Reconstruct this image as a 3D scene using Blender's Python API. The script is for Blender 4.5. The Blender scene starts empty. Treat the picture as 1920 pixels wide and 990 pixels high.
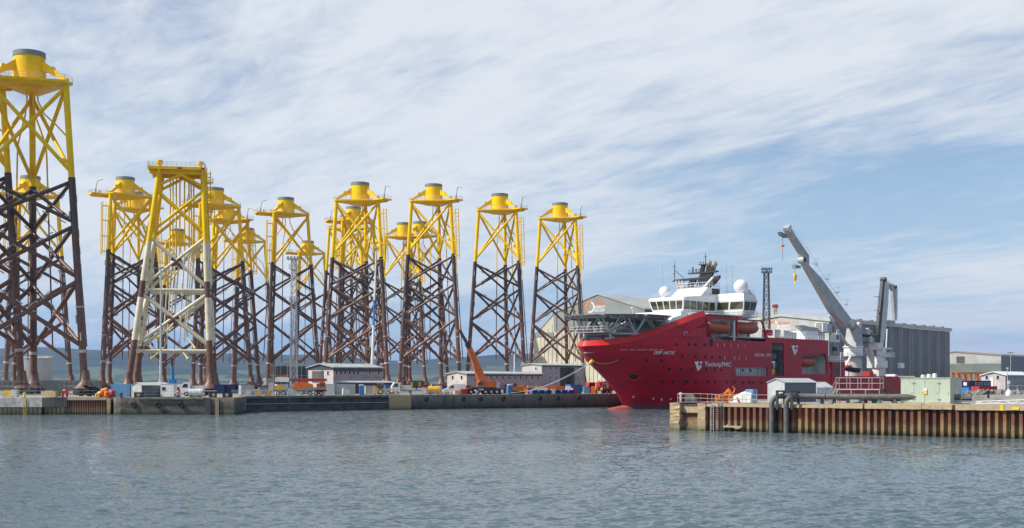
import bpy, bmesh, math, random
import numpy as np
from mathutils import Vector, Matrix, geometry
random.seed(7)
R = math.radians
scene = bpy.context.scene
COL = scene.collection

# ------------------------------------------------------------------ camera, sky, sun, exposure
F = 2318.0            # focal length in pixels of a 1920 wide picture
EYE = 6.3             # eye height above the water
HOR = 716.0           # picture row of the horizon
cam_d = bpy.data.cameras.new('camera'); cam = bpy.data.objects.new('camera', cam_d); COL.objects.link(cam)
cam.location = (0, 0, EYE); cam.rotation_euler = (R(90), 0, 0)
cam_d.sensor_width = 36; cam_d.lens = 36 * F / 1920; cam_d.shift_y = (HOR - 495) / 1920
cam_d.clip_start = 0.5; cam_d.clip_end = 40000
scene.camera = cam
SUN_EL, SUN_B = 44, 15       # elevation; degrees from straight left towards behind the camera
to_sun = Vector((-math.cos(R(SUN_B)) * math.cos(R(SUN_EL)), -math.sin(R(SUN_B)) * math.cos(R(SUN_EL)), math.sin(R(SUN_EL))))
sd = bpy.data.lights.new('sun', 'SUN'); so = bpy.data.objects.new('sun', sd); COL.objects.link(so)
so.rotation_euler = to_sun.to_track_quat('Z', 'Y').to_euler(); so.location = (-300, -100, 400)
sd.energy = 5.0; sd.angle = R(0.6); sd.color = (1.0, 0.94, 0.85)
world = bpy.data.worlds.new('World'); scene.world = world; world.use_nodes = True
SEED = (21.7, 31.2, 9.1)
def build_world():
    nt = world.node_tree; N = nt.nodes; Lk = nt.links; N.clear()
    out = N.new('ShaderNodeOutputWorld'); bg = N.new('ShaderNodeBackground'); bg.inputs[1].default_value = 0.11
    sky = N.new('ShaderNodeTexSky'); sky.sky_type = 'NISHITA'; sky.sun_disc = False
    sky.sun_elevation = R(SUN_EL); sky.sun_rotation = math.atan2(to_sun.x, to_sun.y)
    sky.air_density = 1.0; sky.dust_density = 0.15; sky.ozone_density = 3.0
    tc = N.new('ShaderNodeTexCoord')
    def m(op, a, b=None, c=None):
        n = N.new('ShaderNodeMath'); n.operation = op
        for i, v in enumerate((a, b, c)):
            if v is None: continue
            if isinstance(v, (int, float)): n.inputs[i].default_value = v
            else: Lk.new(v, n.inputs[i])
        return n.outputs[0]
    sep = N.new('ShaderNodeSeparateXYZ'); Lk.new(tc.outputs['Generated'], sep.inputs[0])
    x, y, z = sep.outputs
    den = m('ADD', m('MAXIMUM', z, 0.0), 0.10)
    px = m('DIVIDE', x, den); py = m('DIVIDE', y, den)
    u = m('ADD', m('MULTIPLY', px, -0.60), m('MULTIPLY', py, 0.80))      # along the streaks
    v = m('ADD', m('MULTIPLY', px, 0.80), m('MULTIPLY', py, 0.60))       # across them
    def noise(us, vs, off, scale, detail, rough, dist):
        cb = N.new('ShaderNodeCombineXYZ')
        Lk.new(m('MULTIPLY', u, us), cb.inputs[0]); Lk.new(m('MULTIPLY', v, vs), cb.inputs[1]); cb.inputs[2].default_value = off
        n = N.new('ShaderNodeTexNoise'); n.inputs['Scale'].default_value = scale; n.inputs['Detail'].default_value = detail
        n.inputs['Roughness'].default_value = rough; n.inputs['Distortion'].default_value = dist
        Lk.new(cb.outputs[0], n.inputs['Vector']); return n.outputs[0]
    big = noise(0.34, 0.50, SEED[0], 0.9, 2, 0.5, 0.3)
    mid = noise(0.55, 1.25, SEED[1], 1.3, 5, 0.58, 0.5)
    fine = noise(1.6, 3.6, SEED[2], 2.2, 8, 0.66, 0.35)
    dens = m('ADD', m('ADD', m('MULTIPLY', big, 0.85), m('MULTIPLY', mid, 0.40)), m('MULTIPLY', fine, 0.32))
    dens = m('SUBTRACT', dens, m('MULTIPLY', m('ADD', x, 0.12), 0.05))          # cloud thins towards one side
    mr = N.new('ShaderNodeMapRange'); mr.interpolation_type = 'SMOOTHSTEP'
    mr.inputs['From Min'].default_value = 0.635; mr.inputs['From Max'].default_value = 0.91
    mr.inputs['To Min'].default_value = 0.06; mr.inputs['To Max'].default_value = 0.95
    Lk.new(dens, mr.inputs[0])
    # cloud thickness: thin is white, thick is greyer
    mr2 = N.new('ShaderNodeMapRange'); mr2.inputs['From Min'].default_value = 0.6; mr2.inputs['From Max'].default_value = 1.0
    Lk.new(dens, mr2.inputs[0])
    cc = N.new('ShaderNodeMix'); cc.data_type = 'RGBA'; Lk.new(mr2.outputs[0], cc.inputs[0])
    cc.inputs[6].default_value = (7.5, 7.75, 8.05, 1); cc.inputs[7].default_value = (6.9, 7.2, 7.6, 1)
    mx = N.new('ShaderNodeMix'); mx.data_type = 'RGBA'; Lk.new(mr.outputs[0], mx.inputs[0])
    # pale blue veil of low air
    vr = N.new('ShaderNodeMapRange'); vr.interpolation_type = 'SMOOTHSTEP'; vr.inputs['From Min'].default_value = 0.0; vr.inputs['From Max'].default_value = 0.22
    vr.inputs['To Min'].default_value = 0.92; vr.inputs['To Max'].default_value = 0.0; Lk.new(z, vr.inputs[0])
    vx = N.new('ShaderNodeMix'); vx.data_type = 'RGBA'; Lk.new(vr.outputs[0], vx.inputs[0]); Lk.new(sky.outputs[0], vx.inputs[6]); vx.inputs[7].default_value = (3.7, 5.1, 6.8, 1)
    Lk.new(vx.outputs[2], mx.inputs[6]); Lk.new(cc.outputs[2], mx.inputs[7])
    Lk.new(mx.outputs[2], bg.inputs[0]); Lk.new(bg.outputs[0], out.inputs[0])
build_world()
scene.view_settings.view_transform = 'Standard'; scene.view_settings.look = 'None'
scene.view_settings.exposure = 0.10; scene.view_settings.gamma = 1.0; scene.view_settings.use_curve_mapping = False
scene.render.engine = 'CYCLES'
scene.cycles.use_denoising = True
scene.cycles.max_bounces = 6; scene.cycles.volume_bounces = 0; scene.cycles.diffuse_bounces = 3; scene.cycles.glossy_bounces = 3

# ------------------------------------------------------------------ helpers
def W(px, py, Y): return Vector(((px - 960) / F * Y, Y, EYE + (HOR - py) / F * Y))
def X_(px, Y): return (px - 960) / F * Y
def Z_(py, Y): return EYE + (HOR - py) / F * Y

class MB:
    def __init__(s): s.v = []; s.f = []
    def add(s, vs, fs):
        o = len(s.v); s.v += [tuple(p) for p in vs]; s.f += [tuple(i + o for i in f) for f in fs]; return s
    def box(s, x0, x1, y0, y1, z0, z1):
        return s.add([(x0,y0,z0),(x1,y0,z0),(x1,y1,z0),(x0,y1,z0),(x0,y0,z1),(x1,y0,z1),(x1,y1,z1),(x0,y1,z1)],
                     [(3,2,1,0),(4,5,6,7),(0,1,5,4),(1,2,6,5),(2,3,7,6),(3,0,4,7)])
    def hexa(s, p): return s.add(p, [(3,2,1,0),(4,5,6,7),(0,1,5,4),(1,2,6,5),(2,3,7,6),(3,0,4,7)])
    def tube(s, a, b, r, n=8, r2=None):
        a = Vector(a); b = Vector(b); d = b - a
        if d.length < 1e-6: return s
        q = d.normalized().to_track_quat('Z', 'Y'); r2 = r if r2 is None else r2; vs = []
        for c, rr in ((a, r), (b, r2)):
            for i in range(n):
                t = 2 * math.pi * i / n; vs.append(c + q @ Vector((rr * math.cos(t), rr * math.sin(t), 0)))
        fs = [(i, (i+1) % n, n + (i+1) % n, n + i) for i in range(n)] + [tuple(range(n-1, -1, -1)), tuple(range(n, 2*n))]
        return s.add(vs, fs)
    def path(s, pts, r, n=6):
        for a, b in zip(pts[:-1], pts[1:]): s.tube(a, b, r, n)
        return s
    def pipe(s, pts, r, n=12):
        # one continuous bent tube
        pts = [Vector(p) for p in pts]; rings = []
        up = Vector((0.3, 0.9, 0.2)).normalized()
        for i, p in enumerate(pts):
            d = (pts[min(i+1, len(pts)-1)] - pts[max(i-1, 0)]).normalized()
            e = d.cross(up).normalized(); g = d.cross(e)
            rings.append([p + e * r * math.cos(2*math.pi*k/n) + g * r * math.sin(2*math.pi*k/n) for k in range(n)])
        vs = [q for rg in rings for q in rg]; fs = []
        for i in range(len(pts) - 1):
            for k in range(n): fs.append((i*n+k, i*n+(k+1) % n, (i+1)*n+(k+1) % n, (i+1)*n+k))
        fs += [tuple(range(n-1, -1, -1)), tuple((len(pts)-1)*n + k for k in range(n))]
        return s.add(vs, fs)
    def prism(s, pts, vec):
        vec = Vector(vec); n = len(pts); pts = [Vector(p) for p in pts]
        vs = pts + [p + vec for p in pts]
        fs = [(i, (i+1) % n, n + (i+1) % n, n + i) for i in range(n)] + [tuple(range(n-1, -1, -1)), tuple(range(n, 2*n))]
        return s.add(vs, fs)
    def holed(s, outer, holes, vec):
        # flat polygon with holes, made solid along vec
        vec = Vector(vec); bm = bmesh.new(); es = []
        for lp in [outer] + list(holes):
            bv = [bm.verts.new(Vector(q)) for q in lp]; es += [bm.edges.new((bv[i], bv[(i+1) % len(bv)])) for i in range(len(bv))]
        bmesh.ops.triangle_fill(bm, use_beauty=True, use_dissolve=False, edges=es)
        g = bmesh.ops.extrude_face_region(bm, geom=list(bm.faces)); bmesh.ops.translate(bm, vec=vec, verts=[q for q in g['geom'] if isinstance(q, bmesh.types.BMVert)])
        bm.verts.index_update(); vs = [q.co.copy() for q in bm.verts]; fs = [tuple(q.index for q in f.verts) for f in bm.faces]; bm.free()
        return s.add(vs, fs)
    def lathe(s, prof, c=(0, 0), n=20, cap=True):
        vs = [(c[0] + r*math.cos(2*math.pi*k/n), c[1] + r*math.sin(2*math.pi*k/n), z) for r, z in prof for k in range(n)]
        fs = [(i*n+k, i*n+(k+1) % n, (i+1)*n+(k+1) % n, (i+1)*n+k) for i in range(len(prof)-1) for k in range(n)]
        if cap: fs += [tuple(range(n-1, -1, -1)), tuple((len(prof)-1)*n + k for k in range(n))]
        return s.add(vs, fs)
    def ball(s, c, r, n=16, m=10, sz=1.0):
        prof = [(max(r*math.sin(math.pi*i/m), 1e-3), c[2] - r*sz*math.cos(math.pi*i/m)) for i in range(m+1)]
        return s.lathe(prof, (c[0], c[1]), n)
    def rail(s, pts, h=1.1, r=0.035, step=2.0, mids=1):
        pts = [Vector(p) for p in pts]
        for a, b in zip(pts[:-1], pts[1:]):
            for k in range(mids + 1):
                dz = Vector((0, 0, h * (k + 1) / (mids + 1))); s.tube(a + dz, b + dz, r, 5)
            n = max(1, int(round((b - a).length / step)))
            for i in range(n + 1):
                p = a.lerp(b, i / n); s.tube(p, p + Vector((0, 0, h)), r, 5)
        return s
    def mesh(s, name, mat, smooth=False):
        me = bpy.data.meshes.new(name); me.from_pydata(s.v, [], s.f)
        bm = bmesh.new(); bm.from_mesh(me); bmesh.ops.recalc_face_normals(bm, faces=bm.faces); bm.to_mesh(me); bm.free()
        me.materials.append(mat)
        if smooth:
            me.polygons.foreach_set('use_smooth', [True] * len(me.polygons))
            me.set_sharp_from_angle(angle=R(40))
        return me
    def build(s, name, mat, parent=None, smooth=False, kind=None):
        return link(name, s.mesh(name, mat, smooth), parent, kind)

def link(name, me, parent=None, kind=None):
    o = bpy.data.objects.new(name, me); COL.objects.link(o)
    if parent: o.parent = parent
    if kind: o['kind'] = kind
    return o
def tag(o, label, cat, group=None):
    o['label'] = label; o['category'] = cat
    if group: o['group'] = group
    return o
def thing(name, label, cat, loc=(0, 0, 0), rz=0.0, group=None):
    o = bpy.data.objects.new(name, None); COL.objects.link(o); o.empty_display_size = 0.5
    o.location = loc; o.rotation_euler = (0, 0, rz)
    return tag(o, label, cat, group)
def copy_thing(root, loc, rz, label):
    r = root.copy(); COL.objects.link(r); r.location = loc; r.rotation_euler = (0, 0, rz); r['label'] = label
    for ch in list(root.children):
        c = ch.copy(); COL.objects.link(c); c.parent = r
        for g in ch.children:
            d = g.copy(); COL.objects.link(d); d.parent = c
    return r

# ------------------------------------------------------------------ materials
def mat(name, col, rough=0.6, metal=0.0, col2=None, scale=1.0, lo=0.4, hi=0.62, stretch=(1, 1, 1), bump=0.0, bscale=8.0,
        col3=None, streak=0.0, spec=0.5):
    m = bpy.data.materials.new(name); m.use_nodes = True; nt = m.node_tree; N = nt.nodes; L = nt.links
    b = N['Principled BSDF']; b.inputs['Roughness'].default_value = rough; b.inputs['Metallic'].default_value = metal
    b.inputs['Specular IOR Level'].default_value = spec
    b.inputs['Base Color'].default_value = (*col, 1)
    g = N.new('ShaderNodeNewGeometry'); mp = N.new('ShaderNodeMapping'); mp.inputs['Scale'].default_value = stretch
    L.new(g.outputs['Position'], mp.inputs['Vector'])
    last = None
    def ramp(src, a, c):
        r = N.new('ShaderNodeMapRange'); r.interpolation_type = 'SMOOTHSTEP'; r.inputs['From Min'].default_value = a; r.inputs['From Max'].default_value = c
        L.new(src, r.inputs[0]); return r.outputs[0]
    def noise(sc, det=5, vec=None):
        n = N.new('ShaderNodeTexNoise'); n.inputs['Scale'].default_value = sc; n.inputs['Detail'].default_value = det; n.inputs['Roughness'].default_value = 0.6
        L.new(vec or mp.outputs[0], n.inputs['Vector']); return n.outputs[0]
    def mixc(f, A, B):
        x = N.new('ShaderNodeMix'); x.data_type = 'RGBA'; L.new(f, x.inputs[0])
        for i, v in ((6, A), (7, B)):
            if isinstance(v, tuple): x.inputs[i].default_value = (*v, 1)
            else: L.new(v, x.inputs[i])
        return x.outputs[2]
    if col2 is None: col2 = tuple(c * 0.82 for c in col)
    last = mixc(ramp(noise(scale), lo, hi), col, col2)
    if col3 is not None: last = mixc(ramp(noise(scale * 3.1, 6), 0.52, 0.7), last, col3)
    if streak > 0:
        mp2 = N.new('ShaderNodeMapping'); mp2.inputs['Scale'].default_value = (1.6, 1.6, 0.08); L.new(g.outputs['Position'], mp2.inputs['Vector'])
        f = N.new('ShaderNodeMath'); f.operation = 'MULTIPLY'; f.inputs[1].default_value = streak
        L.new(ramp(noise(1.0, 4, mp2.outputs[0]), 0.45, 0.75), f.inputs[0])
        last = mixc(f.outputs[0], last, tuple(c * 0.45 for c in col))
    L.new(last, b.inputs['Base Color'])
    if bump > 0:
        bp = N.new('ShaderNodeBump'); bp.inputs['Strength'].default_value = bump; bp.inputs['Distance'].default_value = 0.05
        L.new(noise(bscale, 6, g.outputs['Position']), bp.inputs['Height']); L.new(bp.outputs[0], b.inputs['Normal'])
    return m

M = {}
M['yellow'] = mat('yellow_paint', (0.90, 0.59, 0.002), 0.42, col2=(0.82, 0.50, 0.003), scale=0.35, streak=0.22, spec=0.22)
M['rim'] = mat('grey_steel', (0.22, 0.24, 0.25), 0.5, scale=1.0)
M['cream'] = mat('cream_paint', (0.72, 0.66, 0.48), 0.5, scale=0.5, streak=0.25)
M['anode'] = mat('anode_alloy', (0.46, 0.44, 0.42), 0.6, scale=2.0)
M['galv'] = mat('galvanised_steel', (0.55, 0.57, 0.58), 0.45, metal=0.3, scale=2.0)
M['white'] = mat('white_paint', (0.78, 0.79, 0.79), 0.4, col2=(0.70, 0.71, 0.71), scale=0.4, streak=0.10)
M['offwhite'] = mat('off_white_paint', (0.62, 0.63, 0.62), 0.5, col2=(0.52, 0.52, 0.50), scale=0.6, streak=0.3)
M['craneg'] = mat('crane_grey_paint', (0.40, 0.42, 0.42), 0.45, col2=(0.34, 0.35, 0.34), scale=0.3, streak=0.3)
M['dark'] = mat('dark_steel', (0.035, 0.038, 0.042), 0.5, scale=1.0)
M['black'] = mat('black_rubber', (0.015, 0.015, 0.016), 0.7, scale=2.0)
M['glassolive'] = mat('tinted_glass', (0.055, 0.058, 0.018), 0.06, col2=(0.035, 0.04, 0.02), scale=0.4, spec=0.8)
M['glass'] = mat('window_glass', (0.03, 0.035, 0.04), 0.08, scale=0.6, spec=0.8)
M['red'] = mat('hull_red', (0.52, 0.010, 0.028), 0.42, col2=(0.42, 0.010, 0.026), scale=0.18, streak=0.30, spec=0.3, bump=0.06, bscale=0.5)
def add_seams(m, ang, strength=0.30):
    # welded plate seams: a faint darker line and groove every few metres, laid along the ship
    nt = m.node_tree; N = nt.nodes; L = nt.links; b = N['Principled BSDF']; g = N.new('ShaderNodeNewGeometry')
    mp = N.new('ShaderNodeMapping'); mp.vector_type = 'POINT'; mp.inputs['Rotation'].default_value = (0, 0, -ang); L.new(g.outputs['Position'], mp.inputs[0])
    s = N.new('ShaderNodeSeparateXYZ'); L.new(mp.outputs[0], s.inputs[0]); c = N.new('ShaderNodeCombineXYZ'); L.new(s.outputs[0], c.inputs[0]); L.new(s.outputs[2], c.inputs[1])
    t = N.new('ShaderNodeTexBrick'); t.inputs['Scale'].default_value = 1.0; t.inputs['Brick Width'].default_value = 8.5; t.inputs['Row Height'].default_value = 2.1; t.inputs['Mortar Size'].default_value = 0.035; t.inputs['Mortar Smooth'].default_value = 0.4
    t.inputs['Color1'].default_value = (1, 1, 1, 1); t.inputs['Color2'].default_value = (0.93, 0.93, 0.93, 1); t.inputs['Mortar'].default_value = (1 - strength,) * 3 + (1,); L.new(c.outputs[0], t.inputs['Vector'])
    src = b.inputs['Base Color'].links[0].from_socket; x = N.new('ShaderNodeMix'); x.data_type = 'RGBA'; x.blend_type = 'MULTIPLY'; x.inputs[0].default_value = 1; L.new(src, x.inputs[6]); L.new(t.outputs[0], x.inputs[7]); L.new(x.outputs[2], b.inputs['Base Color'])
add_seams(M['red'], R(47), 0.45)
M['redtop'] = mat('sunlit_hull_red', (0.62, 0.026, 0.022), 0.4, col2=(0.55, 0.022, 0.02), scale=0.3)  # hull red made brighter: sun on the sloping bulwark put into the colour
M['boot'] = mat('boot_top_paint', (0.17, 0.045, 0.05), 0.5, col2=(0.10, 0.05, 0.05), scale=0.6)
M['bulb'] = mat('antifouling_red', (0.55, 0.12, 0.07), 0.6, col2=(0.45, 0.10, 0.07), scale=0.8)
M['orange'] = mat('orange_paint', (0.72, 0.16, 0.015), 0.4, col2=(0.62, 0.13, 0.015), scale=0.8)
M['lifeboat'] = mat('shaded_lifeboat_orange', (0.46, 0.085, 0.025), 0.45, scale=0.6)  # orange darkened to carry the shade inside the boat bays
M['blue'] = mat('blue_paint', (0.03, 0.20, 0.55), 0.5, scale=0.8, streak=0.2)
M['skyblue'] = mat('light_blue_paint', (0.16, 0.36, 0.60), 0.5, scale=0.8, streak=0.2)
M['navy'] = mat('navy_paint', (0.012, 0.03, 0.12), 0.5, scale=0.8, streak=0.2)
M['redp'] = mat('red_paint', (0.45, 0.025, 0.025), 0.5, scale=0.8)
M['yel2'] = mat('machine_yellow', (0.78, 0.42, 0.01), 0.5, scale=0.8)
M['green'] = mat('green_paint', (0.03, 0.22, 0.08), 0.5, scale=0.8)
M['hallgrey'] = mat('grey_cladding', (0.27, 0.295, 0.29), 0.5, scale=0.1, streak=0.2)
M['hallroof'] = mat('roof_sheet', (0.40, 0.42, 0.39), 0.5, scale=0.08, streak=0.15)
M['hallcream'] = mat('cream_cladding', (0.62, 0.585, 0.45), 0.5, scale=0.1, streak=0.2)
M['hallshade'] = mat('shaded_slate_cladding', (0.105, 0.125, 0.155), 0.5, scale=0.1, streak=0.15)  # dark slate with the shade of the long walls put into its colour
M['hallbeige'] = mat('beige_strip', (0.33, 0.29, 0.24), 0.5, scale=0.3)
M['hallgreen'] = mat('sage_cladding', (0.20, 0.235, 0.215), 0.5, scale=0.2)
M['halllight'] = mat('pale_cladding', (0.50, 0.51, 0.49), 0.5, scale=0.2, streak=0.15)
M['officepink'] = mat('pale_office_panel', (0.58, 0.52, 0.50), 0.6, scale=0.6, streak=0.1)
M['officeplum'] = mat('shaded_plum_panel', (0.36, 0.34, 0.37), 0.6, scale=0.6)  # office panel darkened: shade of the long walls put into the colour
M['rooff'] = mat('office_roof_sheet', (0.40, 0.44, 0.43), 0.5, scale=0.5)
M['fascia'] = mat('dark_fascia', (0.07, 0.085, 0.085), 0.5, scale=0.5)
M['sage'] = mat('pale_green_cabinet', (0.47, 0.53, 0.42), 0.55, col2=(0.42, 0.48, 0.38), scale=0.7, streak=0.15)
M['shed'] = mat('shed_sheet', (0.50, 0.53, 0.53), 0.5, col2=(0.44, 0.47, 0.47), scale=0.7, streak=0.2)
M['sandcap'] = mat('sandy_concrete', (0.44, 0.35, 0.22), 0.85, col2=(0.40, 0.31, 0.19), scale=0.9, col3=(0.30, 0.23, 0.15), bump=0.6, bscale=3.0)
M['concrete'] = mat('pale_concrete', (0.55, 0.54, 0.51), 0.85, col2=(0.36, 0.35, 0.32), scale=0.7, streak=0.7, bump=0.3)
M['oldconc'] = mat('weathered_concrete', (0.22, 0.20, 0.165), 0.9, col2=(0.12, 0.115, 0.10), scale=0.35, streak=0.6, bump=0.4, bscale=2.0)
M['darkwall'] = mat('dark_masonry', (0.075, 0.07, 0.068), 0.9, col2=(0.04, 0.038, 0.038), scale=0.4, streak=0.3, bump=0.6, bscale=1.5, stretch=(1, 1, 2.5))
M['yard'] = mat('yard_surface', (0.30, 0.28, 0.25), 0.9, col2=(0.22, 0.21, 0.19), scale=0.06, bump=0.2)
M['pipe'] = mat('grey_pipe_coating', (0.085, 0.085, 0.088), 0.55, col2=(0.13, 0.125, 0.12), scale=1.2, streak=0.2)
M['timber'] = mat('new_timber', (0.60, 0.45, 0.22), 0.8, scale=2.0)
M['tank'] = mat('tank_paint', (0.45, 0.46, 0.46), 0.5, scale=0.1, streak=0.15)
M['rope'] = mat('mooring_rope', (0.38, 0.46, 0.44), 0.8, scale=3.0)
M['ropeo'] = mat('orange_net', (0.85, 0.23, 0.02), 0.7, col2=(0.7, 0.16, 0.02), scale=3.0)
M['tarp'] = mat('white_tarpaulin', (0.66, 0.67, 0.66), 0.6, col2=(0.5, 0.52, 0.52), scale=1.2, bump=0.4)
M['rock'] = mat('grey_rock', (0.26, 0.25, 0.22), 0.9, col2=(0.16, 0.155, 0.14), scale=0.8, bump=0.5)
M['signw'] = mat('sign_white', (0.82, 0.82, 0.82), 0.5, scale=1.0)
M['signo'] = mat('sign_orange', (0.80, 0.24, 0.03), 0.5, scale=1.0)
M['rail'] = mat('pale_railing', (0.46, 0.43, 0.36), 0.5, scale=1.0)
M['sand'] = mat('lifting_yellow', (0.80, 0.55, 0.02), 0.5, scale=1.0)
M['helideck'] = mat('helideck_aluminium', (0.42, 0.43, 0.44), 0.45, metal=0.4, scale=0.5)

def height_mat(name, stops, rough, nscale, jitter, bump=0.3, stain=None, stretch=(1, 1, 1)):
    """colour that changes with height above the water (tide marks, rust), edge broken up by noise"""
    m = bpy.data.materials.new(name); m.use_nodes = True; nt = m.node_tree; N = nt.nodes; L = nt.links
    b = N['Principled BSDF']; b.inputs['Roughness'].default_value = rough
    g = N.new('ShaderNodeNewGeometry'); sp_ = N.new('ShaderNodeSeparateXYZ'); L.new(g.outputs['Position'], sp_.inputs[0])
    mp = N.new('ShaderNodeMapping'); mp.inputs['Scale'].default_value = stretch; L.new(g.outputs['Position'], mp.inputs[0])
    n = N.new('ShaderNodeTexNoise'); n.inputs['Scale'].default_value = nscale; n.inputs['Detail'].default_value = 6; L.new(mp.outputs[0], n.inputs['Vector'])
    a = N.new('ShaderNodeMath'); a.operation = 'MULTIPLY_ADD'; L.new(n.outputs[0], a.inputs[0]); a.inputs[1].default_value = jitter; L.new(sp_.outputs[2], a.inputs[2])
    z0, z1 = stops[0][0], stops[-1][0]
    r = N.new('ShaderNodeMapRange'); r.inputs['From Min'].default_value = z0 + jitter * 0.5; r.inputs['From Max'].default_value = z1 + jitter * 0.5; L.new(a.outputs[0], r.inputs[0])
    cr = N.new('ShaderNodeValToRGB'); L.new(r.outputs[0], cr.inputs[0])
    while len(cr.color_ramp.elements) < len(stops): cr.color_ramp.elements.new(0.5)
    for e, (z, c) in zip(cr.color_ramp.elements, stops): e.position = (z - z0) / (z1 - z0); e.color = (*c, 1)
    n2 = N.new('ShaderNodeTexNoise'); n2.inputs['Scale'].default_value = nscale * 4; n2.inputs['Detail'].default_value = 6; L.new(g.outputs['Position'], n2.inputs['Vector'])
    r2 = N.new('ShaderNodeMapRange'); r2.inputs['From Min'].default_value = 0.42; r2.inputs['From Max'].default_value = 0.72; r2.inputs['To Max'].default_value = 0.65; L.new(n2.outputs[0], r2.inputs[0])
    mx = N.new('ShaderNodeMix'); mx.data_type = 'RGBA'; L.new(r2.outputs[0], mx.inputs[0]); L.new(cr.outputs[0], mx.inputs[6])
    mx.inputs[7].default_value = (*(stain or (0.05, 0.03, 0.02)), 1); L.new(mx.outputs[2], b.inputs['Base Color'])
    bp = N.new('ShaderNodeBump'); bp.inputs['Strength'].default_value = bump; bp.inputs['Distance'].default_value = 0.05; L.new(n2.outputs[0], bp.inputs['Height']); L.new(bp.outputs[0], b.inputs['Normal'])
    return m
M['brown'] = height_mat('rusted_jacket_steel', [(4, (0.175, 0.080, 0.050)), (30, (0.15, 0.070, 0.046)), (50, (0.070, 0.042, 0.034)), (70, (0.055, 0.034, 0.030))], 0.48, 0.35, 14, 0.2, (0.045, 0.025, 0.02))
M['pile'] = height_mat('rusted_sheet_pile', [(0, (0.03, 0.035, 0.015)), (0.25, (0.10, 0.09, 0.04)), (0.6, (0.25, 0.19, 0.105)), (1.1, (0.26, 0.18, 0.10)), (1.7, (0.18, 0.075, 0.042)), (3.3, (0.155, 0.062, 0.038))], 0.85, 1.3, 0.9, 0.6, (0.12, 0.045, 0.025))
M['pile_b'] = height_mat('dark_sheet_pile', [(0, (0.025, 0.03, 0.012)), (0.3, (0.08, 0.07, 0.035)), (0.7, (0.20, 0.15, 0.085)), (1.0, (0.20, 0.13, 0.075)), (1.5, (0.12, 0.05, 0.032)), (3.3, (0.11, 0.045, 0.03))], 0.85, 1.7, 0.9, 0.6, (0.06, 0.03, 0.02))
M['pile_c'] = height_mat('orange_rust_pile', [(0, (0.03, 0.035, 0.015)), (0.3, (0.11, 0.09, 0.04)), (0.8, (0.30, 0.22, 0.12)), (1.6, (0.28, 0.17, 0.09)), (2.2, (0.22, 0.09, 0.04)), (3.3, (0.21, 0.085, 0.04))], 0.85, 1.1, 1.1, 0.6, (0.26, 0.10, 0.03))
M['post'] = height_mat('tidal_concrete', [(0, (0.04, 0.045, 0.02)), (0.3, (0.20, 0.18, 0.10)), (0.9, (0.34, 0.30, 0.20)), (1.5, (0.42, 0.31, 0.18)), (3.6, (0.46, 0.36, 0.22))], 0.9, 0.9, 0.9, 0.8, (0.28, 0.17, 0.09))
M['tidewall'] = height_mat('tidal_quay_wall', [(0, (0.025, 0.035, 0.012)), (0.35, (0.05, 0.06, 0.025)), (0.9, (0.13, 0.125, 0.105)), (1.6, (0.085, 0.08, 0.068)), (2.6, (0.17, 0.15, 0.115)), (3.4, (0.28, 0.24, 0.175))], 0.9, 0.42, 2.4, 0.6, (0.03, 0.028, 0.024), (1, 1, 0.35))
M['tidewall2'] = height_mat('tidal_concrete_wall', [(0, (0.02, 0.02, 0.012)), (0.5, (0.06, 0.056, 0.046)), (1.1, (0.10, 0.094, 0.086)), (3.4, (0.23, 0.22, 0.205))], 0.9, 0.3, 1.3, 0.5, (0.09, 0.085, 0.08), (1, 1, 0.3))

# ------------------------------------------------------------------ water, ground, hills
def water_material():
    m = bpy.data.materials.new('harbour_water'); m.use_nodes = True; nt = m.node_tree; N = nt.nodes; L = nt.links
    b = N['Principled BSDF']; b.inputs['Base Color'].default_value = (0.088, 0.130, 0.150, 1); b.inputs['Roughness'].default_value = 0.07; b.inputs['IOR'].default_value = 1.333
    g = N.new('ShaderNodeNewGeometry')
    mp = N.new('ShaderNodeMapping'); mp.inputs['Scale'].default_value = (0.5, 1.15, 1); mp.inputs['Rotation'].default_value = (0, 0, R(12)); L.new(g.outputs['Position'], mp.inputs[0])
    n2 = N.new('ShaderNodeTexNoise'); n2.inputs['Scale'].default_value = 0.035; n2.inputs['Detail'].default_value = 3; L.new(mp.outputs[0], n2.inputs['Vector'])
    r = N.new('ShaderNodeMapRange'); r.inputs['From Min'].default_value = 0.35; r.inputs['From Max'].default_value = 0.65; r.inputs['To Min'].default_value = 0.75; r.inputs['To Max'].default_value = 1.35; L.new(n2.outputs[0], r.inputs[0])
    # ripples tilt the surface: two sizes of wavelet, stronger where the breeze catches the water
    acc = g.outputs['Normal']
    for sc, amp in ((1.4, 1.35), (5.5, 1.8)):
        n = N.new('ShaderNodeTexNoise'); n.inputs['Scale'].default_value = sc; n.inputs['Detail'].default_value = 3; n.inputs['Roughness'].default_value = 0.55; L.new(mp.outputs[0], n.inputs['Vector'])
        s = N.new('ShaderNodeVectorMath'); s.operation = 'SUBTRACT'; L.new(n.outputs['Color'], s.inputs[0]); s.inputs[1].default_value = (0.5, 0.5, 0.5)
        k = N.new('ShaderNodeVectorMath'); k.operation = 'MULTIPLY'; L.new(s.outputs[0], k.inputs[0]); k.inputs[1].default_value = (0.6 * amp, amp, 0)
        w = N.new('ShaderNodeVectorMath'); w.operation = 'SCALE'; L.new(k.outputs[0], w.inputs[0]); L.new(r.outputs[0], w.inputs['Scale'])
        ad = N.new('ShaderNodeVectorMath'); ad.operation = 'ADD'; L.new(acc, ad.inputs[0]); L.new(w.outputs[0], ad.inputs[1]); acc = ad.outputs[0]
    nm = N.new('ShaderNodeVectorMath'); nm.operation = 'NORMALIZE'; L.new(acc, nm.inputs[0]); L.new(nm.outputs[0], b.inputs['Normal'])
    return m
M['water'] = water_material()
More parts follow.
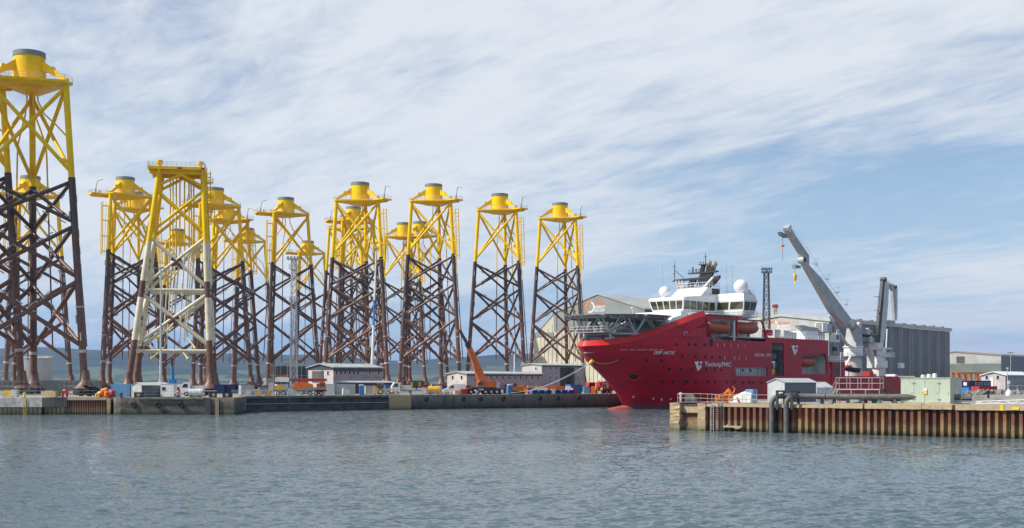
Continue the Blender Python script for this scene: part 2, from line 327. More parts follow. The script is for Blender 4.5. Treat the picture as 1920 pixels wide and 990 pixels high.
def build_water():
    nr, nc = 1050, 560
    Y = 30 * (430 / 30) ** (np.arange(nr) / (nr - 1)); U = np.linspace(-0.70, 0.70, nc)
    YY = np.repeat(Y[:, None], nc, 1); XX = U[None, :] * YY
    sp_ = YY * 0.0025                                   # grid spacing
    Z = np.zeros_like(XX); rng = np.random.RandomState(3)
    for k in range(110):
        lam = 0.36 * (1.35 / 0.36) ** rng.rand(); th = math.pi / 2 + rng.normal(0.12, 0.42); kk = 2 * math.pi / lam
        amp = 0.0070 * lam ** 0.95 * (0.5 + rng.rand()); att = np.clip((lam / sp_ - 2.5) / 3, 0, 1)
        ph = kk * (XX * math.cos(th) + YY * math.sin(th)) + rng.rand() * 6.28
        s = np.sin(ph); Z += amp * att * (s + 0.28 * np.cos(2 * ph))
    gust = np.zeros_like(XX)
    for k in range(8):
        lam = 18 + 70 * rng.rand(); th = math.pi / 2 + rng.normal(0, 0.5); gust += np.sin(2 * math.pi / lam * (XX * math.cos(th) + YY * math.sin(th)) + rng.rand() * 6.28) / 8
    Z *= np.clip(0.85 + 0.9 * gust, 0.35, 1.6)
    edge = np.clip((430 - YY) / 60, 0, 1); Z = Z * edge
    me = bpy.data.meshes.new('water'); nv = nr * nc
    me.vertices.add(nv); me.vertices.foreach_set('co', np.stack([XX, YY, Z], -1).astype(np.float32).ravel())
    i = (np.arange(nr - 1)[:, None] * nc + np.arange(nc - 1)[None, :]).ravel()
    q = np.stack([i, i + 1, i + nc + 1, i + nc], -1).ravel().astype(np.int32); nf = len(i)
    me.loops.add(nf * 4); me.loops.foreach_set('vertex_index', q)
    me.polygons.add(nf); me.polygons.foreach_set('loop_start', np.arange(nf, dtype=np.int32) * 4)
    me.polygons.foreach_set('use_smooth', np.ones(nf, bool)); me.update(calc_edges=True); me.materials.append(M['water'])
    link('water', me, None, 'structure')
    MB().add([(-14000, -3000, -0.45), (14000, -3000, -0.45), (14000, 13000, -0.45), (-14000, 13000, -0.45)], [(0, 1, 2, 3)]).build('sea', M['water'], None, kind='structure')
build_water()

QZ = 3.3                                                 # quay level
Q = [(-420, 238.5), (-54.2, 238.5), (-55.5, 258), (-27.0, 282), (23.6, 308.5), (139, 432), (760, 432), (1600, 1500), (-1600, 1500), (-900, 239)]
MB().prism([(x, y + (4.2 if i in (0, 1, 9) else 0.6 if i < 6 else 0), QZ - 3) for i, (x, y) in enumerate(Q)], (0, 0, 2.992)).build('ground', M['yard'], None, kind='structure')
PA, PB = Vector((20.7, 162.2)), Vector((56.5, 136.4)); PD = (PB - PA).normalized(); PN = Vector((PD.y, -PD.x))   # pier front line; PN points to the camera
PZ = 3.6
def pier_s(px, back):
    k = (px - 960) / F; a = PA - PN * back; return (k*a.y - a.x) / (PD.x - k*PD.y)
def pier_pt(s, back, z=PZ): p = PA + PD * s - PN * back; return Vector((p.x, p.y, z))
pier = [pier_pt(5.4, 2.3, 0), pier_pt(5.5, 0.75, 0), pier_pt(150, 0.7, 0), Vector((260, 120, 0)), Vector((190, 330, 0)), Vector((128, 300, 0)), Vector((93, 250, 0)), pier_pt(40, 30, 0), pier_pt(0.3, 26, 0), pier_pt(0.3, 2.3, 0), pier_pt(5.4, 2.3, 0)]
MB().prism([(p.x, p.y, 0.4) for p in pier[:-1]], (0, 0, PZ - 0.4 - 0.01)).build('pier_ground', M['yard'], None, kind='structure')

def hills():
    m = bpy.data.materials.new('moor_and_fields'); m.use_nodes = True; nt = m.node_tree; N = nt.nodes; L = nt.links; b = N['Principled BSDF']; b.inputs['Roughness'].default_value = 0.95
    g = N.new('ShaderNodeNewGeometry'); n = N.new('ShaderNodeTexNoise'); n.inputs['Scale'].default_value = 0.0032; n.inputs['Detail'].default_value = 5; L.new(g.outputs['Position'], n.inputs['Vector'])
    cr = N.new('ShaderNodeValToRGB'); L.new(n.outputs[0], cr.inputs[0]); e = cr.color_ramp.elements
    e[0].position = 0.36; e[0].color = (0.018, 0.028, 0.016, 1); e[1].position = 0.62; e[1].color = (0.055, 0.055, 0.032, 1)
    sp_ = N.new('ShaderNodeSeparateXYZ'); L.new(g.outputs['Position'], sp_.inputs[0])
    v = N.new('ShaderNodeTexVoronoi'); v.inputs['Scale'].default_value = 0.006; L.new(g.outputs['Position'], v.inputs['Vector'])
    c2 = N.new('ShaderNodeValToRGB'); L.new(v.outputs['Color'], c2.inputs[0]); c2.color_ramp.interpolation = 'CONSTANT'; e = c2.color_ramp.elements
    e[0].color = (0.045, 0.07, 0.028, 1); e[1].position = 0.55; e[1].color = (0.10, 0.125, 0.055, 1); x = e.new(0.3); x.color = (0.028, 0.042, 0.02, 1)
    a = N.new('ShaderNodeMath'); a.operation = 'MULTIPLY_ADD'; L.new(n.outputs[0], a.inputs[0]); a.inputs[1].default_value = 160; L.new(sp_.outputs[2], a.inputs[2])
    r = N.new('ShaderNodeMapRange'); r.inputs['From Min'].default_value = 128; r.inputs['From Max'].default_value = 160; L.new(a.outputs[0], r.inputs[0])
    mx = N.new('ShaderNodeMix'); mx.data_type = 'RGBA'; L.new(r.outputs[0], mx.inputs[0]); L.new(c2.outputs[0], mx.inputs[6]); L.new(cr.outputs[0], mx.inputs[7]); L.new(mx.outputs[2], b.inputs['Base Color'])
    prof = [(-500, 672), (-200, 662), (0, 654), (60, 653), (170, 656), (260, 660), (420, 662), (520, 664), (600, 667), (690, 674), (760, 680), (800, 676), (850, 670), (910, 666), (980, 663), (1050, 662), (1150, 664), (1300, 668), (1500, 676), (1700, 690), (1900, 700), (2100, 706), (2600, 710)]
    pxs = np.array([p[0] for p in prof]); pys = np.array([p[1] for p in prof]); D0, D1 = 5200.0, 7400.0
    nx, ny = 260, 44; xs = np.linspace(-420, 2500, nx); vs = []; fs = []
    rng = np.random.RandomState(5); ph = rng.rand(14) * 6.28
    for j in range(ny):
        t = j / (ny - 1); Y = D0 + (D1 - D0) * t * 1.25
        for i, px in enumerate(xs):
            wob = sum(math.sin((k + 1) * 0.0052 * px * 1.7 + ph[k] + t * 3 * (k % 3)) / (k + 2) for k in range(14))
            top = (HOR - np.interp(px, pxs, pys)) / F * D1 + EYE + wob * 5
            s = min(t * 1.25, 1.0); s = s * s * (3 - 2 * s); rise = 0.18 * min(1, t * 4) + 0.82 * s
            z = top * rise * (1 + 0.05 * wob * (1 - s)) if t <= 0.8 else top * (1 - (t - 0.8) * 2.2)
            vs.append((X_(px, D1) * (0.85 + 0.15 * t), Y, max(z, -2) if t > 0 else -2))
    for j in range(ny - 1):
        for i in range(nx - 1): k = j * nx + i; fs.append((k, k + 1, k + nx + 1, k + nx))
    MB().add(vs, fs).build('hills', m, None, True, 'structure')
hills()

# ------------------------------------------------------------------ quay walls
def along(a, b, t): return Vector((a[0] + (b[0] - a[0]) * t, a[1] + (b[1] - a[1]) * t, 0))
def wall_frame(a, b):
    d = Vector((b[0] - a[0], b[1] - a[1], 0)); return d.length, math.atan2(d.y, d.x)
def pan_mesh(name, w, d, z0, z1, material):
    # one corrugated steel pan: bright outer flange, two webs, half in-pans
    pts = [(-w/2, d), (-w*0.30, d), (-w*0.20, 0), (w*0.20, 0), (w*0.30, d), (w/2, d), (w/2, d + 0.03), (w*0.27, d + 0.03), (w*0.17, 0.03), (-w*0.17, 0.03), (-w*0.27, d + 0.03), (-w/2, d + 0.03)]
    return MB().prism([(x, y, z0) for x, y in pts], (0, 0, z1 - z0)).mesh(name, material)

# the long concrete deck edge on bored piles, nearest the big jacket
Lq = thing('concrete_quay', 'white streaked concrete quay edge on round piles below the big jacket', 'quay', (X_(-60, 239), 239, 0), 0)
sc_ = F / 239
for x0, x1 in ((0, 110.2), (112.2, 141)):
    MB().box(x0 / sc_, x1 / sc_, -0.6, 6, 1.45, QZ).build('deck_block', M['concrete'], Lq)
MB().hexa([(141.3/sc_, -0.55, 1.45), (182/sc_, 0.8, 1.45), (182/sc_, 6, 1.45), (141.3/sc_, 6, 1.45), (141.3/sc_, -0.55, QZ), (182/sc_, 0.8, QZ), (182/sc_, 6, QZ), (141.3/sc_, 6, QZ)]).build('deck_block', M['oldconc'], Lq)  # darker concrete paints in the shade on this angled face
pm = MB().tube((0, 0, -1), (0, 0, 1.45), 0.42, 12).mesh('pile', M['post'], True)
for i in range(22):
    o = link('pile', pm, Lq); o.location = ((6 + i * 8.0) / sc_, 0.3 if i < 17 else 1.2, 0)
MB().box(0, 182/sc_, 1.9, 3.5, -1, 1.45).build('back_wall', M['darkwall'], Lq)
ld = MB()
for dx in (0, 0.45): ld.tube((113/sc_ - 0.6 + dx, -0.72, -0.3), (113/sc_ - 0.6 + dx, -0.72, QZ), 0.04, 5)
for k in range(10): ld.tube((113/sc_ - 0.6, -0.72, 0.1 + k*0.32), (113/sc_ - 0.15, -0.72, 0.1 + k*0.32), 0.03, 5)
ld.build('ladder', M['sand'], Lq)
# short sheet-pile stretch beside it
Ls_ = thing('sheet_pile_quay', 'rusty sheet pile quay stretch between white deck edge and round concrete block', 'quay', (X_(121, 240), 240, 0), 0)
pm = pan_mesh('sheet_pile', 0.46, 0.3, -1, 2.75, M['pile'])
for i in range(17): o = link('sheet_pile', pm, Ls_); o.location = (0.3 + i * 0.46, 0, 0)
MB().box(0, 8.2, -0.12, 5, 2.75, QZ + 0.02).build('coping', M['sandcap'], Ls_)
MB().box(8.2, 8.9, -0.1, 3, -1, 3.1).build('end_post', M['post'], Ls_)
MB().box(0, 9, 0.45, 3, -1, 2.75).build('back_wall', M['darkwall'], Ls_)
# rounded concrete blocks
Lb = thing('quay_block', 'weathered round-ended concrete quay block with green weed along the waterline', 'quay', (X_(208, 238), 237.6, 0), 0)
pts = [(0.0, 4, -1), (0.15, 1.6, -1), (0.8, 0.5, -1), (2.0, 0, -1), (18.2, 0, -1), (18.2, 9, -1), (0, 9, -1)]
MB().prism(pts, (0, 0, 4.3)).build('wall', M['tidewall'], Lb)
MB().box(5.3, 18.0, -0.35, 0.02, 2.95, 3.32).build('coping', M['oldconc'], Lb)
Lb2 = thing('quay_block', 'narrow concrete quay corner block with pale vertical timber fenders', 'quay', (X_(386, 238), 237.6, 0), 0)
MB().box(0.02, 5.6, -0.15, 9, -1, 3.28).build('wall', M['tidewall'], Lb2)
MB().box(0.0, 1.1, -0.5, -0.15, -1, 3.1).build('recess_plate', M['darkwall'], Lb2)
for dx in (2.05, 2.4): MB().box(dx, dx + 0.22, -0.4, -0.15, -0.6, 3.2).build('fender_timber', M['sandcap'], Lb2)
# dark inner wall
a, b = Q[2], Q[3]; ln, rz = wall_frame(a, b)
Lm = thing('masonry_quay', 'dark masonry inner quay wall with pale waling line', 'quay', (a[0], a[1], 0), rz)
MB().hexa([(-2, -0.9, -1), (ln + 1, -0.9, -1), (ln + 1, 3, -1), (-2, 3, -1), (-2, 0, 2.85), (ln + 1, 0, 2.85), (ln + 1, 3, 2.85), (-2, 3, 2.85)]).build('wall', M['darkwall'], Lm)
MB().box(-2, ln + 1, -0.45, 3, 2.85, 3.31).build('coping', M['oldconc'], Lm)
MB().box(-2, ln, -0.52, -0.15, 1.62, 1.72).build('waling', M['concrete'], Lm)
# long concrete wall towards the ship
a, b = Q[3], Q[4]; ln, rz = wall_frame(a, b)
Lw = thing('concrete_quay', 'long dark stained concrete quay wall under the orange mobile crane', 'quay', (a[0], a[1], 0), rz)
n = 9
for i in range(n): MB().box(ln*i/n + (0.04 if i else 3.9), ln*(i+1)/n - 0.04, -0.1, 3, -1, 3.305).build('wall_panel', M['tidewall2'], Lw)
MB().box(-1.5, 3.86, -1.1, 3.0, -1, 3.25).build('buttress', M['post'], Lw)
MB().box(0, ln, 0.0, 0.8, -1, 3.2).build('joint_filler', M['darkwall'], Lw)
a, b = Q[4], Q[5]; ln, rz = wall_frame(a, b)
Lx = thing('ship_berth_wall', 'concrete berth wall the red ship lies along', 'quay', (a[0], a[1], 0), rz)
MB().box(0.05, ln, -0.1, 3, -1, 3.305).build('wall', M['tidewall2'], Lx)
for i in range(12): MB().tube((6 + i*12, -0.7, 0.4), (6 + i*12, -0.7, 2.6), 0.55, 12).build('rubber_fender', M['black'], Lx, True)

def quay_ladder(parent, x, y, z1, m):
    l = MB()
    for dx in (0, 0.42): l.tube((x + dx, y, -0.3), (x + dx, y, z1), 0.045, 5)
    for k in range(int(z1 / 0.3)): l.tube((x, y, 0.15 + k*0.3), (x + 0.42, y, 0.15 + k*0.3), 0.03, 5)
    l.build('ladder', m, parent)
for x in (12.5, 14.7, 33): quay_ladder(Lw, x, -0.22, 3.35, M['pipe'])
for x in (9.5, 24): quay_ladder(Lm, x, -0.95, 2.9, M['pipe'])
tyre = MB().pipe([(0.42*math.cos(R(a)), 0, 0.42*math.sin(R(a))) for a in range(0, 361, 30)], 0.15, 8).mesh('tyre_fender', M['black'], True)
for par, xs, y, z in ((Lw, (8, 17.5, 22, 28, 38, 43, 49), -0.3, 2.3), (Lb, (4.5, 9.2, 13.6), -0.2, 1.9)):
    for x in xs:
        o = link('tyre_fender', tyre, par); o.location = (x, y, z); MB().tube((x, y, z + 0.4), (x, y + 0.12, 3.3), 0.025, 4).build('fender_chain', M['dark'], par)
# ------------------------------------------------------------------ pier in front on the right
rzp = math.atan2(PD.y, PD.x)
Pr = thing('sheet_pile_pier', 'sandy concrete and rusty sheet pile pier in front of the red ship', 'pier', (PA.x, PA.y, 0), rzp)
# local: x along the front, -y to the camera
def jag(x0, x1, y0, y1, z0, z1, nz=14, amp=0.16, seed=1):
    # broken post: uneven edges
    rg = random.Random(seed); vs = []; fs = []
    for k in range(nz + 1):
        z = z0 + (z1 - z0) * k / nz; e = (rg.random() - 0.5) * amp * (1 if k > nz*0.42 else 0.1); e2 = (rg.random() - 0.5) * amp * 0.7 * (1 if k > nz*0.42 else 0.1)
        vs += [(x0 + e2*0.4, y0 + e*0.5, z), (x1 + e, y0 + e2, z), (x1 + e, y1, z), (x0 + e2*0.4, y1, z)]
    for k in range(nz):
        o = k*4
        for i in range(4): fs.append((o+i, o+(i+1) % 4, o+4+(i+1) % 4, o+4+i))
    fs += [(3, 2, 1, 0), (nz*4, nz*4+1, nz*4+2, nz*4+3)]
    return MB().add(vs, fs)
jag(0.0, 1.42, 0, 3.2, -1, 3.55, seed=4, amp=0.3).build('corner_post', M['post'], Pr)
jag(4.05, 5.15, 0, 2.2, -1, 3.52, seed=9, amp=0.14).build('concrete_post', M['post'], Pr)
MB().box(1.3, 4.1, 0.75, 2.4, 2.3, 3.42).build('capping_beam', M['sandcap'], Pr)
MB().box(1.3, 4.1, 0.55, 2.4, 2.16, 2.27).build('waling', M['black'], Pr)
MB().box(1.3, 4.1, 0.9, 2.4, -1, 2.16).build('infill_wall', M['pile'], Pr)
MB().box(0.6, 5.6, 0.35, 2.4, 3.56, 3.66).build('deck_plate', M['pipe'], Pr)
PW = 0.86; pms = [pan_mesh('sheet_pile', PW, 0.56, -1, 3.08, M[k]) for k in ('pile', 'pile', 'pile_b', 'pile_c')]; npan = 66
for i in range(npan):
    o = link('sheet_pile', random.choice(pms), Pr); o.location = (5.95 + i * PW, (random.random() - 0.5) * 0.05, (random.random() - 0.5) * 0.03)
MB().box(5.4, 5.6 + npan * PW, 0.66, 3.0, -1, 3.0).build('back_wall', M['darkwall'], Pr)
x = 5.3; rg = random.Random(12)
caps = [(5.3, 15.0, 0.05, 3.12, 3.50), (15.06, 22.3, 0.12, 3.12, 3.52), (22.4, 26.0, -0.28, 3.12, 3.72), (26.2, 32.9, -0.22, 3.12, 3.74), (33.0, 36.4, -0.35, 3.14, 3.70), (36.75, 41.8, -0.25, 3.10, 3.72), (41.95, 62, -0.3, 3.12, 3.74)]
for x0, x1, yf, z0, z1 in caps:
    jag2 = MB(); n = max(4, int((x1 - x0) / 0.7)); vs = []; fs = []
    for k in range(n + 1):
        xx = x0 + (x1 - x0) * k / n; e = (rg.random() - 0.5) * 0.07; e2 = (rg.random() - 0.5) * 0.05
        vs += [(xx, yf + e, z0 + e2), (xx, yf + e * 0.6, z1 + e2 * 0.5), (xx, 1.9, z1), (xx, 1.9, z0)]
    for k in range(n):
        o = k*4
        for i in range(4): fs.append((o+i, o+(i+1) % 4, o+4+(i+1) % 4, o+4+i))
    fs += [(0, 1, 2, 3), (n*4+3, n*4+2, n*4+1, n*4)]
    jag2.add(vs, fs).build('coping_beam', M['sandcap'], Pr)
MB().box(41.7, 42.05, -0.36, 0.3, 3.1, 3.76).build('paint_mark', M['sand'], Pr)
MB().box(42.9, 43.7, -0.38, -0.26, 3.2, 3.5).build('paint_mark', M['sand'], Pr)
fl = MB().box(7.9, 10.4, -0.35, 0.1, 0.52, 0.72); fl.box(8.3, 8.6, -0.3, 0.1, 0.72, 0.86).box(9.4, 10.1, -0.3, 0.1, 0.36, 0.52); fl.build('fender_timber', M['sandcap'], Pr)
for lx, zt in ((6.0, 3.5), (7.05, 4.7)):
    ld = MB()
    for dx in (0, 0.42): ld.tube((lx + dx, -0.12, -0.3), (lx + dx, -0.12, zt), 0.045, 6)
    for k in range(12): ld.tube((lx, -0.12, 0.25 + k*0.28), (lx + 0.42, -0.12, 0.25 + k*0.28), 0.03, 5)
    if zt > 4: ld.tube((lx, -0.12, zt), (lx + 0.42, -0.12, zt), 0.045, 6).tube((lx, -0.12, zt), (lx, 0.7, zt), 0.04, 5).tube((lx + .42, -0.12, zt), (lx + .42, 0.7, zt), 0.04, 5).tube((lx, 0.7, zt), (lx, 0.7, 3.5), 0.04, 5).tube((lx+.42, 0.7, zt), (lx+.42, 0.7, 3.5), 0.04, 5)
    ld.build('ladder', M['rail'] if zt < 4 else M['pipe'], Pr)
MB().rail([(0.9, 0.5, 3.62), (4.2, 0.5, 3.62), (6.3, 0.45, 3.55)], 1.15, 0.03, 1.3).rail([(6.3, 0.45, 3.52), (14.0, 0.45, 3.52)], 1.15, 0.03, 1.9).rail([(4.6, 3.0, 3.55), (7.6, 3.0, 3.55)], 1.1, 0.03, 0.5).build('railing', M['rail'], Pr)
MB().tube((1.15, 0.9, 3.6), (1.15, 0.9, 4.95), 0.17, 12).tube((0.7, 0.9, 4.72), (1.6, 0.9, 4.72), 0.06, 8).build('bollard', M['offwhite'], Pr, True)
MB().prism([(1.7, 1.2, 3.6), (3.5, 1.2, 3.6), (2.7, 1.2, 4.75), (1.75, 1.2, 4.8)], (0, 0.4, 0)).build('winch_plate', M['pipe'], Pr)
# big discharge pipes that bend over the edge
def goose(x0, first, name_label):
    t = thing('discharge_pipe', name_label, 'pipe', (PA.x, PA.y, 0), rzp, 'discharge pipes over the pier edge')
    pts = [(x0, -0.62, -0.8), (x0, -0.62, 3.6)]
    for k in range(1, 8): a = k / 8 * math.pi / 2; pts.append((x0 + 0.85 * (1 - math.cos(a)), -0.62 + 1.0 * (1 - math.cos(a)), 3.6 + 0.95 * math.sin(a)))
    pts += [(x0 + 0.9, 0.45, 4.55), (x0 + 2.5, 1.0 if first else 0.75, 4.55)]
    if not first: pts += [(x0 + 4.5, 0.8, 4.55)]
    MB().pipe(pts, 0.33, 16).build('pipe_run', M['pipe'], t, True)
    MB().box(x0 + 0.65, x0 + 0.95, -0.9, -0.7, 2.9, 5.2).box(x0 + 0.65, x0 + 0.95, 1.2, 1.4, 3.5, 5.2).box(x0 + 0.65, x0 + 0.95, -0.9, 1.4, 5.05, 5.25).build('support_frame', M['dark'], t)
    return t
goose(14.6, True, 'grey discharge pipe bending into the water, the one nearer the orange net')
goose(16.5, False, 'grey discharge pipe bending into the water under the grey shed')
t = thing('pipeline', 'long dark grey horizontal pipeline on saddles along the pier top', 'pipe', (PA.x, PA.y, 0), rzp)
MB().pipe([(19.6, 0.85, 4.52), (23, 1.1, 4.52), (27, 1.6, 4.52), (31.5, 2.6, 4.5), (36, 4.5, 4.5)], 0.36, 16).build('pipe_run', M['pipe'], t, True)
for k, xx in enumerate((20.4, 21.9, 23.6, 25.4, 27.4, 29.2)):
    MB().prism([(xx - .25, 1.0 + .06*(xx-20), 3.5), (xx + .25, 1.0 + .06*(xx-20), 3.5), (xx + .12, 1.0 + .06*(xx-20), 4.25), (xx - .12, 1.0 + .06*(xx-20), 4.25)], (0, 0.3, 0)).build('saddle', M['pipe'], t)
# stepover platform above the pipeline
t = thing('stepover_platform', 'railed steel walkway with stairs crossing the pier pipeline', 'walkway', (PA.x, PA.y, 0), rzp)
g0, g1, gy, gz = 21.6, 27.1, 2.6, 5.45
MB().box(g0, g1, gy, gy + 1.1, gz - 0.12, gz).build('deck', M['rail'], t)
MB().rail([(g0, gy, gz), (g1, gy, gz)], 1.35, 0.035, 1.35).rail([(g0, gy + 1.1, gz), (g1, gy + 1.1, gz)], 1.35, 0.035, 1.35).build('railing', M['rail'], t)
for xx in (g0 + .1, 23.5, 25.3, g1 - .1):
    for yy in (gy + .05, gy + 1.05): MB().tube((xx, yy, 3.55), (xx, yy, gz - .1), 0.06, 6).build('leg', M['rail'], t)
st = MB()
for yy in (gy, gy + 1.0): st.tube((g0 - 1.0, yy, 3.6), (g0, yy, gz), 0.06, 6); st.tube((g0 - 1.0, yy, 4.7), (g0, yy, gz + 1.1), 0.035, 5)
for k in range(7): st.box(g0 - 1.0 + k*0.15, g0 - 0.75 + k*0.15, gy, gy + 1.0, 3.78 + k*0.25, 3.82 + k*0.25)
st.build('stairs', M['rail'], t)
st = MB()
for yy in (gy, gy + 1.0): st.tube((g1 + 1.8, yy, 3.6), (g1, yy, gz), 0.09, 6); st.tube((g1 + 1.8, yy, 4.9), (g1, yy, gz + 1.4), 0.045, 5)
for k in range(9): st.box(g1 + k*0.19, g1 + k*0.19 + 0.25, gy, gy + 1.0, gz - 0.1 - k*0.19, gz - 0.06 - k*0.19)
st.build('stairs', M['dark'], t)

# pale green electrical cabinet
t = thing('substation_cabinet', 'pale green double-door electrical cabinet on the pier edge', 'cabinet', (PA.x, PA.y, 0), rzp)
gx, gy, gw, gd, gz0, gz1 = 29.7, 2.3, 5.75, 4.6, 3.76, 6.7
MB().box(gx - 0.5, gx + gw + 1.0, gy - 1.2, gy + gd, 3.5, 3.75).build('plinth', M['sandcap'], t)
MB().box(gx, gx + gw, gy, gy + gd, gz0, gz1).build('body', M['sage'], t)
MB().box(gx - 0.08, gx + gw + 0.08, gy - 0.08, gy + gd + 0.08, gz1, gz1 + 0.1).build('roof', M['sage'], t)
for k in range(2):
    for j in range(2):
        x0 = gx + 0.3 + k*2.95 + j*1.28
        d = MB().box(x0, x0 + 1.24, gy - 0.05, gy, gz0 + 0.12, gz1 - 0.12).build('door', M['sage'], t)
        MB().box(x0 + 1.0, x0 + 1.05, gy - 0.09, gy - 0.05, gz0 + 1.1, gz0 + 1.3).build('handle', M['rim'], d)
    for zz in (gz0 + 0.45, gz1 - 0.6): MB().box(gx + 0.3 + k*2.95 + 1.0, gx + 0.3 + k*2.95 + 1.5, gy - 0.1, gy - 0.075, zz, zz + 0.05).box(gx + 0.3 + k*2.95 + 1.22, gx + 0.3 + k*2.95 + 1.28, gy - 0.1, gy - 0.075, zz - 0.12, zz + 0.16).build('hinge', M['rim'], t)
MB().box(gx + 2.72, gx + 3.12, gy - 0.1, gy - 0.06, gz0 + 1.45, gz0 + 1.8).build('notice', M['signw'], t)
MB().box(gx + 2.72, gx + 3.12, gy - 0.1, gy - 0.06, gz0 + 1.1, gz0 + 1.42).build('notice', M['sand'], t)
MB().box(gx + gw, gx + gw + 0.05, gy + 1.8, gy + 3.2, gz0 + 0.1, gz1 - 0.2).build('side_door', M['sage'], t)
MB().box(gx + gw + 0.05, gx + gw + 0.07, gy + 2.2, gy + 2.6, gz0 + 1.0, gz0 + 1.7).build('notice', M['signw'], t)

ALPHA = R(47)
# gabled sheds and offices share this frame: +x runs away along the long side, +y along the gable; camera sees x=0 and y=0
def gable(t, ln, wd, eave, ridge, mside, mgable, mroof, over=0.25, base=0.0, rt=0.12):
    MB().box(0, ln, 0, 0.15, base, eave).box(0, ln, wd - 0.15, wd, base, eave).build('side_wall', mside, t)
    for x0 in (0.002, ln - 0.152): MB().prism([(x0, 0.151, base), (x0, wd - 0.151, base), (x0, wd - 0.151, eave), (x0, wd/2, ridge), (x0, 0.151, eave)], (0.15, 0, 0)).build('gable_wall', mgable, t)
    for yy in (-0.03, wd - 0.16): MB().box(-0.03, 0.0, yy, yy + 0.19, base, eave).build('corner_trim', mgable, t)
    sl = (ridge - eave) / (wd / 2)
    MB().prism([(-over, -over, eave - sl*over), (-over, wd/2, ridge), (-over, wd + over, eave - sl*over), (-over, wd + over, eave - sl*over + rt), (-over, wd/2, ridge + rt), (-over, -over, eave - sl*over + rt)], (ln + 2*over, 0, 0)).build('roof', mroof, t)
p = W(1471, 752, 165)
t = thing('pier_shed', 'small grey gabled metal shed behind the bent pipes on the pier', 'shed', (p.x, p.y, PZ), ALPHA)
gable(t, 8.4, 2.55, 2.65, 3.15, M['hallshade'], M['shed'], M['shed'], 0.18, rt=0.06)  # dark side wall is painted shade, the gable keeps the plain sheet colour
MB().box(-0.04, 0, 0.5, 1.5, 0.05, 2.1).build('door', M['shed'], t)
M['hallshed'] = M['shed']
p = W(1531, 748, 178)
t = thing('storage_tent', 'white sheeted store beside the grey pier shed', 'tent', (p.x, p.y, PZ), ALPHA)
MB().prism([(0, 0, 0), (0, 2.6, 0), (0, 2.6, 1.9), (0, 1.3, 2.7), (0, 0, 1.9)], (5, 0, 0)).build('cover', M['tarp'], t)
# orange net heap and tarpaulin on the pier
p = pier_pt(pier_s(1366, 1.5), 1.5)
t = thing('net_heap', 'tangled orange net and hose heap on the pier', 'net', p, rzp)
nm = MB(); rg = random.Random(3)
for k in range(46):
    c = Vector((rg.gauss(0, 0.75), rg.gauss(0, 0.35), 0)); hmax = 1.75 - abs(c.x)*0.55; c.z = 0.15 + rg.random()*max(0.3, hmax - 0.2)
    a0 = rg.random()*6.28; r0 = 0.22 + rg.random()*0.32; ax = Vector((rg.gauss(0, 1), rg.gauss(0, 1), rg.gauss(0, 0.6))).normalized(); e = ax.orthogonal().normalized(); f2 = ax.cross(e)
    nm.path([c + e*r0*math.cos(a0 + q*0.7) + f2*r0*math.sin(a0 + q*0.7)*0.8 for q in range(8)], 0.075, 5)
nm.build('net', M['ropeo'], t, True)
p = pier_pt(pier_s(1394, 1.7), 1.7)
t = thing('tarpaulin_load', 'grey-white tarpaulin thrown over a load next to the orange net', 'tarpaulin', p, rzp)
rg = random.Random(5); vs = []; fs = []; nx, ny = 16, 8
for j in range(ny):
    for i in range(nx):
        u = i/(nx-1); v = j/(ny-1); base = min(1, max(0, (u*1.6))) ** 0.7 * (1 - max(0, u - 0.85)*2.2)
        edge = 0 if i in (0, nx-1) or j in (0, ny-1) else 1
        vs.append((-1.7 + u*3.3, -0.9 + v*1.8, edge * (0.35 + 1.15*base) * (0.75 + 0.25*math.sin(v*math.pi)) + rg.random()*0.12*edge))
for j in range(ny-1):
    for i in range(nx-1): k = j*nx + i; fs.append((k, k+1, k+nx+1, k+nx))
MB().add(vs, fs).build('sheet', M['tarp'], t)
MB().box(0.5, 1.5, -0.5, 0.9, 0, 1.75).build('blue_top', M['skyblue'], t)
p = pier_pt(27.4, 2.0)
t = thing('pump_skid', 'red and green pump valves under the walkway on the pier', 'pump', p, rzp)
MB().lathe([(0.3, 0), (0.3, 0.5), (0.5, 0.55), (0.5, 0.85), (0.2, 0.95)], (-2.0, 0.2), 14).build('valve_body', M['redp'], t, True)
MB().lathe([(0.3, 0), (0.35, 1.0), (0.15, 1.2)], (-0.9, 0.3), 12).build('pump_casing', M['green'], t, True)
MB().box(-4.2, -2.8, 0.2, 1.2, 0, 0.75).build('motor_housing', M['craneg'], t)

# ------------------------------------------------------------------ wind turbine jackets
UC = {}
def unit_cyl(material, n=16):
    key = (material.name, n)
    if key not in UC: UC[key] = MB().tube((0, 0, 0), (0, 0, 1), 1.0, n).mesh('tube', material, True)
    return UC[key]
def member(name, a, b, r, material, parent, n=16):
    a = Vector(a); b = Vector(b); d = b - a
    o = link(name, unit_cyl(material, n), parent); o.location = a
    o.rotation_mode = 'QUATERNION'; o.rotation_quaternion = d.normalized().to_track_quat('Z', 'Y'); o.scale = (r, r, d.length)
    return o
MC = {}
def cached(key, fn):
    if key not in MC: MC[key] = fn()
    return MC[key]

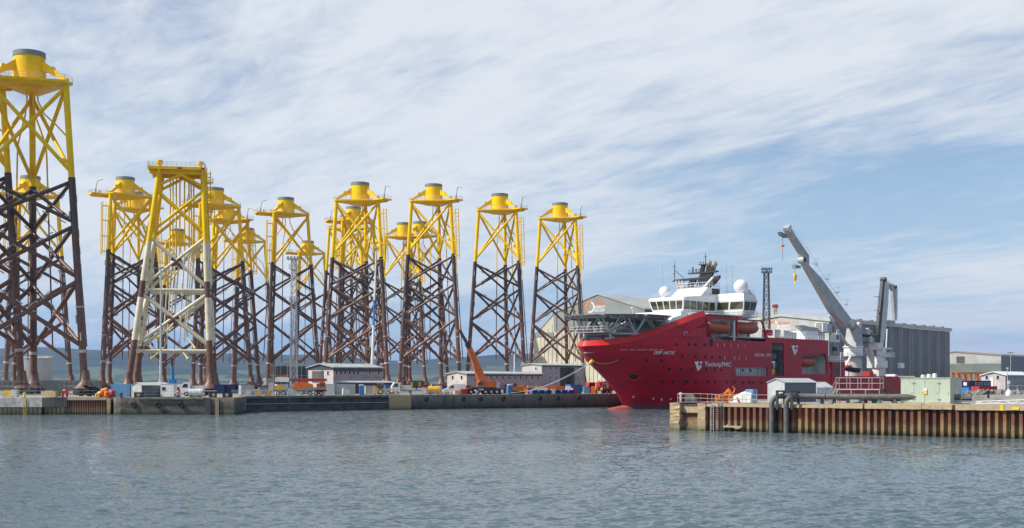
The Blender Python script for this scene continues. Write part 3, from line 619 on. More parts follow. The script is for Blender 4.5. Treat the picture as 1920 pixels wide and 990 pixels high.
FOOT_Z = 4.6
def jacket(px, ytop, D, eps, ext, label, near=False, davit=True):
    az = math.degrees(math.atan((960 - px) / F)); eps += az; ext += az; s = F / D; X = X_(px, D); zt = Z_(ytop, D); zy = zt - 30; zp = zt - 7.4; n = 20 if near else 12
    t = thing('turbine_jacket', label, 'jacket foundation', (X, D, QZ), 0, 'steel turbine jackets standing in the yard')
    h = lambda z: z - QZ
    Rz = lambda z: 9.6 + 0.07 * (zp - z)
    th = [R(210 + eps + 120 * i) for i in range(3)]
    P = lambda i, z, dr=0: Vector(((Rz(z) + dr) * math.cos(th[i % 3]), (Rz(z) + dr) * math.sin(th[i % 3]), h(z)))
    for i in range(3):
        member('upper_leg', P(i, zy), P(i, zp + 0.5), 0.74, M['yellow'], t)
        member('lower_leg', P(i, FOOT_Z + 2.5), P(i, zy), 0.84, M['brown'], t)
        b = P(i, FOOT_Z)
        ft = cached(('foot',), lambda: MB().lathe([(2.7, 0), (2.7, 0.2), (1.35, 1.7), (0.92, 4.4)], n=14).mesh('foot', M['brown'], True))
        o = link('foot', ft, t); o.location = (b.x, b.y, h(FOOT_Z))
        stl = cached(('stool',), lambda: MB().box(-2.3, 2.3, -1.6, -0.9, 0, FOOT_Z - QZ).box(-2.3, 2.3, 0.9, 1.6, 0, FOOT_Z - QZ).box(-2.3, 2.3, -0.9, 0.9, 0.7, FOOT_Z - QZ - 0.01).mesh('stool', M['dark']))
        o = link('stool', stl, t); o.location = (b.x, b.y, 0)
    B = zy - FOOT_Z; J = [zy - 0.9, zy - 0.22*B, zy - 0.48*B, zy - 0.797*B]
    for i in range(3):
        j = i + 1
        for a, c, m, r in [(zp - 1.2, zy + 1.3, M['yellow'], 0.46), (J[0], J[1] + 0.4, M['brown'], 0.44), (J[1] - 0.4, J[2] + 0.4, M['brown'], 0.47), (J[2] - 0.4, J[3], M['brown'], 0.52)]:
            member('brace', P(i, a), P(j, c), r, m, t); member('brace', P(j, a), P(i, c), r, m, t)
        # collar where the lowest braces meet the leg
        for zz, rr in ((J[3] - 1.6, 1.05), (J[3] + 9, 0.93)):
            member('collar', P(i, zz), P(i, zz + (0.7 if rr > 1 else 0.35)), rr, M['anode'], t)
    # sacrificial anodes: dozens of small bars
    am = MB(); rg = random.Random(int(px))
    for i in range(3):
        for k in range(9):
            z = J[3] + (zy - J[3] - 3) * (k + 0.3) / 9; a = th[i] + rg.choice((-2.2, -1.2, 0.2, 1.3, 2.4)); c = P(i, z); d = (P(i, z + 1.9) - c)
            off = Vector((math.cos(a), math.sin(a), 0)) * 1.06; am.tube(c + off, c + off + d, 0.17, 5)
        for a, c in ((J[0], J[1]), (J[1], J[2]), (J[2], J[3])):
            for p0, p1 in ((P(i, a), P(i+1, c)), (P(i+1, a), P(i, c))):
                for f in (0.22, 0.38, 0.66, 0.82):
                    q = p0.lerp(p1, f + rg.uniform(-.04, .04)); d = (p1 - p0).normalized(); up = Vector((0, 0, 1)); off = (up - d * up.dot(d)).normalized() * rg.choice((0.66, -0.66)); am.tube(q + off, q + off + d * 1.8, 0.16, 5)
    am.build('anodes', M['anode'], t, kind='stuff')
    # transition piece
    can = cached(('can', near), lambda: MB().lathe([(3.95, -1.2), (3.9, 0.2), (3.55, 6.2)], n=40).mesh('transition_piece', M['yellow'], True))
    o = link('transition_piece', can, t); o.location = (0, 0, h(zp))
    rim = cached(('rim',), lambda: MB().lathe([(3.56, 6.2), (3.7, 6.25), (3.7, 7.4), (3.3, 7.4), (3.3, 6.3)], n=40, cap=False).mesh('rim', M['rim'], True))
    o2 = link('rim', rim, o)
    for i in range(3):
        def mk():
            pr = [(2.9, 5.5), (3.6, 5.2), (9.5, 1.0), (10.1, 0.8), (10.1, 0.05), (9.0, 0.3), (6.6, 1.5), (4.6, 2.5), (3.3, 2.6)]
            return MB().prism([(x, -0.45, z) for x, z in pr], (0, 0.9, 0)).mesh('strut', M['yellow'])
        st = link('strut', cached(('strut',), mk), t); st.location = (0, 0, h(zp)); st.rotation_euler = (0, 0, th[i])
        def mkl():
            pts = [(6.3 + 0.6*math.cos(a), 3.1 + 0.7*math.sin(a)) for a in [R(q) for q in (-40, -5, 30, 65, 100, 135, 170)]]
            return MB().prism([(x, -0.2, z) for x, z in pts], (0, 0.4, 0)).mesh('lifting_lug', M['yellow'])
        link('lifting_lug', cached(('lug',), mkl), st)
    def mkp():
        top = []
        for k in range(3):
            a = R(210 + 120*k)
            for da in (-0.16, 0.16): top.append((10.6*math.cos(a + da), 10.6*math.sin(a + da)))
        n6 = len(top); vs = [(x, y, 0.1) for x, y in top] + [(x, y, -0.45) for x, y in top] + [(x*0.33, y*0.33, -1.35) for x, y in top]
        fs = [tuple(range(n6))] + [(r*n6 + i, r*n6 + (i+1) % n6, (r+1)*n6 + (i+1) % n6, (r+1)*n6 + i) for r in range(2) for i in range(n6)] + [tuple(2*n6 + i for i in reversed(range(n6)))]
        return MB().add(vs, fs).mesh('platform', M['yellow'])
    pf = link('platform', cached(('pf',), mkp), t); pf.location = (0, 0, h(zp)); pf.rotation_euler = (0, 0, R(eps))
    def mkr():
        pts = []
        for k in range(3):
            a = R(210 + 120*k)
            for da in (-0.16, 0.16): pts.append((10.5*math.cos(a + da), 10.5*math.sin(a + da), 0.1))
        return MB().rail(pts + [pts[0]], 1.25, 0.045, 2.0).mesh('railing', M['galv'])
    link('railing', cached(('rl',), mkr), pf)
    def mkb():
        return MB().box(4.5, 14.2, -2.6, 2.6, -0.5, 0.08).box(5, 13.5, -1.2, -0.8, -1.2, -0.5).box(5, 13.5, 0.8, 1.2, -1.2, -0.5).mesh('balcony', M['yellow'])
    bl = link('balcony', cached(('bl',), mkb), t); bl.location = (0, 0, h(zp)); bl.rotation_euler = (0, 0, R(ext))
    link('railing', cached(('blr',), lambda: MB().rail([(9, -2.5, 0.08), (14.1, -2.5, 0.08), (14.1, 2.5, 0.08), (9, 2.5, 0.08)], 1.25, 0.045, 1.3).mesh('railing', M['galv'])), bl)
    link('equipment_box', cached(('eqb',), lambda: MB().box(9.6, 10.6, -1.6, -0.6, 0.08, 1.5).box(6.6, 7.8, 1.0, 1.9, 0.08, 1.2).mesh('equipment_box', M['offwhite'])), bl)
    if davit: link('davit_crane', cached(('dav', ext > 270), lambda: MB().tube((12, 0.8, 0.08), (12, 0.8, 1.9), 0.28, 8).tube((12, 0.8, 1.8), (11.2 if ext < 270 else 13.0, 0.4, 5.0), 0.15, 6).tube((11.2 if ext < 270 else 13.0, 0.4, 5.0), (8.9 if ext < 270 else 15.6, 0.2, 4.6 if ext > 270 else 5.8), 0.12, 6).mesh('davit_crane', M['rim'])), bl)
    # boat landing with ladder on the balcony side
    ea = R(ext); li = min(range(3), key=lambda i: math.cos(th[i] - ea) * -1)
    z0, z1 = zy - 2.0, zp - 4.0; sd_ = Vector((math.cos(ea), math.sin(ea), 0)); tn = Vector((-sd_.y, sd_.x, 0)); bm_ = MB()
    for w in (-0.9, 0.9):
        bm_.tube(P(li, z0) + sd_*2.6 + tn*w, P(li, z1) + sd_*3.2 + tn*w, 0.2, 8)
        for f in (0.06, 0.35, 0.65, 0.93):
            z = z0 + (z1 - z0)*f; bm_.tube(P(li, z), P(li, z) + sd_*(2.6 + .6*f) + tn*w, 0.16, 6)
    for k in range(14):
        f = k/13; c = P(li, z0 + (z1 - z0)*f) + sd_*(2.6 + .6*f); bm_.tube(c - tn*0.9, c + tn*0.9, 0.07, 5)
    bm_.tube(P(li, z0) + sd_*1.5, P(li, z1) + sd_*1.6, 0.1, 6)
    bm_.build('boat_landing', M['yellow'], t)
    for k, (ph, li2) in enumerate(((0.35, 2), (-0.35, 2), (0.3, 1))):
        a = th[li2] + ph; pts = []
        e0 = Vector((math.cos(a), math.sin(a), 0))
        pts = [e0*1.8 + Vector((0, 0, h(zp) - 1.6)), e0*2.0 + Vector((0, 0, h(zp) - 4)), e0*3.4 + Vector((0, 0, h(zp) - 7)), e0*6.2 + Vector((0, 0, h(zp) - 9.6)), e0*(Rz(zp-13) - 1.2) + Vector((0, 0, h(zp) - 13)), e0*(Rz(zp-16)-.9) + Vector((0, 0, h(zp) - 16)), e0*(Rz(zy)-.9) + Vector((0, 0, h(zy))), e0*(Rz(zy-8)-.9) + Vector((0, 0, h(zy - 8)))]
        MB().pipe(pts, 0.2, 8).build('cable_tube', M['yellow'] , t, True)
        lo = e0*(Rz(zy-8)-.9) + Vector((0, 0, h(zy - 8))); hi = e0*(Rz(J[3])-.7) + Vector((0, 0, h(J[3]))); member('cable_tube', lo, hi, 0.2, M['brown'], t, 8)
    return t
T1, T2 = -13, 28
JK = [(55, 99, 293, -4, 150, 'tallest yellow and brown jacket, nearest the camera, beside the white tank', True),
      (-64, 95, 300, -4, 200, 'jacket mostly cut off by the picture edge, only one leg in view', True),
      (57, 331, 470, 24, 200, 'jacket seen through the legs of the tallest jacket', False),
      (235, 333, 497, 25, 198, 'jacket with balcony and davit just before the cream-banded frame', False),
      (253, 361, 548, -8, 318, 'jacket half hidden directly behind the one beside the cream-banded frame', False),
      (403, 353, 511, 24, 200, 'jacket standing right behind the platform edge of the cream-banded frame', False),
      (424, 384, 570, 26, 318, 'second jacket behind the cream-banded frame, its can hidden by the first', False),
      (332, 430, 650, 26, 200, 'distant jacket visible between the legs of the cream-banded frame', False),
      (464, 428, 705, 28, 200, 'small distant jacket between the cream-banded frame and the lattice light mast', False),
      (536, 371, 558, 28, 199, 'jacket with bent davit behind the lattice light mast', False),
      (577, 452, 745, 28, 199, 'lowest far jacket peeping behind the lattice light mast top', False),
      (675, 343, 490, T1, 318, 'front jacket of the cluster behind the grey gabled office, blue boom lift beside it', False),
      (663, 388, 606, 27, 200, 'jacket whose can shows through the front jacket behind the grey gabled office', False),
      (650, 404, 665, T1, 318, 'rearmost jacket of the cluster behind the grey gabled office', False),
      (813, 346, 522, T1, 318, 'front jacket of the overlapping trio next to the orange mobile crane', False),
      (757, 418, 644, T1, 318, 'rear jacket of the trio by the mobile crane, its can offset to the side', False),
      (787, 416, 655, 27, 200, 'rear jacket of the trio, can showing between the front jacket braces', False),
      (937, 364, 543, T1, 318, 'jacket standing alone above the long low office building', False),
      (1050, 381, 579, T1, 318, 'jacket closest to the red ship bow, in front of the big grey hall', False)]
for a in JK: jacket(*a)

# ------------------------------------------------------------------ cream banded four-legged frame
def osp():
    D = 340.0; s = F / D; px0 = 342; X = X_(px0, D)
    t = thing('platform_jacket', 'four-legged frame with cream bands and flat yellow platform', 'steel frame', (X, D, QZ), R(10))
    h = lambda py: Z_(py, D) - QZ
    zt, zb = h(322), h(718)
    def leg(ix, iy, z):
        f = (zt - z) / (zt - zb); return Vector((ix * (5.7 + 5.0*f) - 2.6*f, iy * (3.6 + 4.2*f), z))
    bands = [(322, 458, 'yellow', 0.72), (458, 531, 'cream', 0.78), (531, 561, 'brown', 0.82), (561, 640, 'cream', 0.84), (640, 706, 'brown', 0.86)]
    for ix in (-1, 1):
        for iy in (-1, 1):
            for y0, y1, m, r in bands: member('leg_section', leg(ix, iy, h(y1)), leg(ix, iy, h(y0)), r, M[m], t)
            b = leg(ix, iy, h(716)); o = link('foot', cached(('foot',), None), t); o.location = (b.x, b.y, FOOT_Z - QZ - 0.2)
            MB().box(b.x - 1.8, b.x + 1.8, b.y - 1.8, b.y + 1.8, 0, FOOT_Z - QZ - 0.2).build('stool', M['dark'], t)
    faces = [((-1, -1), (1, -1)), ((1, -1), (1, 1)), ((1, 1), (-1, 1)), ((-1, 1), (-1, -1))]
    for A, Bc in faces:
        for y0, y1, m, r in [(361, 441, 'yellow', 0.42), (449, 541, 'cream', 0.46), (554, 650, 'cream', 0.5)]:
            for a, b in ((A, Bc), (Bc, A)): member('brace', leg(*a, h(y0)), leg(*b, h(y1)), r, M[m], t)
            c = (leg(*A, h((y0+y1)/2)) + leg(*Bc, h((y0+y1)/2))) / 2
            if m == 'cream':
                d1 = (leg(*Bc, h(y1)) - leg(*A, h(y0))).normalized(); d2 = (leg(*A, h(y1)) - leg(*Bc, h(y0))).normalized()
                for d in (d1, d2): member('node', c - d*1.6, c + d*1.6, r + 0.06, M['brown'], t)
        for y, m in ((547, 'cream'), (659, 'cream')): member('horizontal', leg(*A, h(y)), leg(*Bc, h(y)), 0.42, M[m], t)
        mid = (leg(*A, h(331)) + leg(*Bc, h(331))) / 2
        for a in (A, Bc): member('knee_brace', leg(*a, h(354)), mid, 0.4, M['yellow'], t)
    pf = MB().box(-8.7, 6.4, -5.2, 5.2, zt - 0.2, zt + 0.55); pf.box(-8.3, 6.2, -3.9, -3.4, zt - 1.3, zt - 0.2).box(-8.3, 6.2, 3.4, 3.9, zt - 1.3, zt - 0.2).box(5.4, 6.0, -5, 5, zt - 1.3, zt - 0.2).box(-6, -5.4, -5, 5, zt - 1.3, zt - 0.2)
    p_ = pf.build('platform', M['yellow'], t)
    MB().rail([(-8.6, -5.1, zt + .55), (6.3, -5.1, zt + .55), (6.3, 5.1, zt + .55), (-8.6, 5.1, zt + .55), (-8.6, -5.1, zt + .55)], 1.2, 0.05, 1.2).build('railing', M['galv'], p_)
    for x, y in ((-5.7, -3.6), (5.0, -3.2)): MB().lathe([(0.55, zt + .55), (0.55, zt + 1.5), (0.95, zt + 1.55), (0.95, zt + 2.3)], (x, y), 14).build('pile_stub', M['yellow'], t, True)
    for x0, x1 in ((-0.9, 0.3), (5.35, 6.35)): MB().box(x0, x1, -5.27, -5.22, zt - 0.1, zt + 0.35).build('red_notice', M['redp'], p_)
    rg = random.Random(2)
    for k, (x, y) in enumerate([(-2.6, 1.5), (-1.7, 1.0), (-0.7, 0.4), (1.6, 1.8), (2.3, 0.2), (2.9, 1.4), (0.6, -0.4), (-3.2, 0.2)]):
        z1 = zt - 0.2; z0 = h(640 - 20*(k % 3)); zm = h(470)
        member('riser_tube', (x*1.05, y, zm), (x, y, z1), 0.2, M['yellow'], t, 10); member('riser_tube', (x*1.1 - 1.4, y, z0), (x*1.05, y, zm), 0.2, M['cream'], t, 10)
        if k % 2 == 0:
            dx = -3.5 if x < 0 else 2.5
            MB().pipe([(x*1.1 - 1.4, y, z0), (x*1.1 - 1.5 + dx*0.15, y - .3, z0 - 1.5), (x*1.1 - 1.6 + dx*0.5, y - 1.2, z0 - 3), (x*1.1 - 1.6 + dx, y - 2.4, z0 - 4.6)], 0.22, 8).build('bell_mouth_tube', M['cream'], t, True)
            e = Vector((x*1.1 - 1.6 + dx, y - 2.4, z0 - 4.6)); member('bell_mouth', e, e + Vector((dx*0.1, -0.3, -0.4)), 0.4, M['sand'], t, 10)
    # external stair tower beside the nearest leg
    bl = MB()
    for w in (0, 1.3):
        for y in (-3.8, -2.7): bl.tube((6.6 + w, y, h(422)), (6.4 + w, y, zt - 0.2), 0.13, 6)
    for k in range(16):
        z = h(422) + (zt - h(422)) * k/16; bl.tube((6.6, -3.8, z), (7.9, -3.8, z), 0.07, 5); bl.tube((6.6, -2.7, z), (7.9, -2.7, z), 0.06, 5)
    for z in (h(345), h(372), h(400)): bl.box(6.2, 8.4, -4.1, -2.2, z, z + 0.15); bl.rail([(6.2, -4.1, z), (8.4, -4.1, z), (8.4, -2.2, z)], 1.2, 0.05, 1.0)
    bl.build('ladder_tower', M['yellow'], t)
osp()

# ------------------------------------------------------------------ the red ship
ca, sa = math.cos(ALPHA), math.sin(ALPHA)
TIP = Vector((15.28, 279.0))
HB = 13.1
SH = thing('offshore_ship', 'red offshore construction ship with helideck on the bow and white bridge', 'ship', (TIP.x, TIP.y, 0), ALPHA)
def sp(px, py, off):
    """picture point on the fore-and-aft plane `off` metres to port of the centreline -> ship coordinates"""
    k = (px - 960) / F; x0 = TIP.x + sa * off; y0 = TIP.y - ca * off
    L = (k * y0 - x0) / (ca - k * sa); Y = y0 + sa * L
    return Vector((L, -off, Z_(py, Y)))
def tx(px, py, L):
    """picture point on the thwartships plane at L -> ship coordinates"""
    k = (px - 960) / F; x0 = TIP.x + ca * L; y0 = TIP.y + sa * L
    o = (k * y0 - x0) / (sa + k * ca); Y = y0 - ca * o
    return Vector((L, -o, Z_(py, Y)))
ZS = [-2, 1.5, 4.4, 7.8, 10.9, 14.4, 17]; LS = [16.2, 15.6, 13.3, 8.8, 4.0, 0.9, 0.6]
def hb(L, z):
    Ls = np.interp(z, ZS, LS); Lf = 43 - 12.0 * min(max(z / 13.0, 0), 1); t = min(max((L - Ls) / (Lf - Ls), 0), 1)
    w = min(max(z / 14.0, 0), 1); return HB * (1 - (1 - t) ** 2) ** (1.12 - 0.40 * w)
zk = lambda L: float(np.interp(L, [0, 4, 8.8, 12.6, 18, 26.3, 31, 33], [14.3, 14.6, 15.35, 16.5, 18.4, 21.0, 22.0, 22.0]))
def hull_hit(px, py):
    d = Vector(((px - 960) / F, 1, (HOR - py) / F)); prev = None; Y = 255.0
    while Y < 400:
        wx, wy, wz = d.x * Y - TIP.x, Y - TIP.y, EYE + d.z * Y
        L = ca * wx + sa * wy; o = sa * wx - ca * wy
        if L > -0.5 and o < hb(max(L, 0), wz): return L, wz
        Y += 0.1
    return None
DK = 13.3
def loft_rows(zfun_rows, Lmax, n=44):
    """rows of port points from the stem aft; each row is a function L -> z"""
    rows = []
    for zf in zfun_rows:
        row = []
        for i in range(n):
            tt = (i / (n - 1)) ** 1.9; L = 0
            for _ in range(4):
                z = zf(L); Ls = float(np.interp(z, ZS, LS)); L = Ls + tt * (Lmax - Ls)
            z = zf(L); row.append((L, -hb(L, z) if i else 0.0, z))
        rows.append(row)
    return rows
def both_sides(rows, mb, closed_top=False, end_cap=False):
    n = len(rows[0]); full = [[(x, -y, z) for x, y, z in reversed(r[1:])] + r for r in rows]; m = 2*n - 1
    vs = [p for r in full for p in r]; fs = [(j*m + i, j*m + i + 1, (j+1)*m + i + 1, (j+1)*m + i) for j in range(len(rows) - 1) for i in range(m - 1)]
    if closed_top:
        j = len(rows) - 1
        for i in range(n - 1): fs.append((j*m + i, j*m + i + 1, j*m + m - 2 - i, j*m + m - 1 - i) if i < n - 2 else (j*m + i, j*m + i + 1, j*m + i + 2))
    mb.add(vs, fs); return mb
LA = 42.8
zr = [-1.5, -0.5, 0.4, 1.0]
both_sides(loft_rows([(lambda L, z=z: z) for z in zr], LA), MB()).build('boot_top', M['boot'], SH, True)
zr = [1.0, 2, 3.2, 4.4, 5.6, 7, 8.4, 9.8, 11, 12.2, DK]
both_sides(loft_rows([(lambda L, z=z: z) for z in zr], LA), MB(), True).build('forward_hull', M['red'], SH, True)
# flared bow shell above the foredeck, up to the knuckle line
LB = 31.0
both_sides(loft_rows([(lambda L, f=f: DK + (zk(L) - DK) * f) for f in (0, 0.25, 0.5, 0.75, 1)], LB), MB()).build('bow_shell', M['red'], SH, True)
def inset(row, d, dz):
    out = []
    for i, (x, y, z) in enumerate(row):
        a = Vector(row[max(i-1, 0)]); b = Vector(row[min(i+1, len(row)-1)]); tg = (b - a); tg.z = 0
        if i == 0: nrm = Vector((1, 0, 0))
        else: tg.normalize(); nrm = Vector((-tg.y, tg.x, 0)); nrm = nrm if nrm.y > 0 else -nrm
        q = Vector((x, y, z)) + nrm * d; out.append((q.x, min(q.y, 0.0) if i else 0.0, z + dz))
    return out
kn = loft_rows([lambda L: zk(L)], LB)[0]
both_sides([kn, inset(kn, 0.75, 1.25)], MB()).build('bulwark', M['redtop'], SH, True)
both_sides([inset(kn, 0.75, 1.25), inset(kn, 1.0, 1.2), inset(kn, 1.1, -1.6), [(x, y, DK + 0.02) for x, y, z in inset(kn, 2.6, 0)]], MB()).build('bulwark_lining', M['craneg'], SH, True)
# flat sides with the side openings
P2 = lambda px, py: sp(px, py, HB)
LE1 = P2(1440, 632).x; LE2 = P2(1553.5, 637).x; Z2 = 17.55; ZA = 7.9
def op(pts): return [P2(*p) for p in pts]
O1 = op([(1284, 630.5), (1305, 615.5), (1332, 613), (1332.5, 608), (1321, 606.5), (1338, 598.2), (1428, 603), (1433.5, 615), (1436, 640), (1335, 637.5), (1334.5, 632.5)])
O2 = op([(1377, 689), (1439, 688.8), (1439, 705.5), (1381, 704.5)])
O3 = op([(1447, 643), (1469.5, 643.5), (1470.5, 705), (1447.5, 705)])
O4 = op([(1504, 664.5), (1537, 666), (1537, 663), (1547, 663.5), (1550, 674), (1550, 701.5), (1504, 701.5)])
outer = [(LB, DK), (LA, DK), (LA, 1.0), (LE2 + 1.4, 1.0), (LE2 + 1.4, 9.5), (LE2 + 0.5, 11.2), (LE2, 12.2), (LE2, Z2), (LE1 + 0.3, Z2), (LE1 - 0.3, 17.9), (LE1 - 2.2, 21.2), (LE1 - 3.2, 21.75), (LB, 22.0)]
for side in (-1, 1):
    hs = [O1, O2, O3, O4] if side < 0 else [O1]
    hs = [[Vector((p.x, side * HB, p.z)) for p in h] for h in hs]
    MB().holed([Vector((x, side * HB, z)) for x, z in outer], hs, (0, -side * 0.35, 0)).build('side_plating', M['red'], SH)
    MB().box(LA, LE2 + 1.4, side*HB - 0.17, side*HB + 0.17, -1.5, 1.0).build('boot_top', M['boot'], SH)
fin = [P2(1306, 615.3), P2(1333, 612.9), P2(1333, 608), P2(1321, 606.3)]
# decks and inner walls
MB().box(LA - 1, LE2, -HB + 0.4, HB - 0.4, Z2 - 0.4, Z2 - 0.1).build('upper_deck', M['craneg'], SH)
MB().box(LB - 1, LA + 0.5, -HB + 0.4, HB - 0.4, DK + 0.03, DK + 0.2).box(LA + .5, LE1 + 2, -HB + 0.4, HB - 0.4, DK - 0.3, DK + 0.2).build('boat_deck', M['craneg'], SH)
MB().box(LE2 - 0.3, LE2, -HB + 0.4, HB - 0.4, 1, Z2 - 0.4).build('aft_bulkhead', M['offwhite'], SH)
def bay(name, hole, depth, m, floor=True):
    x0 = min(p.x for p in hole) - 0.4; x1 = max(p.x for p in hole) + 0.4; z0 = min(p.z for p in hole) - 0.25; z1 = max(p.z for p in hole) + 0.25; y0 = -HB + 0.36; y1 = y0 + depth
    b = MB().box(x0, x1, y1, y1 + 0.2, z0, z1).box(x0 - .2, x0, y0, y1 + .2, z0, z1).box(x1, x1 + .2, y0, y1 + .2, z0, z1).box(x0, x1, y0, y1, z0 - .2, z0).box(x0, x1, y0, y1, z1, z1 + .2)
    return b.build(name, m, SH), (x0, x1, y0, y1, z0, z1)
_, B2 = bay('mooring_bay', O2, 1.6, M['white'])
_, B3 = bay('hangar_bay', O3, 5.0, M['offwhite'])
_, B4 = bay('boat_bay', O4, 4.0, M['offwhite'])
# fittings in the bays
x0, x1, y0, y1, z0, z1 = B2
for k in range(3): MB().lathe([(0.42, 0), (0.42, 0.1)], n=14).build('porthole', M['glass'], SH).matrix_local = Matrix.Translation((x0 + 3.6 + k*3.6, y1 - 0.02, z0 + 1.7)) @ Matrix.Rotation(R(90), 4, 'X')
for k in range(1, 4): MB().tube((x0 + k*(x1-x0)/4, y0 + .2, z0), (x0 + k*(x1-x0)/4, y0 + .2, z1), 0.09, 6).build('stanchion', M['rim'], SH)
MB().rail([(x0, y0 + 0.15, z0), (x1, y0 + 0.15, z0)], 1.2, 0.05, 0.8).build('railing', M['rim'], SH)
x0, x1, y0, y1, z0, z1 = B3
g = MB()
for zz in (z0 + 2.4, z0 + 4.6, z0 + 7.0): g.box(x0, x1, y0 + 1.2, y1, zz, zz + 0.15)
g.build('gallery', M['rim'], SH)
for zz in (z0, z0 + 2.55, z0 + 4.75, z0 + 7.15): MB().rail([(x0, y0 + 1.25, zz), (x1, y0 + 1.25, zz)], 1.1, 0.05, 1.2).build('railing', M['galv'], SH)
MB().box(x0 + .3, x0 + 3.4, y0 + .5, y0 + 2.6, z0 + 3.5, z0 + 4.1).build('launch_frame', M['white'], SH)
for dx in (0.5, 1.8, 3.1): MB().box(x0 + dx, x0 + dx + .25, y0 + .6, y0 + .85, z0 + 2.3, z0 + 3.5).build('launch_post', M['white'], SH)
MB().box(x0 + .4, x0 + 3.2, y0 + .4, y0 + 2.4, z0 + 1.0, z0 + 2.1).box(x0 + .7, x0 + 2.8, y0 + .5, y0 + 2.2, z0 + .5, z0 + 1.0).build('underwater_vehicle', M['yel2'], SH)
MB().box(x1 - 1.2, x1 - .2, y0 + .3, y0 + 1.4, z0, z0 + 7).build('cable_rack', M['pipe'], SH)
# lifeboats
def lifeboat(L0, L1, y, z0, canopy=True, name='lifeboat'):
    n = 16; vs = []; fs = []; ring = 10
    for i in range(n + 1):
        u = i / n; x = L0 + (L1 - L0) * u; w = 1.45 * (1 - abs(2*u - 1) ** 5) ** 0.6 + 0.02; h0 = 0.8 * abs(2*u - 1) ** 4; top = 2.75 - 0.55 * abs(2*u - 1) ** 5
        prof = [(-0.02, h0), (-0.6, h0 + .25), (-0.95, 1.0 + h0*.3), (-1.0, 1.55), (-0.8, 2.2), (-0.35, top), (0.35, top), (0.8, 2.2), (1.0, 1.55), (0.95, 1.0 + h0*.3), (0.6, h0 + .25), (0.02, h0)]
        ring = len(prof)
        for a, b in prof: vs.append((x, y + a * w, z0 + b))
    for i in range(n):
        for k in range(ring): fs.append((i*ring + k, i*ring + (k+1) % ring, (i+1)*ring + (k+1) % ring, (i+1)*ring + k))
    fs += [tuple(range(ring)), tuple(n*ring + k for k in reversed(range(ring)))]
    o = MB().add(vs, fs).build(name, M['lifeboat'], SH, True)
    MB().tube((L0 + .4, y - 1.5, z0 + 1.55), (L1 - .4, y - 1.5, z0 + 1.55), 0.07, 6).build('fender_rope', M['rim'], o)
    return o
a, b = P2(1331, 626), P2(1375, 626); lifeboat(a.x, b.x, -HB + 1.3, P2(1350, 625.5).z)
a, b = P2(1388, 627), P2(1427, 627); lifeboat(a.x, b.x, -HB + 1.3, P2(1405, 626).z)
a, b = P2(1502, 687), P2(1536, 687); lifeboat(a.x, b.x, -HB + 1.6, P2(1520, 688.5).z, name='rescue_boat')
for px in (1379.5, 1384.5):
    p = P2(px, 640); MB().box(p.x - .22, p.x + .22, -HB + .3, -HB + .7, p.z - .3, P2(px, 600).z).build('davit_post', M['white'] if px < 1382 else M['red'], SH)
for px in (1336, 1372, 1392, 1426):
    p = P2(px, 612); MB().prism([(p.x, -HB + .9, p.z + 1.0), (p.x, -HB + 3.4, p.z + 1.4), (p.x, -HB + 4.2, p.z - 4.0), (p.x, -HB + 3.6, p.z - 4.0), (p.x, -HB + 3.0, p.z + .6), (p.x, -HB + .9, p.z + .5)], (0.35, 0, 0)).build('davit_arm', M['offwhite'], SH)
p = P2(1400, 600); MB().box(P2(1383, 600).x, P2(1391, 600).x, -HB - 0.03, -HB + .5, p.z - 0.1, p.z + .75).build('davit_head', M['redtop'], SH)
MB().rail([P2(1286, 631) + Vector((0, .5, 0)), P2(1334, 638) + Vector((0, .5, -.1))], 1.1, 0.05, 1.2).build('railing', M['white'], SH)
a = P2(1336, 640); MB().rail([(a.x, -HB + 4.2, a.z), (P2(1435, 640).x, -HB + 4.2, a.z)], 1.1, 0.05, 1.2).build('railing', M['white'], SH)
# deckhouse behind the boats
HO = 8.6
MB().box(29.5, LE1 - 1.2, -HO, HO, DK + .2, 21.6).build('deckhouse', M['white'], SH)
rgw = random.Random(6)
for zz in (15.3, 18.4):
    for k in range(8):
        xx = 34 + k*3.1
        MB().box(xx, xx + 0.8, -HO - .05, -HO, zz, zz + .8).build('window', M['glass'], SH)
MB().box(38.2, 39.3, -HO - .06, -HO, DK + .3, DK + 2.4).build('doorway', M['rim'], SH)
MB().box(44.5, 48, -HO - 1.0, -HO, DK + .2, DK + 2.3).build('deck_locker', M['dark'], SH)
# forward sloping white front below the bridge
fr = [(20.0, DK), (22.5, 19.0), (25.5, 21.4), (29.6, 22.4), (29.6, DK)]
MB().prism([(x, -7.2, z) for x, z in fr], (0, 14.4, 0)).build('deckhouse_front', M['white'], SH)
# bridge: wheelhouse and wings
wz0, wz1 = 24.0, 26.2
Lf, Lw, Lr = 33.6, 47.6, 53.0; wh, wg = 4.55, 12.75
MB().box(29.6, Lr - 1, -6.8, 6.8, 21.6, 23.3).build('bridge_base', M['white'], SH)
def ring_prism(z0, out0, z1, out1, name, m):
    def pl(o): return [(Lf - o, -wh - o), (Lf - o, wh + o), (Lw - o, wh + o), (Lw - o, wg + o), (Lr, wg + o), (Lr, -wg - o), (Lw - o, -wg - o), (Lw - o, -wh - o)]
    a = pl(out0); b = pl(out1); n = len(a); vs = [(x, y, z0) for x, y in a] + [(x, y, z1) for x, y in b]
    fs = [(i, (i+1) % n, n + (i+1) % n, n + i) for i in range(n)] + [tuple(range(n)), tuple(n + i for i in reversed(range(n)))]
    return MB().add(vs, fs).build(name, m, SH), a, b
ring_prism(22.6, -1.3, 23.7, 0.0, 'bridge_sill', M['white'])
_, ra, rb = ring_prism(23.7, 0.0, 26.5, 0.75, 'bridge_wall', M['white'])
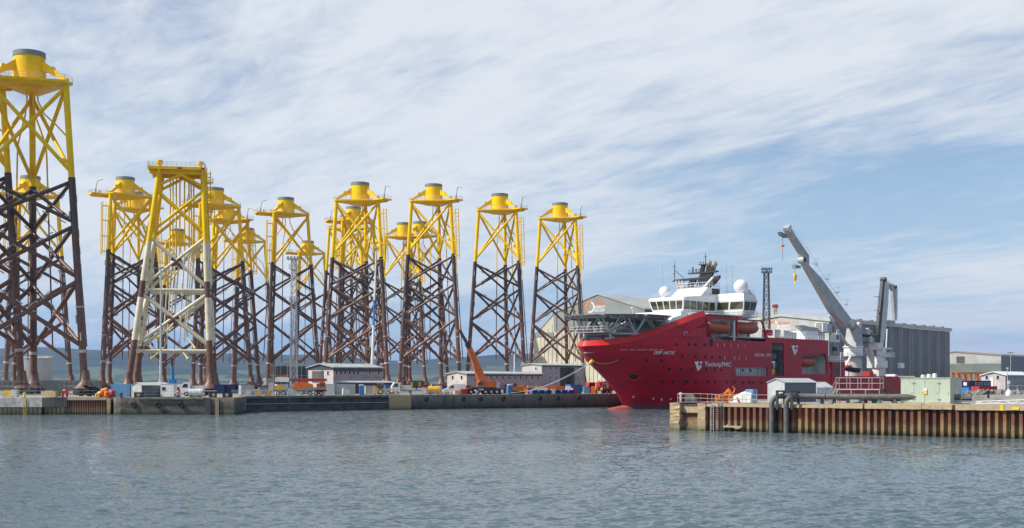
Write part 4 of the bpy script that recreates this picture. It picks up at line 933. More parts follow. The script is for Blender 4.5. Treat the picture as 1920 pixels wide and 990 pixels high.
# window panes, each on its slanting wall
def panes(A, B, C, Dp, fr0, fr1, zlo, zhi, m, outn):
    # A,B bottom corners, C,Dp top corners (B->C side up)
    A, B, C, Dp = map(Vector, (A, B, C, Dp)); pt = lambda u, v: A.lerp(B, u).lerp(Dp.lerp(C, u), v)
    nrm = (B - A).cross(Dp - A).normalized(); nrm = nrm if nrm.dot(Vector(outn)) > 0 else -nrm
    for u0, u1 in zip(fr0, fr1):
        q = [pt(u0, zlo), pt(u1, zlo), pt(u1, zhi), pt(u0, zhi)]
        MB().hexa([p - nrm*0.05 for p in q] + [p + nrm*0.05 for p in q]).build('window_pane', m, SH)
def wallq(i, j): return (ra[i][0], ra[i][1], 23.7), (ra[j][0], ra[j][1], 23.7), (rb[j][0], rb[j][1], 26.5), (rb[i][0], rb[i][1], 26.5)
def even(n, gap=0.06, a=0.03, b=0.97): w = (b - a) / n; return [a + w*k + w*gap/2 for k in range(n)], [a + w*(k+1) - w*gap/2 for k in range(n)]
panes(*wallq(0, 1), *even(5, 0.14, 0.02, 0.98), 0.14, 0.86, M['glassolive'], (-1, 0, 0.2))
s0, s1 = even(5, 0.12, 0.02, 0.98); panes(*wallq(0, 7), s0, s1, 0.14, 0.86, M['glassolive'], (0, -1, 0))
panes(*wallq(3, 2), *even(4, 0.12), 0.22, 0.86, M['glassolive'], (-1, 0, 0))
panes(*wallq(7, 6), [0.06, 0.52], [0.46, 0.97], 0.22, 0.86, M['glassolive'], (-1, 0, 0))
panes(*wallq(6, 5), [0.06, 0.53], [0.48, 0.95], 0.14, 0.86, M['glass'], (0, -1, 0))
# roof: low in front, higher over the wings
MB().hexa([(Lf - .8, -wh - .8, 26.5), (Lw, -wh - .8, 26.5), (Lw, wh + .8, 26.5), (Lf - .8, wh + .8, 26.5), (Lf - .3, -wh - .5, 27.0), (Lw, -wh - .6, 28.2), (Lw, wh + .6, 28.2), (Lf - .3, wh + .5, 27.0)]).build('wheelhouse_roof', M['white'], SH)
MB().hexa([(Lw - .8, -wg - .6, 26.5), (Lr, -wg - .6, 26.5), (Lr, wg + .6, 26.5), (Lw - .8, wg + .6, 26.5), (Lw - .1, -wg - .1, 28.25), (Lr - .3, -wg - .1, 28.25), (Lr - .3, wg + .1, 28.25), (Lw - .1, wg + .1, 28.25)]).build('wing_roof', M['white'], SH)
MB().rail([(Lf - .5, -wh - 1.6, 22.7), (Lw - .5, -wh - 1.6, 22.7), (Lw - .5, -wg, 22.7), (Lr + 1, -wg, 22.7)], 1.1, 0.05, 1.6).build('railing', M['white'], SH)
MB().box(Lf - 1.5, Lr + 1, -wg - .2, wg + .2, 22.45, 22.62).build('bridge_deck', M['white'], SH)
MB().rail([(Lf + .2, -wh - .3, 27.1), (Lf + .2, wh + .3, 27.1)], 1.0, 0.04, 1.2).build('railing', M['galv'], SH)
MB().rail([(Lr - .5, -wg, 28.25), (Lr - .5, -4, 28.25)], 1.0, 0.04, 1.2).rail([(Lr + .9, -wg - .1, 22.7), (Lr + .9, -6, 22.7)], 1.1, .05, 1.0).build('railing', M['galv'], SH)
# house under the mast
mh0 = 44.4
MB().prism([(mh0 - 3.2, -4.5, 27.6), (mh0, -4.5, 29.9), (mh0 + 5.4, -4.5, 29.9), (mh0 + 5.4, -4.5, 27.6)], (0, 9, 0)).build('mast_house', M['white'], SH)
MB().box(mh0 + 1.8, mh0 + 5.2, -4.56, -4.5, 28.3, 29.7).build('louvre', M['dark'], SH)
MB().rail([(mh0 - .2, -4.4, 29.9), (mh0 + 5.3, -4.4, 29.9), (mh0 + 5.3, 4.4, 29.9), (mh0 - .2, 4.4, 29.9), (mh0 - .2, -4.4, 29.9)], 1.3, 0.05, 1.2).build('railing', M['white'], SH)
# radomes
def radome(p, r, m, ped=0.8):
    o = MB().ball(p, r, 24, 16).build('radome', m, SH, True)
    MB().lathe([(r*0.55, p[2] - r - ped), (r*0.5, p[2] - r*0.86)], (p[0], p[1]), 14).build('pedestal', m, o)
q = tx(1246, 547.5, 37.5); radome(q, 1.4, M['white'])
q = tx(1389, 537.5, 50.2); radome(q, 1.78, M['white'])
# black mast: raked funnels, platforms, domes, poles
ML = 47.0
def mt(px, py, L=ML): return tx(px, py, L)
def mslab(pts, L0, L1, name, m):
    q = [mt(*p) for p in pts]; MB().prism([(L0, p.y, p.z) for p in q], (L1 - L0, 0, 0)).build(name, m, SH)
def crop(x, y): return (1220 + x / 7.073, 470 + y / 7.073)
for pts in ([(480, 480), (560, 480), (600, 375), (520, 380)], [(600, 470), (690, 465), (745, 270), (660, 290)], [(700, 460), (775, 455), (840, 210), (740, 200)], [(640, 300), (690, 295), (715, 180), (670, 190)]):
    mslab([crop(*p) for p in pts], ML, ML + 0.7, 'mast_leg', M['black'])
mslab([crop(*p) for p in [(290, 405), (320, 385), (760, 340), (760, 365), (440, 400), (300, 415)]], ML - .1, ML + .9, 'yard_platform', M['dark'])
mslab([crop(*p) for p in [(490, 300), (640, 285), (870, 262), (876, 280), (700, 300), (500, 312)]], ML - .2, ML + 1.0, 'yard_platform', M['dark'])
mslab([crop(*p) for p in [(640, 182), (745, 176), (745, 188), (645, 192)]], ML - .3, ML + 1.2, 'yard_platform', M['dark'])
mslab([crop(*p) for p in [(760, 360), (905, 325), (900, 360), (850, 430), (800, 470), (765, 470)]], ML + .1, ML + .9, 'funnel_casing', M['dark'])
for x in (335, 375, 415): a = mt(*crop(x, 400)); b = mt(*crop(x + 45, 525)); MB().tube(a, b, 0.32, 10).build('exhaust_pipe', M['anode'], SH, True)
a, b = mt(*crop(690, 500), ML - .6), mt(*crop(830, 350), ML - .6); MB().tube(a, b, 0.28, 10).build('exhaust_pipe', M['white'], SH, True)
a, b = mt(*crop(780, 520)), mt(*crop(785, 450)); MB().tube(a, b, 0.5, 10).build('mast_post', M['dark'], SH)
for c_ in ((775, 168), (845, 180)): q = mt(*crop(*c_), ML + .6); radome(q, 0.78, M['hallbeige'], 0.6)
for x, y0_, y1_, r in ((728, 180, 60, .1), (318, 390, 180, .1), (560, 300, 215, .16), (605, 290, 245, .08), (665, 185, 145, .07), (700, 182, 140, .07), (318, 180, 130, .04), (728, 60, 35, .05)):
    MB().tube(mt(*crop(x, y0_)), mt(*crop(x, y1_)), r, 6).build('antenna_pole', M['dark'], SH)
MB().tube(mt(*crop(320, 260)), mt(*crop(440, 365)), 0.09, 6).build('stay', M['dark'], SH)
for (x0_, x1_, y_) in ((285, 335, 213), (285, 335, 308), (708, 748, 80), (628, 700, 160), (580, 650, 250)): MB().tube(mt(*crop(x0_, y_)), mt(*crop(x1_, y_)), 0.06, 5).build('antenna_yard', M['dark'], SH)
MB().rail([mt(*crop(500, 308)) , mt(*crop(700, 298))], 0.9, .04, .8).rail([mt(*crop(810, 330)), mt(*crop(870, 320))], 1.0, .04, .6).build('railing', M['dark'], SH)
for px, y0_, y1_ in ((1242, 562, 495), (1362, 556, 494), (1373, 548, 497), (1364, 553, 535)): a = tx(px, y0_, 48); b = tx(px, y1_, 48); MB().tube(a, b, 0.03, 5).build('whip_antenna', M['rim'], SH)
for px, py in ((1403.5, 545), (1408, 551)): q = tx(px, py, 51.5); MB().ball(q, .3, 10, 8).tube(q, q - Vector((0, 0, 1.8)), .07, 5).build('searchlight', M['dark'], SH, True)
q = tx(1401, 558, 51); MB().box(q.x - .6, q.x + .6, q.y - .5, q.y + .9, 27.2, 29.3).build('locker', M['offwhite'], SH)
# helideck on its lattice
HC = Vector((13.7, 0, 21.55)); HR = 11.1
oc = [(HC.x + HR/math.cos(R(22.5))*math.cos(R(22.5 + 45*k))*0.97, HR/math.cos(R(22.5))*math.sin(R(22.5 + 45*k))*0.97) for k in range(8)]
hd = MB().prism([(x, y, 21.3) for x, y in oc], (0, 0, 0.28)).build('helideck', M['helideck'], SH)
n8 = MB()
for k in range(8):
    a = Vector((*oc[k], 21.25)); b = Vector((*oc[(k+1) % 8], 21.25)); o = (a + b)/2 - HC; o.z = 0; o.normalize(); o2 = o*1.4 + Vector((0, 0, 0.25))
    n8.hexa([a, b, b + o2, a + o2, a + Vector((0, 0, .06)), b + Vector((0, 0, .06)), b + o2 + Vector((0, 0, .06)), a + o2 + Vector((0, 0, .06))])
    for j in range(6): p0 = a.lerp(b, j/5); n8.tube(p0 - Vector((0, 0, .5)), p0 + o2, .07, 5)
n8.build('safety_net', M['helideck'], hd)
gd = MB()
for k in range(-4, 5): gd.box(HC.x + k*2.5 - .12, HC.x + k*2.5 + .12, -math.sqrt(max(1, HR**2 - (k*2.5)**2)), math.sqrt(max(1, HR**2 - (k*2.5)**2)), 20.85, 21.28)
for k in (-6, -2, 2, 6): gd.box(HC.x - 10, HC.x + 10, k - .15, k + .15, 20.6, 21.27)
gd.build('girder_grid', M['helideck'], hd)
for (x, y) in ((6.5, -3.6), (6.5, 3.6), (11, -7.5), (11, 7.5), (18.5, -8), (18.5, 8)):
    zb = DK + .05 
    MB().tube((x, y, zb), (x, y, 17.4), 0.3, 10).build('helideck_post', M['galv'], SH, True)
    for dx, dy in ((-2.8, 0), (2.8, 0), (0, -2.6 if y < 0 else 2.6), (-2, 2 if y < 0 else -2), (2, 2.2 if y < 0 else -2.2)): member('strut', (x, y, 17.4), (x + dx, y + dy, 20.8), 0.17, M['galv'], SH, 8)
for a, b in (((6.5, -3.6), (11, -7.5)), ((11, -7.5), (18.5, -8)), ((6.5, 3.6), (11, 7.5)), ((11, 7.5), (18.5, 8)), ((6.5, -3.6), (6.5, 3.6)), ((11, -7.5), (11, 7.5)), ((18.5, -8), (18.5, 8))):
    member('tie_beam', (*a, 17.3), (*b, 17.3), 0.24, M['galv'], SH, 8); member('strut', (*a, 14.2), (*b, 17.2), 0.12, M['galv'], SH, 8); member('strut', (*b, 17.5), ((a[0]+b[0])/2, (a[1]+b[1])/2, 20.8), .14, M['galv'], SH, 8); member('strut', (*a, 17.5), ((a[0]+b[0])/2, (a[1]+b[1])/2, 20.8), .14, M['galv'], SH, 8)
MB().box(2.5, 6.5, -5, 5, 17.5, 17.62).build('fire_platform', M['galv'], SH)
MB().rail([(2.5, -5, 17.62), (2.5, 5, 17.62)], 1.2, .05, 1).rail([(2.5, -5, 17.62), (6.5, -5, 17.62)], 1.2, .05, 1).build('railing', M['galv'], SH)
for x, y in ((3, -4), (4.5, -1), (3, 3)): MB().lathe([(.5, 17.6), (.5, 18.8), (.2, 19.2)], (x, y), 10).build('foam_monitor', M['rim'], SH)
for y in (-4.5, -3.2): MB().box(13, 15, y, y + 1, DK + .05, DK + 2.3).build('mooring_winch', M['dark'], SH)
member('helideck_beacon', tx(1186, 592, 20), tx(1186, 579, 20), 0.07, M['white'], SH, 6); q = tx(1186, 578.5, 20); MB().lathe([(.35, q.z), (.45, q.z + .25), (.2, q.z + .35)], (q.x, q.y), 10).build('beacon', M['white'], SH)
# stairs beside the helideck
for y in (-6.8, -6.0): member('stair_string', (19.4, y, 20.6), (22.6, y, 16.4), 0.12, M['pipe'], SH, 6)
# bulbous bow
vs = []; fs = []; n, m = 14, 16
for i in range(n + 1):
    u = i/n; x = 8.4 + 16*u; r = 1.55*math.sin(min(1, u*1.25 + .02)*math.pi/2)**0.7 * (1 - max(0, u - .6)*1.5)
    for k in range(m): a = 2*math.pi*k/m; vs.append((x, r*1.25*math.cos(a), -0.55 + r*math.sin(a)))
for i in range(n):
    for k in range(m): fs.append((i*m+k, i*m+(k+1) % m, (i+1)*m+(k+1) % m, (i+1)*m+k))
fs += [tuple(range(m)), tuple(n*m + k for k in reversed(range(m)))]
MB().add(vs, fs).build('bulbous_bow', M['bulb'], SH, True)
# portholes
pts = [(1268, 645.5), (1291.5, 645.5), (1304, 646), (1321, 646.5), (1333.5, 646.5), (1279, 668), (1303.5, 669), (1322.5, 669.5), (1335, 670), (1350, 670.5), (1213, 675.5), (1239.5, 676),
       (1255, 692), (1276, 692), (1296, 692.5), (1324, 693), (1340, 693), (1353, 693.5), (1241.5, 715.5), (1261, 715.5), (1287, 715.5), (1304, 716), (1327, 716), (1341, 716), (1362, 716.5), (1376.5, 716.5), (1392.5, 717), (1405.5, 717), (1412, 717), (1428, 717), (1437, 717)]
ph = MB().lathe([(0.36, 0), (0.36, 0.10), (0.28, 0.10), (0.28, 0.03)], n=12).mesh('porthole', M['black'], True)
def on_hull(px, py):
    h_ = hull_hit(px, py)
    L, z = h_; e = 0.3; p = Vector((L, -hb(L, z), z)); du = Vector((2*e, -(hb(L+e, z) - hb(L-e, z)), 0)); dv = Vector((0, -(hb(L, z+e) - hb(L, z-e)), 2*e))
    nrm = du.cross(dv).normalized(); nrm = nrm if nrm.y < 0 else -nrm
    return p, nrm
for px, py in pts:
    p, nrm = on_hull(px, py); o = link('porthole', ph, SH); o.location = p - nrm*0.02; o.rotation_mode = 'QUATERNION'; o.rotation_quaternion = nrm.to_track_quat('Z', 'Y')
for px, py in ((1345, 646.5), (1358, 647), (1371, 647.5), (1384, 648), (1397, 648.5), (1359, 671), (1377, 671.5), (1386, 671.5), (1398.5, 672)):
    q = P2(px, py); MB().box(q.x - .12, q.x + .12, -HB - .05, -HB, q.z - .35, q.z + .35).build('vent', M['officepink'], SH)
q = P2(1333.5, 641); MB().box(q.x - .55, q.x + .55, -HB - .06, -HB, q.z - .7, q.z + .7).build('scupper_door', M['black'], SH)
# hawse pocket, fairlead slot, scuffed white line
def hull_patch(name, m, quad, off=0.06, nu=8, nv=3):
    A, B, C, Dp = [hull_hit(*p) for p in quad]; vs = []; fs = []
    for j in range(nv + 1):
        for i in range(nu + 1):
            u, v = i/nu, j/nv; L = (A[0]*(1-u) + B[0]*u)*(1-v) + (Dp[0]*(1-u) + C[0]*u)*v; z = (A[1]*(1-u) + B[1]*u)*(1-v) + (Dp[1]*(1-u) + C[1]*u)*v
            vs.append((L, -hb(L, z) - off, z))
    for j in range(nv):
        for i in range(nu): k = j*(nu+1) + i; fs.append((k, k+1, k+nu+2, k+nu+1))
    return MB().add(vs, fs).build(name, m, SH)
hull_patch('hawse_pocket', M['redtop'], [(1176.5, 710), (1192, 717), (1203, 703), (1180, 700.5)], 0.10)
hull_patch('anchor_recess', M['black'], [(1177, 709), (1190, 711.5), (1198, 703.5), (1180, 701.5)], 0.2)
hull_patch('fairlead', M['black'], [(1158, 675.5), (1175, 675), (1175, 673.5), (1158, 673.8)], 0.09)
for a, b in ((1162, 1176), (1180, 1190), (1193, 1213), (1216, 1232), (1236, 1243)): hull_patch('scuff_line', M['anode'], [(a, 656.6), (b, 656.6), (b, 655.4), (a, 655.4)], 0.05, 5, 1)
for px, py in ((1187, 744), (1224.5, 747.5), (1240, 749), (1257, 748)): hull_patch('draught_mark', M['signw'], [(px - 1.6, py + 1.8), (px + 1.6, py + 1.8), (px + 1.3, py - 1.8), (px - 1.3, py - 1.8)], 0.05, 2, 2)
# lettering
def text_geo(body, shear=0.0, bold=0.0):
    cu = bpy.data.curves.new('lettering', 'FONT'); cu.body = body; cu.resolution_u = 3; cu.offset = bold; cu.shear = shear
    ob = bpy.data.objects.new('lettering', cu); COL.objects.link(ob); bpy.context.view_layer.update()
    me = ob.evaluated_get(bpy.context.evaluated_depsgraph_get()).to_mesh(); v = [tuple(x.co) for x in me.vertices]; f = [tuple(p.vertices) for p in me.polygons]
    bpy.data.objects.remove(ob); bpy.data.curves.remove(cu)
    x0 = min(p[0] for p in v); x1 = max(p[0] for p in v); y0 = min(p[1] for p in v); y1 = max(p[1] for p in v)
    return [((p[0]-x0)/(x1-x0), (p[1]-y0)/(y1-y0)) for p in v], f
def hull_text(body, px0, px1, ytop0, ybot0, m, shear=0.0, bold=0.0, flat=False):
    v, f = text_geo(body, shear, bold); H = (lambda a, b: (P2(a, b).x, P2(a, b).z)) if flat else hull_hit
    a = H(px0, ybot0); b = H(px1, ybot0); c = H(px0, ytop0); hgt = c[1] - a[1]; vs = []
    for u, w in v:
        L = a[0] + (b[0] - a[0])*u; z = a[1] + hgt*w; vs.append((L, -(HB if flat else hb(L, z)) - 0.07, z))
    return MB().add(vs, f).build('lettering', m, SH)
hull_text('DEEP  ARCTIC', 1224, 1264.5, 658.3, 664.2, M['signw'], 0.25, 0.012)
hull_text('TechnipFMC', 1320, 1370.5, 678.3, 689.3, M['signw'], 0, 0.008)
hull_text('OSCV 06L - DSV', 1414.5, 1444.5, 662.2, 668.2, M['signw'], 0, 0.008, True)
def emblem(px0, px1, y0, y1, flat):
    H = (lambda a, b: (P2(a, b).x, P2(a, b).z)) if flat else hull_hit
    for poly in ([(0, 0), (.60, 0), (.42, .30), (.55, .48), (.44, .98), (.40, .98)], [(.66, 0), (1, 0), (.86, .26), (.70, .24)], [(.66, .33), (.9, .45), (.84, .58), (.52, .98), (.55, .60)]):
        q = [H(px0 + (px1 - px0)*x, y0 + (y1 - y0)*y) for x, y in poly]
        MB().add([(L, -(HB if flat else hb(L, z)) - 0.07, z) for L, z in q], [tuple(range(len(q)))]).build('emblem', M['signw'], SH)
emblem(1301.5, 1317, 678, 696, False); emblem(1483.5, 1496.5, 648, 666.5, True)
# upper deck fittings amidships: railings, small deck crane, lockers
zd = Z2
def dk(px, off=HB - 1): return sp(px, 640, off).x
MB().rail([(LE1 + .5, -HB + .5, zd - .1), (LE2 - 1, -HB + .5, zd - .1)], 1.2, .05, 1.2).build('railing', M['white'], SH)
for a, b, h_ in ((1459, 1470, 2.3), (1476, 1487, 2.2), (1488, 1500, 1.8)): MB().box(dk(a), dk(b), -HB + 2, -HB + 4.5, zd - .1, zd + h_).build('deck_locker', M['offwhite'], SH)
MB().box(dk(1504, 8), dk(1528, 8), -9, -5, zd - .1, zd + 2.6).build('winch_house', M['white'], SH)
q = [sp(*p, 8.5) for p in [(1495.5, 610), (1507, 609.5), (1520, 613), (1534, 614), (1534, 620), (1523, 624), (1517, 627), (1506, 619)]]
MB().prism(q, (0, 1.2, 0)).build('deck_crane_jib', M['craneg'], SH)
q0, q1 = sp(1540, 634, 8.5), sp(1540, 622, 8.5); MB().lathe([(1.0, zd - .1), (.9, q1.z)], (q0.x, q0.y), 12).build('deck_crane_post', M['offwhite'], SH, True)
MB().box(q0.x - 1.3, q0.x + 1.3, q0.y - 1.2, q0.y + 1.2, q1.z, q1.z + 2.4).build('deck_crane_cab', M['white'], SH)
for k in range(4): MB().box(q0.x - 1.35, q0.x - 1.3, q0.y - .9, q0.y + .9, q1.z + .3 + k*.55, q1.z + .6 + k*.55).build('grille', M['dark'], SH)
MB().box(q0.x + 1.7, q0.x + 4.2, q0.y - 1, q0.y + 1.5, q1.z - .2, q1.z + 2.2).build('winch_cage', M['craneg'], SH)
q = P2(1449, 620); MB().box(q.x - 1.0, q.x + 1.0, -HB + .6, -HB + 1.4, zd + .6, zd + 2.0).build('lifebuoy_locker', M['red'], SH)
# aft working deck
LAx = 149.0
MB().box(LE2 + 1.4, LAx, -HB, HB, 1.0, 6.3).build('aft_hull', M['red'], SH)
MB().box(LE2 + 1.4, LAx, -HB + 0.02, HB - 0.02, -1.5, 1.0).build('boot_top', M['boot'], SH)
for s in (-1, 1): MB().box(LE2 + 1.4, LAx, s*HB - .15, s*HB + .15, 6.3, ZA).build('aft_bulwark', M['red'], SH)
a, b = P2(1560, 700).x, P2(1584.5, 700).x; MB().box(a, b, -HB - .02, -HB + 3, ZA, P2(1572, 679).z).build('stores_block', M['red'], SH)
MB().box(a + .8, a + 4.2, -HB - .06, -HB - .02, ZA + .3, ZA + 3.2).build('recess_panel', M['boot'], SH)
MB().rail([(LE2 + .2, -HB + .4, P2(1572, 679).z), (b, -HB + .4, P2(1572, 679).z)], 1.6, .07, 0.7).build('railing', M['white'], SH)
a = P2(1574, 706); MB().tube((a.x, -HB - .3, a.z), (a.x, -HB - .3, P2(1574, 660).z), .1, 6).build('flag_pole', M['white'], SH)
rg = random.Random(8)
for k in range(10):
    x = 99 + k*4.6 + rg.random(); w = 1 + rg.random()*2; MB().box(x, x + w, -10 + rg.random()*3, -6 + rg.random()*3, 6.3, 7.4 + rg.random()*2.3).build('deck_cargo', M[rg.choice(['offwhite', 'craneg', 'white', 'rim', 'redp'])], SH)
# small orange work boat on its cradle aft
n = 10; vs = []; fs = []
a, b = P2(1594, 695), P2(1622, 695)
for i in range(n + 1):
    u = i/n; w = 1.1*(1 - (1-u)**3*0.0 - max(0, .35 - u)**2*7); x = a.x + (b.x - a.x)*u
    vs += [(x, -HB + 2.2 - w, 10.1 + .5*(1-u)), (x, -HB + 2.2 + w, 10.1 + .5*(1-u)), (x, -HB + 2.2 + w*.4, 8.9 + .9*(1-u)**2), (x, -HB + 2.2 - w*.4, 8.9 + .9*(1-u)**2)]
for i in range(n):
    for k in range(4): fs.append((i*4 + k, i*4 + (k+1) % 4, i*4 + 4 + (k+1) % 4, i*4 + 4 + k))
fs += [(0, 1, 2, 3), tuple(n*4 + k for k in (3, 2, 1, 0))]
wb = MB().add(vs, fs).build('work_boat', M['dark'], SH)
MB().box(a.x + .5, a.x + 4, -HB + 1.4, -HB + 3.0, 10.4, 11.0).build('boat_canopy', M['orange'], wb)
member('boat_davit', (a.x + 1, -HB + 3.3, 8), (a.x + 4.5, -HB + 2.2, 13.6), .3, M['white'], SH, 8); member('boat_davit', (a.x + 4.5, -HB + 2.2, 13.6), (a.x + 5, -HB + 3.3, 8), .25, M['white'], SH, 8)

# ---- main crane
CO = 8.0
def cp(px, py, off=CO): return sp(px, py, off)
c0 = cp(1600, 690); CL = c0.x
MB().lathe([(2.45, 6.3), (2.45, cp(1600, 668.5).z)], (CL, -CO), 28).build('crane_pedestal', M['offwhite'], SH, True)
za, zb = cp(1600, 668).z, cp(1600, 649.5).z
MB().lathe([(2.75, za), (2.65, zb - .4), (2.95, zb - .3), (2.95, zb)], (CL, -CO), 28).build('slew_ring', M['white'], SH, True)
MB().lathe([(3.6, za - .15), (3.6, za)], (CL, -CO), 20).build('crane_walkway', M['rim'], SH); MB().rail([(CL + 3.5*math.cos(R(k*45)), -CO + 3.5*math.sin(R(k*45)), za) for k in range(9)], 1.1, .05, 2).build('railing', M['galv'], SH)
MB().hexa([(CL - 2.0, -CO - 1.8, zb), (CL + 2.4, -CO - 1.8, zb), (CL + 2.4, -CO + 1.8, zb), (CL - 2.0, -CO + 1.8, zb), (CL - .8, -CO - 1.6, cp(1600, 612).z), (CL + 1.8, -CO - 1.6, cp(1600, 612).z), (CL + 1.8, -CO + 1.6, cp(1600, 612).z), (CL - .8, -CO + 1.6, cp(1600, 612).z)]).build('king_post', M['craneg'], SH)
bpts = [(1467.4, 427.6), (1473, 422), (1474, 430.5), (1481, 442), (1507, 480), (1507, 498), (1529, 521), (1585, 597), (1598, 606), (1595, 616), (1580, 616), (1553, 587), (1502.6, 498.5), (1496.5, 486), (1495, 474.5), (1469, 433)]
MB().prism([cp(*p, CO - 0.8) for p in bpts], (0, -1.7, 0)).build('boom', M['craneg'], SH)
for o in (1.0, 0.0, -1.0): member('lift_cylinder', cp(1588, 646, CO + o), cp(1570, 619, CO + o), .42, M['offwhite'], SH, 10); member('lift_rod', cp(1570, 619, CO + o), cp(1554.5, 592, CO + o), .26, M['galv'], SH, 10)
for px, py, r in ((1498, 488, 0.95),): q = cp(px, py, CO - .8); MB().tube(q, q - Vector((0, 1.8, 0)), r, 18).build('boom_sheave', M['craneg'], SH, True); MB().tube(q - Vector((0, 1.9, 0)), q - Vector((0, 1.75, 0)), r*.7, 14).build('sheave_hub', M['dark'], SH)
for pp in ([(1465, 434.5), (1476, 440), (1477, 446), (1467, 441)], [(1492, 496), (1502, 499), (1501, 503), (1492, 502)]): MB().prism([cp(*p, CO + .6) for p in pp], (0, 1.2, 0)).build('boom_platform', M['rim'], SH)
def hang(px, y0, y1, y2, m):
    member('hoist_wire', cp(px, y1), cp(px, y0), .05, M['dark'], SH, 5); a = cp(px, y1); b = cp(px, y2); MB().lathe([(.15, b.z), (.5, b.z + (a.z-b.z)*.35), (.5, a.z - .3), (.2, a.z)], (a.x, a.y), 10).build('hook_block', m, SH, True)
    MB().tube((b.x, b.y, b.z), (b.x - .3, b.y, b.z - .9), .12, 6).build('hook', m, SH)
hang(1490.5, 492, 513, 527, M['sand']); hang(1467.5, 440, 458, 463, M['orange']); member('hoist_wire', cp(1467.2, 489), cp(1467.5, 463), .06, M['rim'], SH, 5)
up = [(1477, 431), (1489, 444), (1516, 481), (1539, 520), (1593, 597)]
rl = MB(); prev = None
for (xa, ya), (xb, yb) in zip(up[:-1], up[1:]):
    for f in (0, .33, .66):
        a = cp(xa + (xb-xa)*f, ya + (yb-ya)*f, CO + 1.2); b = a + Vector((.5, 0, 1.3)); rl.tube(a, b, .05, 5)
        if prev: rl.tube(prev, b, .04, 5)
        prev = b
rl.build('boom_handrail', M['galv'], SH)
for f in (.15, .4, .62, .82): a = cp(1516 + 85*f, 485 + 112*f, CO + 1.2); MB().box(a.x, a.x + 1.5, a.y - .1, a.y + .8, a.z + 1.0, a.z + 1.1).tube(a, a + Vector((1.4, 0, 2.2)), .05, 5).tube(a + Vector((-.3, 0, 2.2)), a + Vector((2.2, 0, 2.6)), .05, 5).build('floodlight_bracket', M['rim'], SH)
a = cp(1571, 641, CO + 3); MB().prism([(a.x - 1.3, a.y, a.z), (a.x + 1.2, a.y, a.z), (a.x + 1.2, a.y, a.z + 2.4), (a.x - .4, a.y, a.z + 2.6), (a.x - 1.3, a.y, a.z + 1.6)], (0, 1.8, 0)).build('crane_cab', M['white'], SH); MB().box(a.x - .9, a.x + .8, a.y - .05, a.y, a.z + .6, a.z + 1.9).build('cab_window', M['glass'], SH)
q = cp(1566, 640, CO + 3); MB().rail([(q.x - 1.2, q.y, q.z - .3), (q.x + .4, q.y, q.z - .3)], 1.2, .06, .5).build('railing', M['white'], SH)
for k, (xa, ya, xb, yb, m) in enumerate([(1607, 645, 1619, 632, 'pipe'), (1610, 628, 1636, 626.5, 'rim'), (1621, 641, 1637, 629, 'dark'), (1604, 626, 1614, 612, 'rim'), (1622, 626, 1634, 616, 'pipe'), (1612, 641, 1636, 640, 'rim'), (1627, 640, 1634, 645, 'offwhite')]):
    a = cp(xa, ya); b = cp(xb, yb); MB().box(a.x, b.x, -CO - 1.6, -CO + 1.6, min(a.z, b.z), max(a.z, b.z)).build('winch_machinery', M[m], SH)
for px, py in ((1612, 610), (1598, 606), (1628, 621), (1633, 636)): q = cp(px, py, CO + 1.7); MB().tube(q - Vector((0, .2, 0)), q + Vector((0, 2.6, 0)), .95, 16).build('winch_drum', M['offwhite'], SH, True)
MB().rail([cp(1606, 641, CO + 1.8), cp(1640, 642, CO + 1.8)], 1.3, .06, .8).rail([cp(1606, 627, CO + 1.8), cp(1636, 626.5, CO + 1.8)], 1.2, .06, .8).build('railing', M['galv'], SH)
q = cp(1569, 654, CO + 2.8); MB().box(q.x - .8, q.x + .6, q.y, q.y + 1, q.z - .6, q.z + .5).build('winch_motor', M['dark'], SH)
# ---- second, folded crane
C2 = 9.0
def c2(px, py, off=C2): return sp(px, py, off)
c0 = c2(1648, 700); CL = c0.x
MB().lathe([(1.9, 6.3), (1.9, c2(1648, 690).z), (2.5, c2(1648, 689.5).z), (2.5, c2(1648, 676.5).z), (1.9, c2(1648, 676).z), (1.9, c2(1648, 669).z)], (CL, -C2), 24).build('crane_pedestal', M['white'], SH, True)
z = c2(1648, 669).z; MB().box(CL - 1.6, CL + 5.2, -C2 - 2.6, -C2 + 2, z, z + .2).build('crane_platform', M['white'], SH)
MB().rail([(CL - 1.6, -C2 - 2.5, z + .2), (CL + 5.2, -C2 - 2.5, z + .2), (CL + 5.2, -C2 + 2, z + .2)], 1.1, .06, .8).build('railing', M['white'], SH)
a = c2(1656, 668, C2 + 2); b = c2(1674, 652, C2 + 2); MB().prism([(a.x, a.y, a.z + .3), (b.x - .8, a.y, a.z + .3), (b.x - .8, a.y, b.z), (a.x, a.y, b.z)], (0, 2, 0)).build('crane_cab', M['white'], SH)
MB().box(a.x + 2.0, b.x - 1.2, a.y - .05, a.y, a.z + 1.0, b.z - .5).build('cab_window', M['glass'], SH)
MB().box(CL - 3.6, CL - .3, -C2 - 1.5, -C2 + 1.5, c2(1640, 655).z, c2(1640, 643).z).build('slew_housing', M['white'], SH)
MB().prism([c2(*p, C2 + .9) for p in [(1634, 650), (1640, 668), (1640, 690), (1636, 690), (1636, 668), (1630, 652)]], (0, 1.8, 0)).build('pedestal_bracket', M['offwhite'], SH)
MB().prism([c2(*p, C2 + .5) for p in [(1650, 652), (1655, 652), (1661, 622), (1665, 575), (1667.5, 531), (1662, 527), (1659, 529), (1656, 580), (1652, 618)]], (0, 1.0, 0)).build('boom', M['offwhite'], SH)
